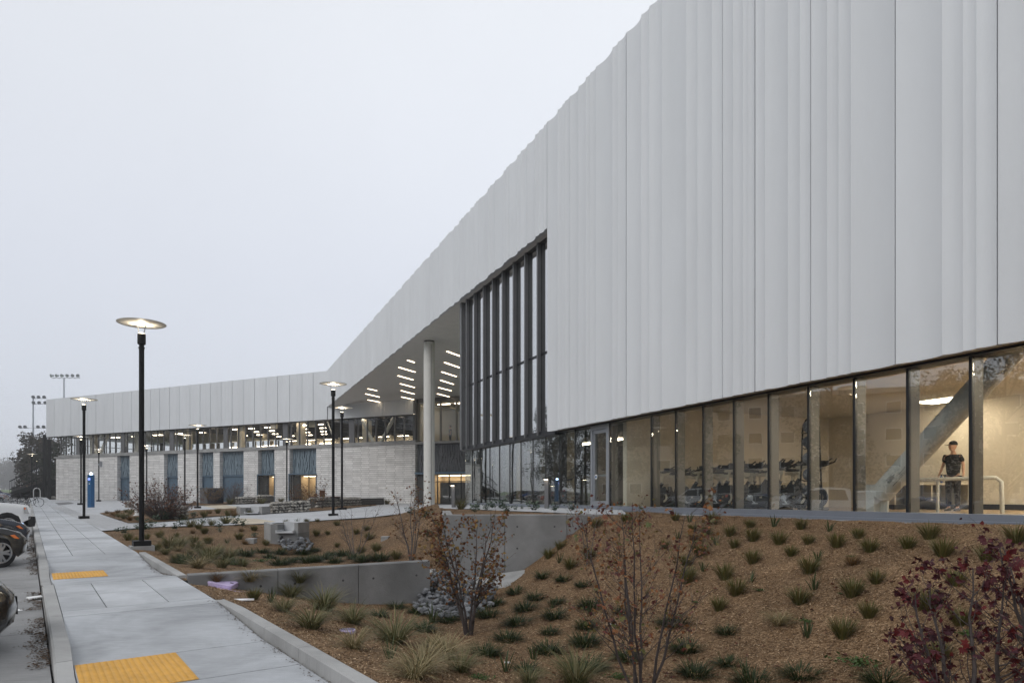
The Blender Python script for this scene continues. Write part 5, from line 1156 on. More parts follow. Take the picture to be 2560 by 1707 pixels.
# ------------------------------------------------------------------ grasses and low plants
def blades(seed, n, h, spread, curl, w, rbase, mname, segs=3, hv=.35, up=0.0):
    """tuft of narrow curved blades"""
    rg = random.Random(seed); b = MB()
    for _ in range(n):
        a = rg.uniform(0, 6.283); L = h * rg.uniform(1 - hv, 1 + hv * .5); lean = spread * (rg.random() ** .7) + up * .1; rb = rbase * math.sqrt(rg.random()); x, y = rb * math.cos(a + rg.uniform(-.6, .6)), rb * math.sin(a + rg.uniform(-.6, .6)); z = -.02
        dx, dy = math.cos(a), math.sin(a); th = lean; ww = w * rg.uniform(.7, 1.3); px_, py_ = -dy, dx; prev = [(x - px_ * ww, y - py_ * ww, z), (x + px_ * ww, y + py_ * ww, z)]
        ids = len(b.v); b.v += prev
        for k in range(segs):
            st = L / segs; th += curl * rg.uniform(.6, 1.4) / segs; x += dx * math.sin(th) * st; y += dy * math.sin(th) * st; z += math.cos(th) * st
            if z < .005: z = .005 + rg.random() * .01
            if k == segs - 1:
                b.v.append((x, y, z)); b.f.append((ids + 2 * k, ids + 2 * k + 1, ids + 2 * k + 2)); b.mi.append(0)
            else:
                q = ww * (1 - .3 * (k + 1) / segs); b.v += [(x - px_ * q, y - py_ * q, z), (x + px_ * q, y + py_ * q, z)]; i = ids + 2 * k; b.f.append((i, i + 1, i + 3, i + 2)); b.mi.append(0)
    return b.mesh('blades', mname, fix=False)
def leaves_low(seed, n, rad, h, ls, mname, stems=6):
    """little leafy plant: short stems with oval leaves"""
    rg = random.Random(seed); b = MB()
    for s in range(stems):
        a = rg.uniform(0, 6.283); rr_ = rad * rg.uniform(.1, 1); top = Vector((rr_ * math.cos(a), rr_ * math.sin(a), h * rg.uniform(.5, 1)))
        for k in range(n // stems):
            p = top * rg.uniform(.15, 1) + Vector((rg.gauss(0, ls * .5), rg.gauss(0, ls * .5), 0)); c = rg.uniform(0, 6.283); tl = rg.uniform(-.2, .9); L = ls * rg.uniform(.6, 1.3); u = Vector((math.cos(c) * math.cos(tl), math.sin(c) * math.cos(tl), math.sin(tl))); v = Vector((-math.sin(c), math.cos(c), rg.uniform(-.4, .4))) * L * .32
            b.poly([p, p + u * L * .5 + v, p + u * L, p + u * L * .5 - v])
    return b.mesh('leaves', mname, fix=False)
PL = {
    'tuft': [blades(i, 190, .27, .62, .35, .0042, .055, 'grass_olive') for i in range(5)],
    'rust': [blades(20 + i, 170, .25, .7, .5, .0042, .055, 'grass_rust') for i in range(3)],
    'fountain': [blades(40 + i, 260, .48, .6, 1.0, .0042, .08, 'grass_mix', 4) for i in range(5)],
    'tan': [blades(60 + i, 240, .48, .6, 1.2, .0042, .08, 'grass_tan', 4) for i in range(4)],
    'mat': [blades(80 + i, 340, .22, 1.0, .8, .0045, .13, 'grass_dark', 3, .5) for i in range(5)],
    'iris': [blades(100 + i, 13, .27, .45, .3, .010, .03, 'iris_green', 3, .4) for i in range(4)],
    'weed': [leaves_low(120 + i, 170, .24, .05, .035, 'weed_green', 24) for i in range(3)],
    'leafy': [leaves_low(140 + i, 110, .15, .26, .07, 'leafy_green', 9) for i in range(4)],
    'bunch': [blades(160 + i, 150, .42, .6, .7, .006, .08, 'grass_olive', 4) for i in range(3)],
}
INFO = {  # type: object name, category, part name
    'tuft': ('grass_tuft', 'grass'), 'rust': ('grass_tuft', 'grass'), 'fountain': ('grass_clump', 'grass'), 'tan': ('grass_clump', 'grass'), 'mat': ('sedge_clump', 'sedge'),
    'iris': ('iris_plant', 'iris'), 'weed': ('weed_patch', 'weeds'), 'leafy': ('leafy_plant', 'plant'), 'bunch': ('grass_clump', 'grass')}
DESC = {'tuft': 'olive grass tuft', 'rust': 'rusty brown grass tuft', 'fountain': 'arching grass clump', 'tan': 'straw coloured grass clump', 'mat': 'dark sedge clump',
        'iris': 'small upright iris', 'weed': 'bright green weed patch', 'leafy': 'small leafy grey green plant', 'bunch': 'thick green grass clump'}
grng = random.Random(77)
SLOPE = 'on the mulch slope below the gym windows'; BASIN = 'on the floor of the near mulch basin'
def plant(kind, px, py, zone, sc=1.0, label=None):
    c = cast(px, py); nm, cat = INFO[kind]; me = grng.choice(PL[kind]); s = sc * grng.uniform(.76, 1.2)
    o = link(nm, me, None, c, grng.uniform(0, 6.28), (s * grng.uniform(.92, 1.1), s * grng.uniform(.92, 1.1), s))
    grp = DESC[kind] + 's ' + zone
    if zone == SLOPE:
        zone = ('in the top row under the sill' if py < 1335 else 'on the upper mulch slope' if py < 1400 else 'halfway down the mulch slope' if py < 1480 else 'low on the mulch slope') + (', left of the orange sapling' if px < 1500 else ', below the exercise bikes' if px < 2030 else ', below the brace and the man')
    elif zone == BASIN: zone = ('near the rock pile' if py < 1540 and px < 1340 else 'in the near basin' if py < 1590 else 'by the bottom picture edge') + (', left of the orange sapling' if px < 1590 else ', right of the orange sapling')
    tag(o, label or DESC[kind] + ' ' + zone, cat, grp); return o
def zz_(x0, y0, k): return lambda x, y: (x0 + x / k, y0 + y / k)
z7 = zz_(1650, 1200, 2.585); z6 = zz_(1050, 1150, 2.815)
SLOPE = 'on the mulch slope below the gym windows'
for x, y in [(100, 262), (340, 280), (215, 330), (295, 352), (450, 360), (478, 435), (580, 305), (600, 390), (260, 485), (165, 550), (770, 412), (912, 315), (960, 412), (850, 488), (1145, 430), (1280, 372), (1355, 462), (595, 535), (965, 598), (420, 640), (490, 740),
             (900, 795), (1240, 750), (1395, 665), (1350, 885), (380, 838), (1185, 1015), (1740, 380), (1600, 440), (1830, 490), (2110, 520), (2300, 400), (1910, 680), (1720, 830), (1940, 930), (1800, 1150), (170, 660), (35, 440)]: plant('tuft', *z7(x, y), SLOPE, 1.0 + .12 * (y > 600))
for x, y in [(230, 398), (1240, 545)]: plant('rust', *z7(x, y), SLOPE)
for x, y in [(190, 270), (115, 378), (365, 415), (280, 585), (735, 300), (1095, 330), (1018, 522), (590, 655), (995, 705), (950, 1010), (550, 1250)]: plant('iris', *z7(x, y), SLOPE)
for x, y, s in [(640, 715, .7), (950, 915, .8), (1290, 1190, 1.3), (235, 790, .7), (1230, 495, .5), (2010, 1010, 1), (1170, 735, .5)]: plant('weed', *z7(x, y), SLOPE, s)
plant('tan', *z7(770, 935), '', .75, 'lone straw coloured grass clump halfway down the mulch slope, right of centre')
BASIN = 'on the floor of the near mulch basin'
for x, y in [(430, 985), (160, 1100), (440, 1190), (235, 1255), (900, 1265), (1440, 1305), (90, 930), (600, 1308)]: plant('mat', *z7(x, y), BASIN, 1.0)
for x, y in [(670, 935), (815, 975), (970, 1005), (740, 1055), (945, 1105), (680, 1155), (480, 1100), (530, 1020), (625, 1265), (190, 1135), (1005, 848), (865, 825), (915, 1220), (1170, 1180), (1160, 1295), (1190, 1035), (1150, 885), (900, 1350), (1185, 1470), (740, 1480), (460, 1370), (1460, 1400), (1420, 1075), (270, 1060), (30, 1070)]: plant('mat', *z6(x, y), BASIN, 1.0)
for x, y in [(985, 625), (905, 690), (1055, 760), (1235, 470), (1455, 440), (1190, 690)]: plant('tuft', *z6(x, y), SLOPE)
plant('iris', *z6(980, 722), SLOPE, 1.0, 'small upright iris on the mulch slope just right of the tall wall')
for x, y, s in [(600, 1490, 1.2), (930, 1040, .9), (1200, 1090, .8), (80, 1140, 1.0), (800, 1400, 1.1)]: plant('iris', *z6(x, y), BASIN, s)
for x, y, s in [(430, 1540, .8), (1390, 1530, .8), (1210, 1480, .6)]: plant('weed', *z6(x, y), BASIN, s)
NEAR = 'in the near bed beside the sidewalk ramp'
for x, y, s in [(640, 965, 1.0), (590, 1065, .85), (780, 1185, 1.0), (880, 1060, 1.05), (1080, 1150, 1.05), (1370, 1290, 1.0), (700, 945, .9)]: plant('fountain', *z5(x, y), NEAR, s)
for x, y, s in [(1080, 1325, 1.0), (1510, 1540, .9), (1650, 1330, .8)]: plant('tan', *z5(x, y), NEAR, s)
plant('rust', *z5(115, 860), '', 1.15, 'rust brown tuft at the low wall above the purple lids'); plant('tan', *z5(350, 872), '', .75, 'windblown straw tuft against the low wall right of the purple lids'); plant('tuft', *z5(382, 980), '', .8, 'small green tuft beside the shortest purple lid')
plant('iris', *z5(1340, 1400), NEAR, 1.3); plant('iris', *z5(500, 1000), NEAR, .9); plant('iris', *z5(1640, 1140), BASIN, 1.1)
for x, y in [(1255, 1100), (1380, 1040), (1530, 1080), (1570, 1200)]: plant('mat', *z5(x, y), BASIN)
for x, y, k, s in [(190, 1390, 'tan', 1.1), (290, 1490, 'fountain', .75), (20, 1480, 'tan', .9), (770, 1575, 'fountain', .8), (1100, 1585, 'fountain', .95)]: plant(k, *z6(x, y), BASIN, s)
FARB = 'in the second mulch basin behind the low wall'
for x, y in [(35, 515), (55, 585), (275, 555), (385, 495), (465, 600), (715, 585), (820, 530), (900, 525), (1190, 560), (965, 610), (1135, 655), (1240, 640), (1380, 695), (1610, 535), (1170, 495), (965, 460), (1100, 520)]: plant('tuft', *z5(x, y), FARB, .95)
for x, y in [(605, 447), (750, 441), (825, 433)]: plant('tuft', *z5(x, y), 'along the edge of the front path', .8)
plant('iris', *z5(685, 445), 'along the edge of the front path', .9)
for x, y in [(310, 670), (440, 650), (560, 660), (640, 720), (720, 660), (870, 700), (950, 720), (1010, 670), (1150, 710), (1270, 700), (770, 720), (800, 640), (560, 735), (490, 690), (690, 700), (820, 715), (930, 665), (1080, 690)]: plant('mat', *z5(x, y), FARB, 1.25)
for x, y, s in [(430, 715, 1.5), (250, 735, 1.1), (880, 690, .9)]: plant('weed', *z5(x, y), FARB, s)
for x, y in [(470, 705), (590, 760), (935, 665), (1190, 660), (1440, 735), (1650, 750), (2110, 690), (750, 690), (900, 850), (2310, 560), (1590, 605)]: plant('tuft', *z6b(x, y), 'on the mulch bank above the nearest lamp', .95)
for x, y in [(1420, 605), (2140, 580), (2200, 770)]: plant('rust', *z6b(x, y), 'on the mulch bank above the nearest lamp')
for x, y in [(1930, 755), (480, 700), (1880, 1000), (1400, 1010), (2300, 900)]: plant('iris', *z6b(x, y), 'on the mulch bank above the nearest lamp', 1.1)
GR = 'in the grassy strip behind the low wall'
for x, y, s in [(1080, 830, 1.0), (1250, 800, .9), (1480, 850, 1.0), (1650, 1030, .9), (1720, 970, 1.15), (1950, 1000, 1.0), (1020, 910, .7), (1160, 1000, .7), (1850, 1110, .8), (2160, 1090, .8), (1560, 930, .9), (1800, 900, .9)]: plant('fountain', *z6b(x, y), GR, s)
for x, y, s in [(1500, 1110, .95), (1200, 860, .6), (1400, 900, .7)]: plant('tan', *z6b(x, y), GR, s)
for x, y in [(1310, 1000), (2180, 940), (2060, 1050), (1240, 1050)]: plant('mat', *z6b(x, y), GR, 1.2)
for x, y, s in [(2040, 1070, 1.3), (1270, 1050, .9)]: plant('weed', *z6b(x, y), GR, s)
for x, y in [(1385, 512), (1510, 540), (1700, 485), (1910, 462)]: plant('bunch', *z6b(x, y), 'at the edge of the front path', 1.0 + (x > 1800) * .15)
for x, y, s in [(1160, 560, 1.2), (420, 620, .9), (325, 590, .7), (610, 545, 1.1), (740, 575, 1.5), (1250, 498, 1.3), (1000, 525, .8), (820, 522, .8), (1810, 530, 1.1), (1580, 475, 1.1), (2050, 490, 1.2), (2150, 507, 1.2), (2320, 665, 1.0), (1820, 590, .8)]: plant('leafy', *z6b(x, y), 'along the front path edge near the lamp', s)
HB = 'in the mulch bed around the hydrant'
for x, y, k in [(165, 312, 'rust'), (240, 337, 'rust'), (320, 302, 'rust'), (440, 297, 'tuft'), (280, 352, 'rust'), (330, 367, 'tuft'), (420, 392, 'fountain'), (500, 417, 'rust'), (590, 402, 'rust'), (510, 322, 'tuft'), (560, 287, 'tuft'), (840, 380, 'fountain'), (1000, 395, 'fountain'), (1150, 365, 'tuft'), (1290, 395, 'fountain')]: plant(k, *z6b(x, y), HB, 1.15)
for x, y in [(900, 425), (1010, 412), (1440, 382), (620, 440)]: plant('leafy', *z6b(x, y), HB, 1.3)
for x, y, k in [(1665, 317, 'rust'), (1790, 308, 'tuft'), (1590, 362, 'tuft'), (1940, 342, 'tuft'), (2010, 303, 'rust'), (2110, 303, 'tuft'), (2030, 353, 'rust'), (2250, 335, 'tuft')]: plant(k, *z6b(x, y), 'in the bed between the two paths', 1.2)
zpl = zz_(1160, 1080, 5.88)
for x, y, s in [(170, 1190, 1.3), (320, 1150, 1.2), (430, 1130, 1.3), (550, 1140, 1.4), (640, 1185, 1.2), (760, 1150, .8), (850, 1130, .7), (1050, 1175, 1.4), (1330, 1170, 1.2), (1580, 1165, 1.1), (200, 1120, 1.3)]: plant('leafy', *zpl(x, y), 'on the terrace top above the tall wall', s)
plant('bunch', 1152, 1273, '', 1.5, 'thick green grass clump beside the left bollard light'); plant('leafy', *z5(1600, 412), '', 1.5, 'dense grey green bush at the left end of the tall wall')
plant('leafy', 1025, 1286, 'on the bank left of the tall wall', 1.0); plant('bunch', 967, 1260, '', 1.6, 'green grass clump at the right end of the long gabion wall')
for px, py in [(692, 1254), (703, 1255), (575, 1259.5), (655, 1259)]: plant('bunch', px, py, 'in the far bed by the brick wall', 1.6)

# ------------------------------------------------------------------ saplings and shrubs
def leaf_mesh(seed, mname):
    rg = random.Random(seed); b = MB(); pr = []
    for a, r in ((-90, .12), (-55, .55), (-35, .42), (-12, .85), (18, .55), (50, 1.0), (72, .62), (90, 1.1), (108, .62), (130, 1.0), (162, .55), (192, .85), (215, .42), (235, .55)):
        pr.append((r * math.cos(R(a)) * rg.uniform(.85, 1.1), r * math.sin(R(a)) * rg.uniform(.9, 1.1)))
    cu = rg.uniform(.15, .5); c = len(b.v); b.v.append((0, .1, .0))
    for x, y in pr: b.v.append((x, y, -cu * (x * x + .6 * (y - .1) ** 2) + rg.uniform(-.05, .05)))
    for k in range(len(pr)): b.f.append((0, 1 + k, 1 + (k + 1) % len(pr))); b.mi.append(0)
    return b.mesh('leaf', mname, fix=False)
def stems(seed, height, nst, spread, nbr, r0, lift=.35, sub=3):
    """skeleton of a young multi-stem tree: list of (points, radii) and of twig points for leaves"""
    rg = random.Random(seed); runs = []; tips = []
    for s in range(nst):
        a = 6.283 * s / nst + rg.uniform(-.5, .5); h = height * rg.uniform(.72, 1.0); sp = spread * rg.uniform(.35, 1.0); n = 9; pts = []
        for k in range(n):
            t = k / (n - 1); out = sp * (t ** (.75 if lift > .3 else 1.1)); w = rg.gauss(0, .012)
            pts.append(Vector((math.cos(a) * (out + .03) + w, math.sin(a) * (out + .03) + rg.gauss(0, .012), h * t - .05)))
        rad = [r0 * (1 - .86 * (k / (n - 1))) for k in range(n)]; runs.append((pts, rad, 6))
        for bi in range(nbr):
            t = rg.uniform(.22, .98); k = min(n - 2, int(t * (n - 1))); p = pts[k].lerp(pts[k + 1], t * (n - 1) - k); ba = a + rg.uniform(-1.7, 1.7); L = height * rg.uniform(.16, .34) * (1.15 - .6 * t); q = [p]; d = Vector((math.cos(ba), math.sin(ba), rg.uniform(.35, .9))).normalized()
            for j in range(4): d = (d + Vector((rg.gauss(0, .12), rg.gauss(0, .12), .12))).normalized(); q.append(q[-1] + d * L / 4)
            rb = max(.0028, r0 * .36 * (1 - .7 * t)); runs.append((q, [rb, rb * .8, rb * .6, rb * .45, rb * .3], 4))
            for j in (2, 3, 4): tips.append((q[j], d))
            for _ in range(sub):
                j = rg.randint(1, 4); d2 = (d + Vector((rg.gauss(0, .6), rg.gauss(0, .6), rg.uniform(-.1, .5)))).normalized(); e2 = q[j] + d2 * L * rg.uniform(.25, .5); runs.append(([q[j], q[j].lerp(e2, .5) + Vector((0, 0, .01)), e2], [rb * .5, rb * .4, rb * .25], 3)); tips += [(e2, d2), (q[j].lerp(e2, .5), d2)]
    return runs, tips
def sapling(loc, seed, height, nst, spread, nbr, r0, leaves, lsize, lmat, bmat, label, nm='maple_sapling', lift=.35, sub=3, single=True, lo=0.0, droop=.5, cat='tree', extra=0):
    rg = random.Random(seed + 5); o = empty(nm, loc, label, cat, rz=rg.uniform(0, 6.28)); runs, tips = stems(seed, height, nst, spread, nbr, r0, lift, sub); b = MB()
    for p, r, n in runs: b.tube(p, r, n, False)
    link('trunk', b.mesh('trunk', bmat, 60, fix=False), o)
    if single:
        ms = [leaf_mesh(seed * 10 + k, lmat) for k in range(4)]
        for i in range(leaves):
            p, d = rg.choice(tips)
            if p.z < lo * height and rg.random() < .8: p, d = rg.choice(tips)
            q = p + Vector((rg.gauss(0, .02), rg.gauss(0, .02), rg.gauss(-.01, .02))); lf = bpy.data.objects.new('leaf', rg.choice(ms)); COL.objects.link(lf); lf.parent = o; lf.location = q; s = lsize * rg.uniform(.55, 1.25); lf.scale = (s, s, s)
            lf.rotation_euler = (rg.gauss(-droop, .5), rg.gauss(0, .6), rg.uniform(0, 6.28))
    if extra or not single:
        b = MB()
        for i in range(extra or leaves):
            p, d = rg.choice(tips); p = p + Vector((rg.gauss(0, .03), rg.gauss(0, .03), rg.gauss(0, .03))); u = Vector((rg.gauss(0, 1), rg.gauss(0, 1), rg.gauss(-.3, .6))).normalized(); v = u.orthogonal().normalized(); v.rotate(Matrix.Rotation(rg.uniform(0, 6.28), 3, u)); L = lsize * rg.uniform(.6, 1.3); w2 = v * L * .38; f = v.cross(u) * L * .12
            b.poly([p, p + u * L * .45 + w2 + f, p + u * L, p + u * L * .45 - w2 + f])
        tag(link('crown', b.mesh('crown', lmat if not extra else lmat + '_mass', fix=False), o), kind='stuff')
    return o
t3 = (XY(2440, 5.5), 5.5); sapling((*t3, zground(*t3) - .02), 31, 2.0, 6, .95, 16, .030, 300, .054, 'leaf_maple_dark', 'bark', 'dark red leafed maple sapling at the right edge of the picture', sub=2, lo=.25, droop=.7, extra=800)
t3 = (XY(2660, 5.9), 5.9); sapling((*t3, zground(*t3) - .02), 37, 2.05, 5, .9, 15, .028, 290, .052, 'leaf_maple_dark', 'bark', 'second dark red maple sapling, cut off by the right picture edge', sub=2, lo=.2, droop=.7, extra=600)
t2 = (XY(1604, 7.35), 7.35); sapling((*t2, zground(*t2) - .02), 12, 2.2, 8, .8, 15, .018, 300, .041, 'leaf_maple_orange', 'bark', 'multi-stemmed sapling with orange and green leaves at bottom centre right', sub=4, lo=.15, extra=950)
t1 = (XY(1172, 10.65), 10.65); sapling((*t1, zground(*t1) - .02), 5, 2.05, 7, .66, 16, .022, 1400, .060, 'leaf_brown', 'bark', 'brown leafed sapling standing in front of the large rock pile', nm='young_tree', single=False, lift=.2)
t5 = cast(1029, 1402); sapling((t5[0], t5[1], t5[2] - .02), 8, 1.95, 6, .6, 13, .018, 380, .055, 'leaf_brown', 'bark_grey', 'thin brown leafed sapling left of the tall concrete wall', nm='young_tree', single=False, lift=.2)
t4 = cast(887, 1388); sapling((t4[0], t4[1], t4[2] - .02), 9, 1.75, 5, .75, 10, .016, 45, .045, 'leaf_red_dry', 'bark_grey', 'nearly bare sapling in the second basin below the path', nm='young_tree', single=False, lift=.4)
t6 = (XY(1455, 14.2), 14.2); sapling((XY(1470, 13.6), 13.6, zground(XY(1470, 13.6), 13.6) - .02), 14, 1.55, 3, .35, 8, .011, 60, .055, 'leaf_maple_dark', 'bark_grey', 'slender sapling with a few wine red leaves before the gym door', nm='young_tree', single=False, lift=.3)
def shrub(loc, seed, height, spread, nst, leaves, lsize, lmat, label, bmat='bark'):
    rg = random.Random(seed); o = empty('shrub', loc, label, 'shrub'); b = MB(); tips = []
    for s in range(nst):
        a = rg.uniform(0, 6.283); ph = rg.uniform(0, 1) ** .6 * 1.15; L = height * rg.uniform(.75, 1.05) * (1 + .12 * math.sin(ph)); pts = [Vector((rg.gauss(0, .05), rg.gauss(0, .05), -.05))]; d = Vector((math.cos(a) * math.sin(ph) * spread / height * 1.25, math.sin(a) * math.sin(ph) * spread / height * 1.25, max(.15, math.cos(ph)))).normalized()
        for k in range(6): d = (d + Vector((rg.gauss(0, .1), rg.gauss(0, .1), .06))).normalized(); pts.append(pts[-1] + d * L / 6); tips.append((pts[-1], k))
        rb = rg.uniform(.006, .012); b.tube(pts, [rb * (1 - .12 * k) for k in range(7)], 3, False)
        for _ in range(4):
            k = rg.randint(2, 6); d2 = (d + Vector((rg.gauss(0, .5), rg.gauss(0, .5), rg.gauss(.1, .3)))).normalized(); e2 = pts[k] + d2 * L * rg.uniform(.1, .25); b.tube([pts[k], e2], [rb * .45, rb * .25], 3, False); tips.append((e2, 5))
    link('trunk', b.mesh('trunk', bmat, fix=False), o); b = MB()
    for i in range(leaves):
        p, k = rg.choice(tips)
        if k < 2: continue
        p = p + Vector((rg.gauss(0, .05), rg.gauss(0, .05), rg.gauss(0, .05))); u = Vector((rg.gauss(0, 1), rg.gauss(0, 1), rg.gauss(0, .8))).normalized(); v = u.orthogonal().normalized(); L = lsize * rg.uniform(.6, 1.3); b.poly([p, p + u * L * .5 + v * L * .35, p + u * L, p + u * L * .5 - v * L * .35])
    tag(link('crown', b.mesh('crown', lmat, fix=False), o), kind='stuff'); return o
c = cast(405, 1299); shrub((c[0], c[1], c[2]), 3, 1.72, 2.1, 260, 2100, .075, 'leaf_shrub', 'large round twiggy shrub with dry reddish leaves right of the nearest lamp')
c = cast(584, 1258.5); shrub(c, 4, 1.9, 1.25, 150, 260, .09, 'leaf_red_dry', 'nearly leafless grey bush before the blue double doors', 'bark_grey')
c = cast(534, 1260); shrub(c, 5, 1.35, .7, 60, 420, .10, 'leaf_yellow', 'small yellow leafed bush in front of the dark bin enclosure')
c = cast(750, 1264); shrub(c, 6, 1.65, 1.1, 80, 520, .09, 'leaf_brown', 'brown leafed bush in front of the lit double doorway')
c = cast(806, 1270); sapling((c[0], c[1], c[2] - .02), 41, 2.0, 5, .5, 10, .014, 170, .08, 'leaf_brown', 'bark', 'thin upright sapling left of the canopy tip lamp post', nm='young_tree', single=False, lift=.2)
c = cast(780, 1272); sapling((c[0], c[1], c[2] - .02), 42, 1.3, 5, .4, 9, .012, 130, .08, 'leaf_brown', 'bark', 'short brown sapling at the right end of the straight gabion wall', nm='young_tree', single=False, lift=.2)
# fallen leaves on the mulch
def fallen():
    rg = random.Random(6); b = MB()
    for _ in range(420):
        px = rg.uniform(1250, 2560); py = rg.uniform(1420, 1706)
        if rg.random() < .35: px = rg.gauss(1600, 110); py = rg.uniform(1560, 1706)
        Y = 1707 * 2.1 / (py - 1213) ; x = XY(px, Y)
        if not inpoly(np.array([x]), np.array([Y]), POLY_A)[0]: continue
        z = zground(x, Y) + .012; a = rg.uniform(0, 6.28); L = rg.uniform(.02, .042); ca, sa = math.cos(a) * L, math.sin(a) * L
        b.poly([(x + ca, Y + sa, z), (x - sa * .6, Y + ca * .6, z + rg.uniform(.005, .025)), (x - ca, Y - sa, z), (x + sa * .6, Y - ca * .6, z + .01)])
    tag(b.build('fallen_leaves', 'leaf_red_dry', fix=False), 'fallen dark leaves scattered on the near mulch', 'leaves', kind='stuff')
fallen()
# ------------------------------------------------------------------ things inside the gym studio
def floor_pt(px, off):
    """studio floor point at column px, `off` metres behind the glass"""
    K = 21000 + 1707 * 1.0942 * off; Y = K / (px - 522); return (XY(px, Y), Y, 1.25)
A_F = math.atan2(FAC.ex[1], FAC.ex[0])
def make_bike():
    o = empty('exercise_bike')
    b = MB()
    for x in (-.48, .5): b.tube([(x, -.26, .05), (x, .26, .05)], .035, 8)
    link('stabilizer_bar', b.mesh('stabilizer_bar', 'black_plastic', 50), o)
    b = MB(); b.tube([(-.48, 0, .07), (-.1, 0, .22), (.5, 0, .08)], .04, 8); b.tube([(-.28, 0, .16), (-.16, 0, .62)], .045, 8); b.tube([(.05, 0, .25), (.36, 0, .72)], .05, 8); b.tube([(-.2, 0, .42), (.2, 0, .48)], .035, 8)
    link('frame', b.mesh('frame', 'black_plastic', 50), o)
    Mx = Matrix.Rotation(math.pi / 2, 3, 'X')
    b = MB(); b.lathe([(.02, -.035), (.235, -.035), (.245, -.02), (.245, .02), (.235, .035), (.02, .035)], 24, (.36, 0, .32), Mx); fw = link('flywheel', b.mesh('flywheel', 'black_paint', 40), o)
    b = MB(); b.lathe([(.10, -.04), (.155, -.042), (.155, .042), (.10, .04), (.10, -.04)], 24, (.36, 0, .32), Mx, cap=False); link('ring', b.mesh('ring', 'bike_cream', 40), fw)
    b = MB(); b.box(-.04, .40, -.05, .05, .16, .30); b.hexa([(.1, -.07, .3), (.5, -.07, .42), (.5, .07, .42), (.1, .07, .3)], [(.12, -.06, .52), (.44, -.06, .62), (.44, .06, .62), (.12, .06, .52)]); link('chain_guard', b.mesh('chain_guard', 'black_plastic'), o)
    b = MB(); b.lathe([(.01, -.07), (.07, -.06), (.07, .06), (.01, .07)], 16, (.0, 0, .3), Mx); b.tube([(0, -.08, .3), (.12, -.1, .18)], .015, 6); b.tube([(0, .08, .3), (-.12, .1, .42)], .015, 6); b.box(.07, .18, -.19, -.1, .165, .19); b.box(-.18, -.07, .1, .19, .41, .435); link('crank', b.mesh('crank', 'alu', 40), o)
    b = MB(); b.tube([(-.17, 0, .58), (-.21, 0, .88)], .03, 8); b.hexa([(-.36, -.035, .83), (-.02, -.035, .83), (-.02, .035, .83), (-.36, .035, .83)], [(-.36, -.035, .89), (-.02, -.035, .89), (-.02, .035, .89), (-.36, .035, .89)]); link('seat_post', b.mesh('seat_post', 'bike_cream', 50), o)
    b = MB(); b.loft([[(-.36, -.02, .92), (-.36, .02, .92), (-.36, .02, .95), (-.36, -.02, .95)], [(-.30, -.11, .91), (-.30, .11, .91), (-.30, .11, .985), (-.30, -.11, .985)], [(-.16, -.08, .91), (-.16, .08, .91), (-.16, .08, .975), (-.16, -.08, .975)], [(-.02, -.025, .91), (-.02, .025, .91), (-.02, .025, .96), (-.02, -.025, .96)]]); link('saddle', b.mesh('saddle', 'black_plastic', 60), o)
    b = MB(); b.tube([(.34, 0, .68), (.42, 0, .98)], .032, 8); b.hexa([(.28, -.035, .93), (.56, -.035, .93), (.56, .035, .93), (.28, .035, .93)], [(.28, -.035, .99), (.56, -.035, .99), (.56, .035, .99), (.28, .035, .99)]); link('handle_post', b.mesh('handle_post', 'bike_cream', 50), o)
    b = MB()
    for s in (-1, 1): b.tube([(.36, 0, 1.01), (.36, .2 * s, 1.02), (.46, .24 * s, 1.04), (.68, .2 * s, 1.12), (.74, .13 * s, 1.18)], .018, 6)
    b.tube([(.44, -.09, 1.03), (.66, -.08, 1.10)], .018, 6); b.tube([(.44, .09, 1.03), (.66, .08, 1.10)], .018, 6); b.box(.42, .56, -.06, .06, 1.05, 1.14); link('handlebar', b.mesh('handlebar', 'black_plastic', 60), o)
    return o
bike0 = make_bike(); used = [False]
BK = [(1625, 1.3, 'first exercise bike from the door, behind the gym glass'), (1690, 2.4, 'second exercise bike from the door, set back from the glass'), (1708, 1.2, 'third exercise bike from the door, close to the glass'), (1756, 2.4, 'exercise bike of the back row behind the middle gym panes'), (1790, 1.2, 'front row exercise bike left of the dark gym mullion'), (1838, 2.3, 'back row exercise bike seen between two gym mullions'), (1876, 1.2, 'front row exercise bike in the middle of the gym glass'), (1918, 2.3, 'back row exercise bike left of the ball rack'), (1962, 1.2, 'front row exercise bike just left of the ball rack'), (2002, 2.2, 'last back row exercise bike beside the ball rack'), (1660, 3.6, 'rear exercise bike dimly seen behind the first panes'), (1735, 3.6, 'rear exercise bike behind the second row, left'), (1812, 3.6, 'rear exercise bike behind the second row, centre'), (1893, 3.6, 'rear exercise bike behind the second row, right'), (1650, 1.9, 'exercise bike squeezed between the first two by the door'), (1730, 1.8, 'exercise bike between front and back row, third pane'), (1772, 1.7, 'exercise bike between front and back row, fourth pane'), (1822, 1.6, 'exercise bike between front and back row, fifth pane'), (1857, 1.8, 'exercise bike between front and back row, sixth pane'), (1900, 1.7, 'exercise bike between front and back row near the rack'), (1943, 1.9, 'exercise bike of the middle row just before the ball rack')]
for i, (px, off, lab) in enumerate(BK):
    o = bike0 if i == 0 else copy_tree(bike0); o.location = floor_pt(px, off); o.rotation_euler = (0, 0, A_F + random.Random(i).uniform(-.5, .3) + .5); o.scale = (1.08, 1.08, 1.08); tag(o, lab, 'exercise bike', 'exercise bikes in the gym')
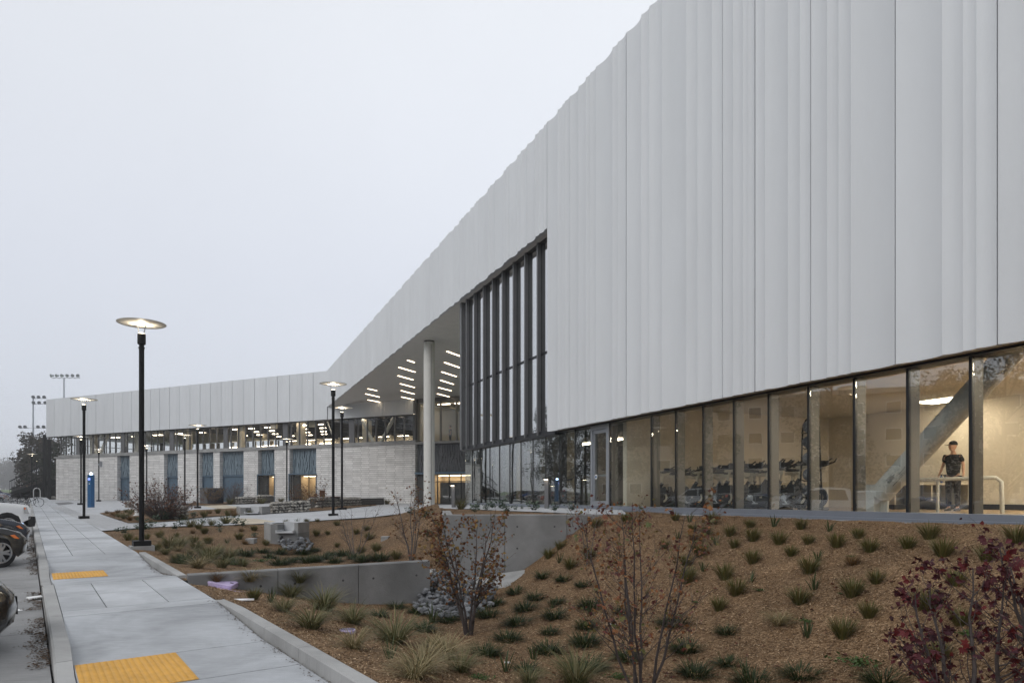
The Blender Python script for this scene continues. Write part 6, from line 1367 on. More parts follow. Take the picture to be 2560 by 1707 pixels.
# ball rack and balls
bx_, by_, bz_ = floor_pt(2027, 1.0); o = empty('ball_rack', (bx_, by_, bz_), 'tall black rack holding medicine balls behind the gym glass', 'ball rack'); fr = Fr((bx_, by_), (math.cos(A_F + .5), math.sin(A_F + .5)), (-math.sin(A_F + .5), math.cos(A_F + .5)))
b = MB(); 
for s in (-1, 1): b.tube([fr.p(.24 * s, 0, 1.25), fr.p(.17 * s, 0, 3.15), fr.p(.1 * s, 0, 3.32), fr.p(0, 0, 3.37)], .02, 8)
b.build('tower_frame', 'black_paint', o, smooth=60)
b = MB(); b.box(-.3, .3, -.2, .2, 1.25, 1.28, fr); b.build('base_plate', 'black_paint', o)
for k, zz in enumerate((1.62, 1.98, 2.34, 2.70, 3.04)):
    b = MB(); b.tube([fr.p(-.19, 0, zz), fr.p(-.1, -.15, zz - .03), fr.p(.1, -.15, zz - .03), fr.p(.19, 0, zz)], .014, 6); b.build('cradle', 'black_paint', o)
    c = fr.p(0, -.14, zz + .115); ba = MB(); ba.lathe([(.14 * math.sin(math.pi * j / 10) + .0005, -.14 * math.cos(math.pi * j / 10)) for j in range(11)], 18); bo = link('medicine_ball', ba.mesh('medicine_ball', 'ball_grey', 40), None, c)
    tag(bo, ['lowest medicine ball on the rack', 'second medicine ball from the bottom of the rack', 'middle medicine ball on the rack', 'second medicine ball from the top of the rack', 'topmost medicine ball on the rack'][k], 'ball', 'medicine balls')
# handrail
def rail_pt(px, py, Y): return (XY(px, Y), Y, H + (YH - py) / F * Y)
o = empty('handrail', (XY(2340, 15.5), 15.5, 1.25), 'white tubular handrail inside the studio in front of the man', 'handrail')
P_ = lambda px, Y, z: (XY(px, Y), Y, z)
b = MB(); b.tube([P_(2262, 16.2, 2.0), P_(2462, 15.0, 2.02), P_(2490, 14.9, 2.02), P_(2503, 14.85, 1.93), P_(2506, 14.85, 1.25)], .045, 10); b.build('top_rail', 'brace_white', o, smooth=60)
for px, Y in ((2344, 15.7), (2452, 15.1)): b = MB(); b.tube([P_(px, Y, 1.25), P_(px, Y, 1.98)], .036, 10); b.build('post', 'brace_white', o, smooth=60)
# cubby shelf behind the man
c0 = (XY(2235, 19.6), 19.6); o = empty('cubby_shelf', (*c0, 1.25), 'grey cubby shelf with bags along the studio wall', 'shelf'); fr = Fr(c0, (1, -.06), (.06, 1))
b = MB(); b.box(0, 3.6, .0, .5, 1.95, 2.0, fr); b.build('shelf_top', 'cream_wall', o); b = MB(); b.box(0, 3.6, .0, .5, 1.25, 1.38, fr); b.build('plinth', 'black_plastic', o); b = MB(); b.box(0, 3.6, .48, .5, 1.381, 1.949, fr); b.build('back_board', 'grey_wall', o)
for k in range(8): b = MB(); b.box(.02 + k * .508, .05 + k * .508, .0, .479, 1.381, 1.949, fr); b.build('divider', 'cream_wall', o)
def bag(u, v, w, d_, h, z, m, label, nm='gym_bag'):
    x, y, _ = fr.p(u, v, 0); o = empty(nm, (x, y, z), label, 'bag'); b = MB(); rings = []
    for k in range(6):
        t = k / 5; q = math.sin(math.pi * (.12 + .76 * t)); rings.append([((t - .5) * w, d_ / 2 * q * math.cos(a), h / 2 + h / 2 * q * math.sin(a)) for a in [6.283 * j / 10 for j in range(10)]])
    b.loft(rings); link('bag_body', b.mesh('bag_body', m, 60), o); b = MB(); b.tube([(-.2 * w, 0, h * .95), (-.1 * w, 0, h * 1.25), (.1 * w, 0, h * 1.25), (.2 * w, 0, h * .95)], .012, 5); link('strap', b.mesh('strap', m, 60), o)
bag(.75, .25, .46, .3, .3, 1.39, 'cloth_dark', 'dark gym bag in the left cubby'); bag(2.8, .25, .4, .3, .34, 1.39, 'cloth_black', 'black bag with straps in the right cubby'); bag(.55, -.9, .9, .35, .26, 1.25, 'cloth_dark', 'dark duffel bag on the studio floor near the brace'); bag(4.6, -1.6, 1.0, .6, .35, 1.25, 'cloth_red', 'red cloth heap on the studio floor at the right edge', 'cloth_heap')
x, y, _ = fr.p(1.42, .2, 0); o = empty('water_bottle', (x, y, 2.0), 'blue water bottle on the cubby shelf beside the man', 'bottle'); b = MB(); b.lathe([(.036, 0), (.038, .01), (.038, .18), (.022, .21), (.022, .22)], 14); link('bottle_body', b.mesh('bottle_body', 'car_blue', 40), o); b = MB(); b.lathe([(.024, .221), (.026, .25), (.02, .265)], 12); link('cap', b.mesh('cap', 'black_plastic', 40), o)
x, y, _ = fr.p(1.75, .2, 0); o = empty('red_towel', (x, y, 2.0), 'crumpled red towel on the shelf left of the man', 'towel'); b = MB(); b.lathe([(.001, 0), (.2, .005), (.17, .06), (.10, .085), (.001, .09)], 12); link('cloth', b.mesh('cloth', 'cloth_red', 60), o)
# treadmills in the hall
def make_tread():
    o = empty('treadmill'); b = MB(); b.box(-.8, .8, -.38, .38, .05, .2); link('deck', b.mesh('deck', 'black_plastic'), o)
    for s in (-1, 1): b = MB(); b.tube([(.7, .36 * s, .1), (.8, .36 * s, 1.25), (.45, .36 * s, 1.05), (.1, .36 * s, 1.0)], .03, 8); link('side_rail', b.mesh('side_rail', 'fin_grey', 60), o)
    b = MB(); b.hexa([(.72, -.42, 1.2), (.84, -.42, 1.2), (.84, .42, 1.2), (.72, .42, 1.2)], [(.86, -.42, 1.62), (.94, -.42, 1.62), (.94, .42, 1.62), (.86, .42, 1.62)]); link('console', b.mesh('console', 'black_plastic'), o); return o
tr0 = make_tread()
for i, (px, off) in enumerate([(1225, 1.6), (1275, 1.7), (1330, 1.6), (1385, 1.7), (1430, 1.6)]):
    o = tr0 if i == 0 else copy_tree(tr0); o.location = floor_pt(px, off); o.rotation_euler = (0, 0, A_F + 2.0); tag(o, ['first', 'second', 'third', 'fourth', 'fifth'][i] + ' dark treadmill from the left behind the lower glass', 'treadmill', 'treadmills behind the lower glass')

# ------------------------------------------------------------------ people
def skin_mesh(name, verts, edges, mname, parent, root=0, lv=2):
    """verts: (x, y, z, radius); grown with a Skin modifier"""
    me = bpy.data.meshes.new(name); me.from_pydata([v[:3] for v in verts], edges, []); me.materials.append(MATS[mname]); o = link(name, me, parent)
    sk = o.modifiers.new('skin', 'SKIN'); sk.use_smooth_shade = True
    for i, v in enumerate(verts):
        d = me.skin_vertices[0].data[i]; r = v[3]; d.radius = (r if not hasattr(r, '__len__') else r[0], r if not hasattr(r, '__len__') else r[1]); d.use_root = (i == root)
    sb = o.modifiers.new('subsurf', 'SUBSURF'); sb.levels = lv; sb.render_levels = lv; return o
def person(loc, face, label, shirt, pants, cap=None, stride=.0, arms=((.3, 0), (.3, 0)), h=1.76, hairm='hair', sleeve=.55, shorts=False, turn=0.0, pack=None, group=None):
    """standing or walking figure facing `face` (plan angle); local +x is forward, +y is the figure's left"""
    k = h / 1.76; o = empty('person', loc, label, 'person', group, rz=face)
    hip, knee, ank, sh, neck, head = .93 * k, .50 * k, .08 * k, 1.44 * k, 1.50 * k, 1.64 * k
    body = [(0, 0, hip, .09), (0, 0, 1.15 * k, .085), (0, 0, 1.35 * k, .085), (0, 0, neck, .052), (.015, 0, 1.56 * k, .052)]; ed = [(0, 1), (1, 2), (2, 3), (3, 4)]
    legs = []; pv = [(0, 0, hip + .03, .145)]; pe = []
    shv = []; tv = [(0, 0, hip - .10, .165), (0, 0, 1.12 * k, .158), (0, 0, 1.30 * k, .160), (0, 0, 1.43 * k, .078)]; te = [(0, 1), (1, 2), (2, 3)]
    hands = []
    for s, st in ((1, stride), (-1, -stride)):
        kx, ax = st * .22, st * .34 - (.10 if st < 0 else 0); az = ank + (.10 if st < 0 else 0)
        i = len(body); body += [(0, .095 * s, hip - .04, .08), (kx + .02, .10 * s, knee, .052), (ax, .10 * s, az, .036), (ax + .13, .11 * s, az - .05, .03)]; ed += [(0, i), (i, i + 1), (i + 1, i + 2), (i + 2, i + 3)]
        j = len(pv); zk_ = knee - .05 if shorts else az + .02; xk = kx + .02 if shorts else ax; pv += [(0, .088 * s, hip - .08, .105), (kx + .02, .102 * s, knee + (.03 if shorts else 0), .073), (xk, .102 * s, zk_, .07 if shorts else .06)]; pe += [(0, j), (j, j + 1), (j + 1, j + 2)]
        b = MB(); x0 = ax - .07; z0 = az - ank; q = []
        for dx, w, hh in ((0, .035, .06), (.06, .042, .09), (.13, .045, .08), (.21, .045, .055), (.26, .03, .04)): q.append([(x0 + dx, .105 * s - w, z0), (x0 + dx, .105 * s + w, z0), (x0 + dx, .105 * s + w * .8, z0 + hh), (x0 + dx, .105 * s - w * .8, z0 + hh)])
        b.loft(q); link('shoe', b.mesh('shoe', 'black_plastic', 50), o)
        fwd, out = arms[0] if s == 1 else arms[1]
        e_ = (fwd * .14 - .02, (.21 + out * .12) * s, 1.17 * k); w_ = (fwd * .34 + .04, (.23 + out * .26) * s, .95 * k)
        i = len(body); body += [(0, .17 * s, 1.40 * k, .045), (*e_, .039), (*w_, .027)]; ed += [(2, i), (i, i + 1), (i + 1, i + 2)]
        hx, hy, hz = w_; dv = (Vector(w_) - Vector(e_)).normalized(); pc = Vector(w_) + dv * .055; i2 = len(body); body.append((*pc, (.030, .020))); ed.append((i + 2, i2)); hands.append((Vector(w_) + dv * .09, dv, s))
        j = len(tv); en = Vector((0, .17 * s, 1.42 * k)).lerp(Vector(e_), sleeve * 1.35); tv += [(0, .155 * s, 1.375 * k, .074), (en.x, en.y, en.z, .064)]; te += [(2, j), (j, j + 1)]
    bo = skin_mesh('body', body, ed, 'skin', o)
    # fingers and thumb: short chains rooted in the palm
    fv, fe = [], []
    for p, dv, s in hands:
        side = Vector((1, 0, 0)); side = (side - dv * side.dot(dv)).normalized()
        for q, L in ((-1.5, .062), (-.5, .075), (.5, .078), (1.5, .07)):
            a = p + side * (.016 * q) - dv * .015; i = len(fv); inn = Vector((0, -s, 0)); fv += [(*a, .009), (*(a + dv * L * .55 + inn * .006), .0085), (*(a + dv * L * .95 + inn * .024), .007)]; fe += [(i, i + 1), (i + 1, i + 2)]
        a = p - dv * .05 + side * .026; i = len(fv); fv += [(*a, .0105), (*(a + dv * .03 + side * .022), .0095), (*(a + dv * .058 + side * .026), .008)]; fe += [(i, i + 1), (i + 1, i + 2)]
    fm = bpy.data.meshes.new('fingers'); b = MB()
    for a, c in fe: b.tube([fv[a][:3], fv[c][:3]], [fv[a][3], fv[c][3]], 6)
    link('fingers', b.mesh('fingers', 'skin', 60), o)
    skin_mesh('trousers', pv, pe, pants, o); skin_mesh('shirt', tv, te, shirt, o)
    # head: lofted skull with nose, ears, eyes, mouth
    hd = empty('head', (0.02, 0, 0)); hd.parent = o; hd.rotation_euler = (0, 0, turn); b = MB(); zc_ = head + .02; R_ = []
    for t, wx, wy, ox in ((-.125, .035, .04, .03), (-.105, .062, .052, .022), (-.06, .086, .066, .008), (-.01, .096, .073, 0), (.04, .097, .076, -.004), (.085, .082, .066, -.008), (.112, .045, .04, -.01), (.12, .01, .01, -.01)):
        R_.append([(ox + wx * math.cos(a), wy * math.sin(a), zc_ + t) for a in [6.283 * j / 14 for j in range(14)]])
    b.loft(R_); link('skull', b.mesh('skull', 'skin', 70), hd)
    b = MB(); b.hexa([(.09, -.016, zc_ - .05), (.118, -.012, zc_ - .045), (.118, .012, zc_ - .045), (.09, .016, zc_ - .05)], [(.088, -.007, zc_ + .005), (.096, -.006, zc_ + .005), (.096, .006, zc_ + .005), (.088, .007, zc_ + .005)]); link('nose', b.mesh('nose', 'skin', 60), hd)
    b = MB()
    for s in (-1, 1): b.lathe([(.001, -.006), (.011, 0), (.001, .006)], 8, (.088, .03 * s, zc_ + .002), Matrix.Rotation(math.pi / 2, 3, 'Y'))
    link('eyes', b.mesh('eyes', 'hair'), hd)
    b = MB(); b.box(.083, .091, -.022, .022, zc_ - .078, zc_ - .07); link('mouth', b.mesh('mouth', 'cloth_red'), hd)
    for s in (-1, 1): b = MB(); b.lathe([(.001, -.008), (.026, -.004), (.03, .004), (.001, .008)], 10, (-.005, .076 * s, zc_ - .01), Matrix.Rotation(math.pi / 2, 3, 'X')); link('ear', b.mesh('ear', 'skin', 60), hd)
    b = MB(); R2 = []
    for t, wx, wy, ox in ((.015, .103, .083, -.012), (.05, .104, .083, -.012), (.09, .09, .073, -.012), (.118, .05, .045, -.012), (.128, .01, .01, -.012)): R2.append([(ox + wx * math.cos(a), wy * math.sin(a), zc_ + t) for a in [6.283 * j / 14 for j in range(14)]])
    b.loft(R2); link('cap_crown' if cap else 'hair', b.mesh('cap', cap or hairm, 60), hd)
    if cap: b = MB(); b.hexa([(.06, -.07, zc_ + .02), (.185, -.045, zc_ + .012), (.185, .045, zc_ + .012), (.06, .07, zc_ + .02)], [(.06, -.07, zc_ + .032), (.185, -.045, zc_ + .022), (.185, .045, zc_ + .022), (.06, .07, zc_ + .032)]); link('cap_brim', b.mesh('cap_brim', cap), hd)
    else: b = MB(); b.lathe([(.001, -.07), (.07, -.04), (.08, .02), (.05, .07), (.001, .08)], 12, (-.05, 0, zc_ + .0)); link('hair_back', b.mesh('hair_back', hairm, 60), hd)
    if pack: b = MB(); b.loft([[(-.12 - d_, w * a1, 1.0 * k + z * b1) for a1, b1 in ((-1, 0), (1, 0), (1, 1), (-1, 1))] for d_, w, z in ((0, .15, .42), (.08, .16, .44), (.16, .13, .36))]); link('backpack', b.mesh('backpack', pack, 50), o)
    return o
ym = 17.2; person((XY(2383, ym), ym, 1.25), R(215), 'man in black cap and black t-shirt standing inside the bright studio', 'cloth_black', 'cloth_dark', cap='cloth_black', arms=((.1, .12), (.1, .2)), h=1.74, turn=-.55)
p = G(49, 1240, 0); person(p, R(95), 'walking person in dark red jacket on the far sidewalk at the left', 'cloth_red', 'cloth_dark', stride=.7, arms=((.3, .2), (-.2, .2)), sleeve=.8, shorts=True, pack='cloth_dark', group='people on the far sidewalk')
p = G(66.5, 1239, 0); person(p, R(100), 'walking person in black jacket and blue jeans on the far sidewalk', 'cloth_black', 'denim', stride=-.7, arms=((-.2, .2), (.3, .2)), sleeve=.8, pack='cloth_black', group='people on the far sidewalk')
q_ = q_wing(1126, -3.0); w_ = WNG.p(q_, -3.0, 6.72); person(w_, R(200), 'dim figure standing behind the upper window over the entrance', 'cloth_dark', 'cloth_dark', h=1.7)

# ------------------------------------------------------------------ cars
def car_mesh(prof, wd, pull, tum, name, mname):
    """profile (x forward, z up) swept across the width; nose and tail draw in towards the sides, cabin leans in"""
    L0, L1 = min(p[0] for p in prof), max(p[0] for p in prof)
    def pt(x, z, f):
        a = abs(f); fx_ = max(0, (x - (L1 - .9)) / .9); bx = max(0, ((L0 + .7) - x) / .7); xx = x - pull * (a ** 3.2) * fx_ ** 1.3 + pull * .7 * (a ** 3.2) * bx ** 1.3
        y = f * wd / 2 * (1 - tum * max(0, z - .86) ** 1.0); y *= 1 - .04 * max(0, (.5 - z)) ; zz = z - .035 * (a ** 4) * (z > .75); return Vector((xx, y, zz))
    b = MB(); fs = (-1.0, -.985, -.93, -.8, -.5, 0, .5, .8, .93, .985, 1.0); rings = []
    for f in fs:
        ins = .03 if abs(f) == 1 else 0; r = []
        cx_ = (L0 + L1) / 2
        for x, z in prof: r.append(pt(x + (ins if x < cx_ else -ins) * (1 if z > .4 else 0), z - (ins if z > .8 else 0), f))
        rings.append(r)
    b.loft(rings); return b, pt
def arch(cx, r, z0, n=10): return [(cx + r * math.cos(a), max(z0, .33 + r * math.sin(a))) for a in [math.pi * (1 - k / n) for k in range(n + 1)]]
def wheel(o, x, y, r, w, side):
    we = empty('wheel', (x, y, r)); we.parent = o; Mx = Matrix.Rotation(math.pi / 2, 3, 'X')
    b = MB(); b.lathe([(r * .68, -w / 2), (r * .93, -w / 2), (r, -w / 2 + .03), (r, w / 2 - .03), (r * .93, w / 2), (r * .68, w / 2), (r * .68, -w / 2)], 26, (0, 0, 0), Mx, cap=False); link('tyre', b.mesh('tyre', 'rubber', 35), we)
    b = MB(); s = side * (w / 2 - .02)
    for k in range(5):
        for dv in (-.16, .16):
            a = 6.283 * k / 5 + dv; c, sn = math.cos(a), math.sin(a); t = (-sn * .022, c * .022); p0 = (c * .04, sn * .04); p1 = (math.cos(a + dv * .25) * r * .66, math.sin(a + dv * .25) * r * .66)
            b.hexa([(p0[0] - t[0], s - .02 * side, p0[1] - t[1]), (p0[0] + t[0], s - .02 * side, p0[1] + t[1]), (p1[0] + t[0], s - .03 * side, p1[1] + t[1]), (p1[0] - t[0], s - .03 * side, p1[1] - t[1])], [(p0[0] - t[0], s + .005 * side, p0[1] - t[1]), (p0[0] + t[0], s + .005 * side, p0[1] + t[1]), (p1[0] + t[0], s, p1[1] + t[1]), (p1[0] - t[0], s, p1[1] - t[1])])
    b.lathe([(r * .60, -.0), (r * .69, -.0), (r * .69, .03), (r * .60, .03), (r * .60, 0)], 26, (0, s - (.03 if side > 0 else 0), 0), Mx, cap=False); b.lathe([(.001, -.02), (.06, -.02), (.06, .02), (.001, .02)], 12, (0, s, 0), Mx); link('rim', b.mesh('rim', 'rim_alu', 35), we)
    b = MB(); b.lathe([(.001, -.01), (r * .62, -.01), (r * .62, .01), (.001, .01)], 20, (0, s - .09 * side, 0), Mx); link('brake_disc', b.mesh('brake_disc', 'black_plastic', 35), we)
def make_car(kind, paint):
    o = empty('parked_car'); dark = 'black_plastic'
    if kind == 'truck':
        wd, r = 2.02, .40; fa, ra = 1.85, -1.85
        prof = [(2.72, .62), (2.74, .72), (2.72, 1.02), (2.60, 1.12), (2.2, 1.17), (1.25, 1.24), (.6, 1.80), (.3, 1.90), (-1.2, 1.90), (-1.45, 1.78), (-1.5, 1.30), (-2.9, 1.28), (-2.95, 1.1), (-2.95, .62), (-2.7, .5)] + [(x, z + .1) for x, z in arch(ra, .50, .38)] + [(-.8, .42), (.8, .42)] + [(x, z + .1) for x, z in arch(fa, .50, .38)] + [(2.5, .56)]
        pull, tum = .16, .13
    else:
        wd, r = 1.80, .325; fa, ra = 1.38, -1.32
        prof = [(2.12, .32), (2.16, .48), (2.12, .62), (1.98, .74), (1.6, .86), (1.0, .95), (.35, 1.33), (-.1, 1.43), (-.7, 1.42), (-1.4, 1.22), (-1.75, 1.03), (-2.1, .98), (-2.18, .8), (-2.16, .45), (-2.05, .28)] + arch(ra, .385, .22) + [(-.7, .2), (.75, .2)] + arch(fa, .385, .22) + [(1.95, .22)]
        pull, tum = .34, .20
    b, pt = car_mesh(prof, wd, pull, tum, 'body', paint); link('body', b.mesh('body', paint, 32), o)
    for x in (fa, ra):
        for s in (-1, 1): wheel(o, x, s * (wd / 2 - .13), r, .22, s)
    def patch_(name, m, quads, off=.007, par=o):
        q = MB()
        for c in quads: q.poly([pt(x, z, f) + Vector((off if abs(f) < .9 else 0, off * (1 if f > 0 else -1) if abs(f) > .6 else 0, off * .5)) for x, z, f in c])
        return link(name, q.mesh(name, m, 60, fix=False), par)
    if kind == 'truck':
        for s in (-1, 1):
            patch_('side_window', 'car_glass', [[(1.05, 1.30, s), (.55, 1.76, s), (-.3, 1.82, s), (-.3, 1.28, s)], [(-.38, 1.28, s), (-.38, 1.82, s), (-1.2, 1.82, s), (-1.35, 1.28, s)]])
            patch_('headlight', 'headlamp', [[(2.73, .80, s * .72), (2.73, .80, s * .97), (2.66, 1.06, s * .97), (2.66, 1.06, s * .72)], [(2.73, .80, s * .975), (2.45, .86, s * 1.0), (2.42, 1.06, s * 1.0), (2.66, 1.06, s * .975)]], .012)
            patch_('marker_lamp', 'amber', [[(2.5, .98, s * 1.0), (2.44, .98, s * 1.0), (2.43, 1.05, s * 1.0), (2.5, 1.05, s * 1.0)]], .016)
            patch_('badge', 'black_plastic', [[(1.28, 1.0, s), (.85, 1.0, s), (.85, 1.07, s), (1.28, 1.07, s)]], .01)
            patch_('arch_liner', 'black_plastic', [[(fa - .52, .40, s), *[(fa + .52 * math.cos(a), .43 + .52 * math.sin(a), s) for a in [math.pi * (1 - k / 10) for k in range(11)]], (fa + .52, .40, s)]], -.03)
        b = MB(); rg_ = []
        for f in (-1.0, -.95, -.7, 0, .7, .95, 1.0):
            x0 = pt(2.74, .6, f).x; rg_.append([(x0 - .1, f * wd / 2, .34), (x0 + .10, f * wd / 2, .36), (x0 + .14, f * wd / 2, .52), (x0 + .12, f * wd / 2, .70), (x0 - .1, f * wd / 2, .72)])
        b.loft(rg_); link('bumper', b.mesh('bumper', 'black_plastic', 35), o)
        patch_('grille', 'black_plastic', [[(2.74, .74, -.68), (2.74, .74, .68), (2.68, 1.04, .68), (2.68, 1.04, -.68)]], .012)
        patch_('windscreen', 'car_glass', [[(1.2, 1.27, -.85), (1.2, 1.27, .85), (.62, 1.79, .82), (.62, 1.79, -.82)]], .012)
    else:
        for s in (-1, 1):
            patch_('side_window', 'car_glass', [[(.78, .98, s), (.30, 1.28, s), (-.2, 1.36, s), (-.2, .98, s)], [(-.27, .98, s), (-.27, 1.36, s), (-.75, 1.35, s), (-1.3, 1.18, s), (-1.3, 1.0, s)]])
            patch_('headlight', 'headlamp', [[(2.10, .62, s * .60), (2.10, .60, s * .86), (1.84, .80, s * .86), (1.96, .745, s * .60)], [(2.10, .60, s * .865), (1.98, .60, s * .985), (1.62, .80, s * .985), (1.84, .80, s * .865)]], .010)
            patch_('marker_lamp', 'amber', [[(1.98, .60, s * .987), (1.80, .62, s * .999), (1.66, .69, s * .999), (1.80, .70, s * .987)]], .018)
        patch_('windscreen', 'car_glass', [[(.96, .965, -.88), (.96, .965, .88), (.36, 1.325, .82), (.36, 1.325, -.82)]], .012)
        patch_('grille', 'black_plastic', [[(2.15, .36, -.6), (2.15, .36, .6), (2.14, .56, .6), (2.14, .56, -.6)]], .012)
        b = MB(); b.hexa([(.55, -1.02, .93), (.72, -1.02, .93), (.72, -.88, .93), (.55, -.88, .93)], [(.56, -1.04, 1.08), (.68, -1.04, 1.08), (.68, -.88, 1.08), (.56, -.88, 1.08)]); b.hexa([(.55, .88, .93), (.72, .88, .93), (.72, 1.02, .93), (.55, 1.02, .93)], [(.56, .88, 1.08), (.68, .88, 1.08), (.68, 1.04, 1.08), (.56, 1.04, 1.08)]); link('mirror', b.mesh('mirror', paint), o)
    return o
CARS = {}
def put_car(kind, paint, s, t_nose, phi, label, group=None, nose=2.15):
    key = (kind, paint); o = CARS.get(key)
    if o is None: o = CARS[key] = make_car(kind, paint)
    else: o = copy_tree(o)
    hx = SWF.ey[0] * math.cos(phi) + SWF.ex[0] * math.sin(phi); hy = SWF.ey[1] * math.cos(phi) + SWF.ex[1] * math.sin(phi)
    x, y, z = S(s, t_nose, -.15); o.location = (x - hx * nose, y - hy * nose, zb(y - hy * nose) - .15); o.rotation_euler = (0, 0, math.atan2(hy, hx)); return tag(o, label, 'car' if kind != 'truck' else 'pickup truck', group)
PH = R(28)
put_car('sedan', 'car_black', 19.3, -.18, PH, 'black car with silver spoked wheel and amber marker light at the left edge', 'cars parked along the sidewalk')
put_car('sedan', 'car_navy', 23.4, -.12, PH, 'dark car between the black car and the white pickup', 'cars parked along the sidewalk')
put_car('truck', 'car_white', 30.0, -.08, PH, 'white pickup truck parked nose to the kerb', 'cars parked along the sidewalk', 2.86)
put_car('sedan', 'car_black', 9.75, -.28, PH, 'nearest black car, only its front corner in view at the left edge', 'cars parked along the sidewalk')
put_car('sedan', 'car_blue', 4.05, -.30, PH, 'dark blue car, just its bonnet edge at the bottom left corner', 'cars parked along the sidewalk')
for i, (s, pa, lab) in enumerate([(78, 'car_silver', 'grey'), (81, 'car_black', 'black'), (84, 'car_red', 'red'), (87, 'car_silver', 'silver'), (90.5, 'car_black', 'dark'), (94, 'car_silver', 'pale'), (98, 'car_blue', 'blue'), (103, 'car_black', 'black'), (108, 'car_silver', 'grey')]):
    put_car('sedan', pa, s, -1.6 - .01 * i, PH, ['first', 'second', 'third', 'fourth', 'fifth', 'sixth', 'seventh', 'eighth', 'ninth'][i] + f' {lab} car in the far row at the left edge, counting from the near end', 'far row of parked cars')
for i, (s, t) in enumerate([(40, -3), (45, -3.2), (50, -3), (62, -22), (58, -22), (52, -22), (46, -22), (40, -22), (34, -22), (28, -22), (22, -22), (14, -22)]):
    pa = ['car_silver', 'car_black', 'car_white', 'car_blue'][i % 4]; put_car('truck' if pa == 'car_white' else 'sedan', pa, s, t, PH if t > -10 else R(180) - PH, 'parked car across the street, mirrored in the glass', 'cars mirrored in the glass', 2.86 if pa == 'car_white' else 2.15)

# ------------------------------------------------------------------ bicycles, rack, small street things far left
def make_bicycle():
    o = empty('bicycle'); Mx = Matrix.Rotation(math.pi / 2, 3, 'X')
    for x in (-.52, .52):
        we = empty('wheel', (x, 0, .34)); we.parent = o; b = MB(); b.lathe([(.315, -.016), (.335, -.018), (.345, 0), (.335, .018), (.315, .016), (.315, -.016)], 28, (0, 0, 0), Mx, cap=False); link('tyre', b.mesh('tyre', 'rubber', 50), we); b = MB()
        for k in range(9): a = math.pi * k / 9; b.tube([(.32 * math.cos(a), .01, .32 * math.sin(a)), (-.32 * math.cos(a), -.01, -.32 * math.sin(a))], .0025, 3, False)
        link('spokes', b.mesh('spokes', 'alu', fix=False), we)
    b = MB()
    for p, q in (((-.52, 0, .34), (-.1, 0, .30)), ((-.1, 0, .30), (-.24, 0, .80)), ((-.22, 0, .72), (.36, 0, .76)), ((-.1, 0, .30), (.38, 0, .66)), ((-.52, 0, .34), (-.22, 0, .72)), ((.34, 0, .84), (.40, 0, .62)), ((.40, 0, .62), (.52, 0, .34))): b.tube([p, q], .018, 6)
    link('frame', b.mesh('frame', 'black_paint', 60), o)
    b = MB(); b.tube([(.28, -.26, .94), (.34, -.2, .93), (.33, 0, .92), (.34, .2, .93), (.28, .26, .94)], .014, 6); b.tube([(.33, 0, .92), (.35, 0, .82)], .014, 6); link('handlebar', b.mesh('handlebar', 'black_paint', 60), o)
    b = MB(); b.loft([[(-.38, -.07, .85), (-.38, .07, .85), (-.38, .06, .89), (-.38, -.06, .89)], [(-.24, -.05, .84), (-.24, .05, .84), (-.24, .04, .88), (-.24, -.04, .88)], [(-.12, -.015, .85), (-.12, .015, .85), (-.12, .012, .88), (-.12, -.012, .88)]]); b.tube([(-.23, 0, .78), (-.25, 0, .85)], .014, 6); link('saddle', b.mesh('saddle', 'black_plastic', 60), o)
    b = MB(); b.lathe([(.09, -.004), (.095, 0), (.09, .004)], 16, (-.1, .03, .3), Mx); b.tube([(-.1, .05, .3), (-.02, .06, .16)], .01, 5); b.tube([(-.1, -.05, .3), (-.18, -.06, .44)], .01, 5); link('crank', b.mesh('crank', 'alu', 50), o); return o
bc = make_bicycle()
for i, (px, py, rz, lab) in enumerate([(36, 1262, .15, 'left one of three bicycles at the rack behind the white pickup'), (57, 1263, .45, 'middle bicycle at the rack behind the white pickup'), (76, 1266, .8, 'right bicycle at the rack behind the white pickup')]):
    p = G(px, py, 0); o = bc if i == 0 else copy_tree(bc); o.location = p; o.rotation_euler = (0, R(2), rz); tag(o, lab, 'bicycle', 'bicycles at the rack')
def hoop(px, py, label, m='white_paint', h=.85, w=.5, nm='bike_rack'):
    p = cast(px, py); o = empty(nm, p, label, 'bike rack', rz=.4); b = MB(); b.tube([(-w / 2, 0, -.05), (-w / 2, 0, h * .7)] + [(-w / 2 * math.cos(a), 0, h * .7 + h * .3 * math.sin(a)) for a in (.5, 1.0, 1.57, 2.1, 2.6)] + [(w / 2, 0, h * .7), (w / 2, 0, -.05)], .04, 8); link('hoop', b.mesh('hoop', m, 60), o); b = MB(); b.box(-w / 2 - .1, w / 2 + .1, -.06, .06, -.04, .015); link('base_rail', b.mesh('base_rail', m), o)
hoop(92, 1245, 'white hoop rack on the far plaza left of the brick corner', h=1.3, w=.7)
def bol(px, py, h, label, m, w=.12):
    p = cast(px, py); o = empty('bollard', p, label, 'bollard'); b = MB(); b.lathe([(w, -.1), (w, h - .08), (w * .8, h - .02), (w * .3, h)], 12); link('post', b.mesh('post', m, 40), o); b = MB(); b.lathe([(w * 1.02, h * .7), (w * 1.02, h * .85)], 12); link('band', b.mesh('band', 'alu', 40), o)
bol(106, 1240.5, 1.0, 'short grey bollard left of the brick corner', 'concrete_mid'); bol(75, 1236, 1.1, 'orange traffic post on the far sidewalk', 'orange_plastic', .15)
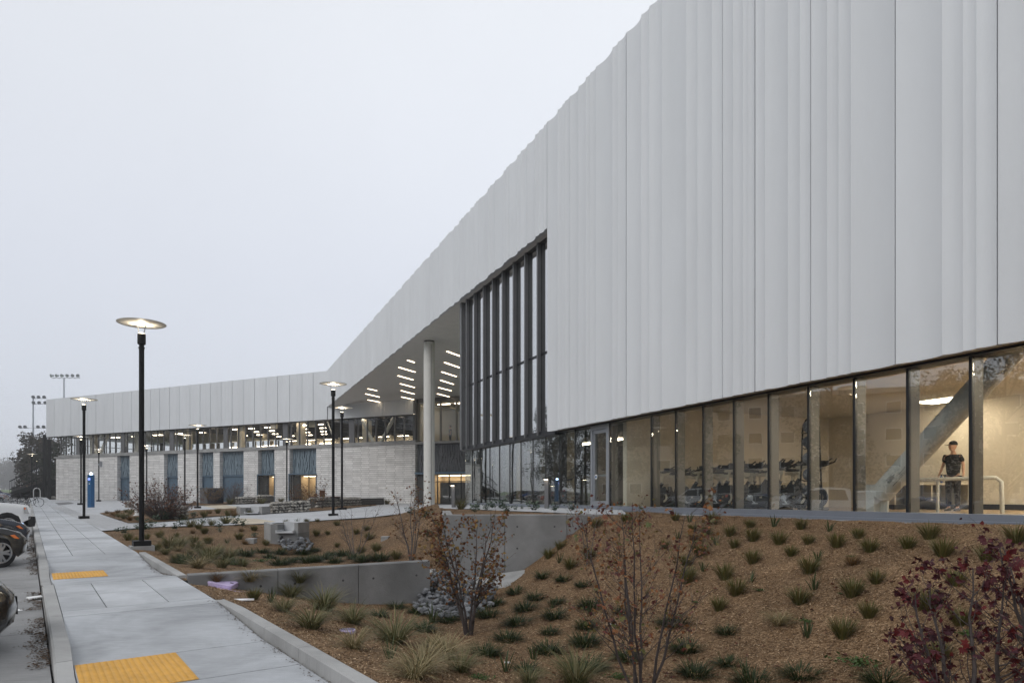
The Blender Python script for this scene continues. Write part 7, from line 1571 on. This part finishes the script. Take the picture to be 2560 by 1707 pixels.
# low ground floodlamp by the brick corner
p = cast(128, 1240); o = empty('ground_light', p, 'small glowing ground lamp beside the brick corner', 'lamp'); b = MB(); b.lathe([(.12, -.05), (.14, .15), (.12, .2)], 10); link('can', b.mesh('can', 'black_plastic', 40), o); b = MB(); b.lathe([(.11, .2), (.1, .24), (.001, .26)], 10); link('lamp_lens', b.mesh('lamp_lens', 'light_warm', 40), o)
p = cast(133, 1248); o = empty('boulder', p, 'rough dark boulder at the brick corner', 'boulder'); me = ROCKS['stone_gabion'][2].copy(); link('stone', me, o, (0, 0, .2), .3, (.9, .5, .4))
# black steel stair at the left end of the wing
sx, sy = XY(118, 91.5), 91.5; o = empty('steel_stair', (sx, sy, zb(91.5) - .3), 'black steel outdoor stair at the left end of the building', 'stair'); zz = zb(91.5) - .3
for dx in (-.32, .30): b = MB(); b.box(sx + dx - .2, sx + dx + .16, sy - .15, sy + .15, zz, 9.95 if dx < 0 else 9.3); b.build('post', 'black_paint', o)
for dz in (0, 1.6):
    b = MB(); b.tube([(sx - .3, sy, 4.4 + dz), (sx - 5.4, sy + .5, 2.6 + dz * .7)], .07, 6); b.build('rail', 'black_paint', o)
for k in range(22): 
    t = k / 21; b = MB(); b.tube([(sx - .3 - 5.1 * t, sy + .5 * t, 2.2 + 1.7 * (1 - t)), (sx - .3 - 5.1 * t, sy + .5 * t, 5.9 - 2.2 * t)], .025, 4); b.build('baluster', 'black_paint', o)
b = MB(); b.hexa([(sx - 5.4, sy, 1.6), (sx + .3, sy, 3.3), (sx + .3, sy + 1.5, 3.3), (sx - 5.4, sy + 1.5, 1.6)], [(sx - 5.4, sy, 2.1), (sx + .3, sy, 3.9), (sx + .3, sy + 1.5, 3.9), (sx - 5.4, sy + 1.5, 2.1)]); b.build('stringer', 'black_paint', o)
b = MB(); b.box(sx - 6, sx + .5, sy + 1.7, sy + 2.0, zz, 3.0); b.build('stair_wall', 'dark_wall', o)
# mulch bank and kerb left of the brick corner
bkp = castpoly([(108, 1240), (140, 1238.5), (140, 1228), (112, 1226)]); patch('mulch_bed', bkp, fP, .8, 'mulch', dz=.25)

# ------------------------------------------------------------------ trees beyond, mirrored house block
def big_tree(loc, seed, h, w, lmat, label, group, n=2600, ls=.35, base=.25, bm='bark', trunk=.22):
    rg = random.Random(seed); o = empty('tree', loc, label, 'tree', group); b = MB(); b.tube([(0, 0, -.4), (.1, 0, h * .3), (-.1, .1, h * .6), (0, 0, h * .9)], [trunk, trunk * .75, trunk * .5, .04], 7); cl = []
    for k in range(26):
        z = h * (base + (1 - base) * rg.random() ** .9); rad = w / 2 * (1 - ((z / h - .5) * 1.25) ** 2 * .75) * rg.uniform(.35, 1); a = rg.uniform(0, 6.283); c = Vector((rad * math.cos(a), rad * math.sin(a), z)); cl.append((c, w * rg.uniform(.11, .22))); b.tube([(0, 0, max(.5, z - h * .18)), c * .6 + Vector((0, 0, z * .38)), c], [trunk * .3, trunk * .18, .02], 4, False)
    link('trunk', b.mesh('trunk', bm, fix=False), o); V = []; 
    for i in range(n):
        c, r = rg.choice(cl); d = Vector((rg.gauss(0, 1), rg.gauss(0, 1), rg.gauss(0, .7))).normalized() * r * rg.uniform(.55, 1.08) ** .5; p = c + d; u = Vector((rg.gauss(0, 1), rg.gauss(0, 1), rg.gauss(0, 1))).normalized() * ls * rg.uniform(.5, 1.2); v = u.orthogonal().normalized() * u.length * .45; V += [p, p + u * .5 + v, p + u, p + u * .5 - v]
    me = bpy.data.meshes.new('crown'); me.from_pydata([tuple(q) for q in V], [], [(4 * i, 4 * i + 1, 4 * i + 2, 4 * i + 3) for i in range(n)]); me.materials.append(MATS[lmat]); tag(link('crown', me, o), kind='stuff'); return o
def tree_at(px, Y, top_y, w, lmat, label, seed, group='trees beyond the parking lot', **k):
    z = zb(min(Y, 330)) - .2; h = H + (YH - top_y) / F * Y - z; return big_tree((XY(px, Y), Y, z), seed, h, w, lmat, label, group, **k)
tree_at(103, 112, 1080, 6.5, 'oak_grey', 'tallest dark tree behind the black stair', 1, base=.12)
tree_at(80, 128, 1122, 4.6, 'oak_grey', 'round dark tree behind the slim floodlight mast', 2, base=.15)
tree_at(140, 118, 1092, 7.5, 'oak_grey', 'dark tree partly hidden by the end of the building', 3, base=.1)
tree_at(92, 120, 1150, 4.5, 'oak_grey', 'low dark tree filling the gap beside the far lamps', 4, base=.05)
tree_at(122, 106, 1120, 5.0, 'pine_dark', 'dense dark tree right behind the stair posts', 6, base=.03)
for i, (px, top, w, lab) in enumerate([(8, 1165, 10, 'pale misty tree at the very left edge'), (30, 1148, 12, 'tallest pale misty tree, second from the left edge'), (48, 1160, 9, 'pale misty tree left of the round dark tree'), (-25, 1160, 14, 'misty tree just outside the left edge'), (20, 1180, 10, 'low misty tree under the tallest misty one'), (58, 1178, 8, 'small misty tree beside the round dark tree')]): tree_at(px, 560 + 30 * i, top, w * 2.2, 'oak_grey', lab, 20 + i, 'misty far trees', n=2200, ls=1.3, base=.2, trunk=.6)
# street trees and a house block across the street, seen mirrored in the glass
for i, (x, y, h, w, m, ls) in enumerate([(-34, 36.5, 15, 7, 'pine_dark', .4), (-44, 47, 18, 9, 'pine_dark', .45), (-50, 56, 15, 8, 'oak_grey', .4), (-38, 27, 13, 8, 'pine_dark', .4), (-33, 15, 11, 7, 'oak_grey', .35), (-84, 80, 20, 11, 'pine_dark', .45), (-44, 18, 12, 8, 'oak_grey', .4), (-66, 74, 15, 8, 'oak_grey', .45), (-78, 86, 18, 9, 'pine_dark', .45), (-90, 97, 17, 9, 'oak_grey', .45), (-104, 110, 20, 11, 'pine_dark', .5)]):
    big_tree((x, y, zb(y) - .2), 60 + i, h, w, m, ['first', 'second', 'third', 'fourth', 'fifth', 'sixth', 'seventh', 'eighth', 'ninth', 'tenth', 'eleventh'][i] + ' tall street tree across the road, seen only mirrored in the glass', 'trees mirrored in the glass', n=5200, ls=ls * .6, base=.18)
hb = empty('apartment_block', (-66, 42, 0.2), 'tan apartment block across the street, mirrored in the gym glass', 'building'); frb = Fr((-59, 66), (-.30, -.954), (.954, -.30))
b = MB(); b.box(0, 64, -14, 0, -.5, 14.0, frb); b.build('wall', 'far_facade', hb); b = MB(); b.box(-.4, 64.4, -14.4, .4, 14.0, 14.6, frb); b.build('roof', 'far_facade', hb)
for fl in range(4):
    for k in range(16):
        b = MB(); u = 1.8 + k * 3.9; z = 2.0 + fl * 3.2; b.box(u, u + 1.7, -.05, .02, z, z + 1.5, frb); wn_ = b.build('window', 'white_paint', hb); b = MB(); b.box(u + .1, u + 1.6, .021, .035, z + .1, z + 1.4, frb); b.build('pane', 'car_glass', wn_)
# ------------------------------------------------------------------ misty air
hz = MB(); hz.box(-2510, 2510, -2510, 3510, -45, 46)
m, n_, l_ = nmat('haze_air'); pv_ = n_.new('ShaderNodeVolumePrincipled'); oo = n_.new('ShaderNodeOutputMaterial'); l_.new(pv_.outputs[0], oo.inputs['Volume'])
pv_.inputs['Color'].default_value = (.97, .98, 1.0, 1); pv_.inputs['Density'].default_value = .0008; pv_.inputs['Anisotropy'].default_value = .2
tag(hz.build('haze', 'haze_air'), 'thin pale mist filling the air over the whole place', 'haze', kind='stuff')
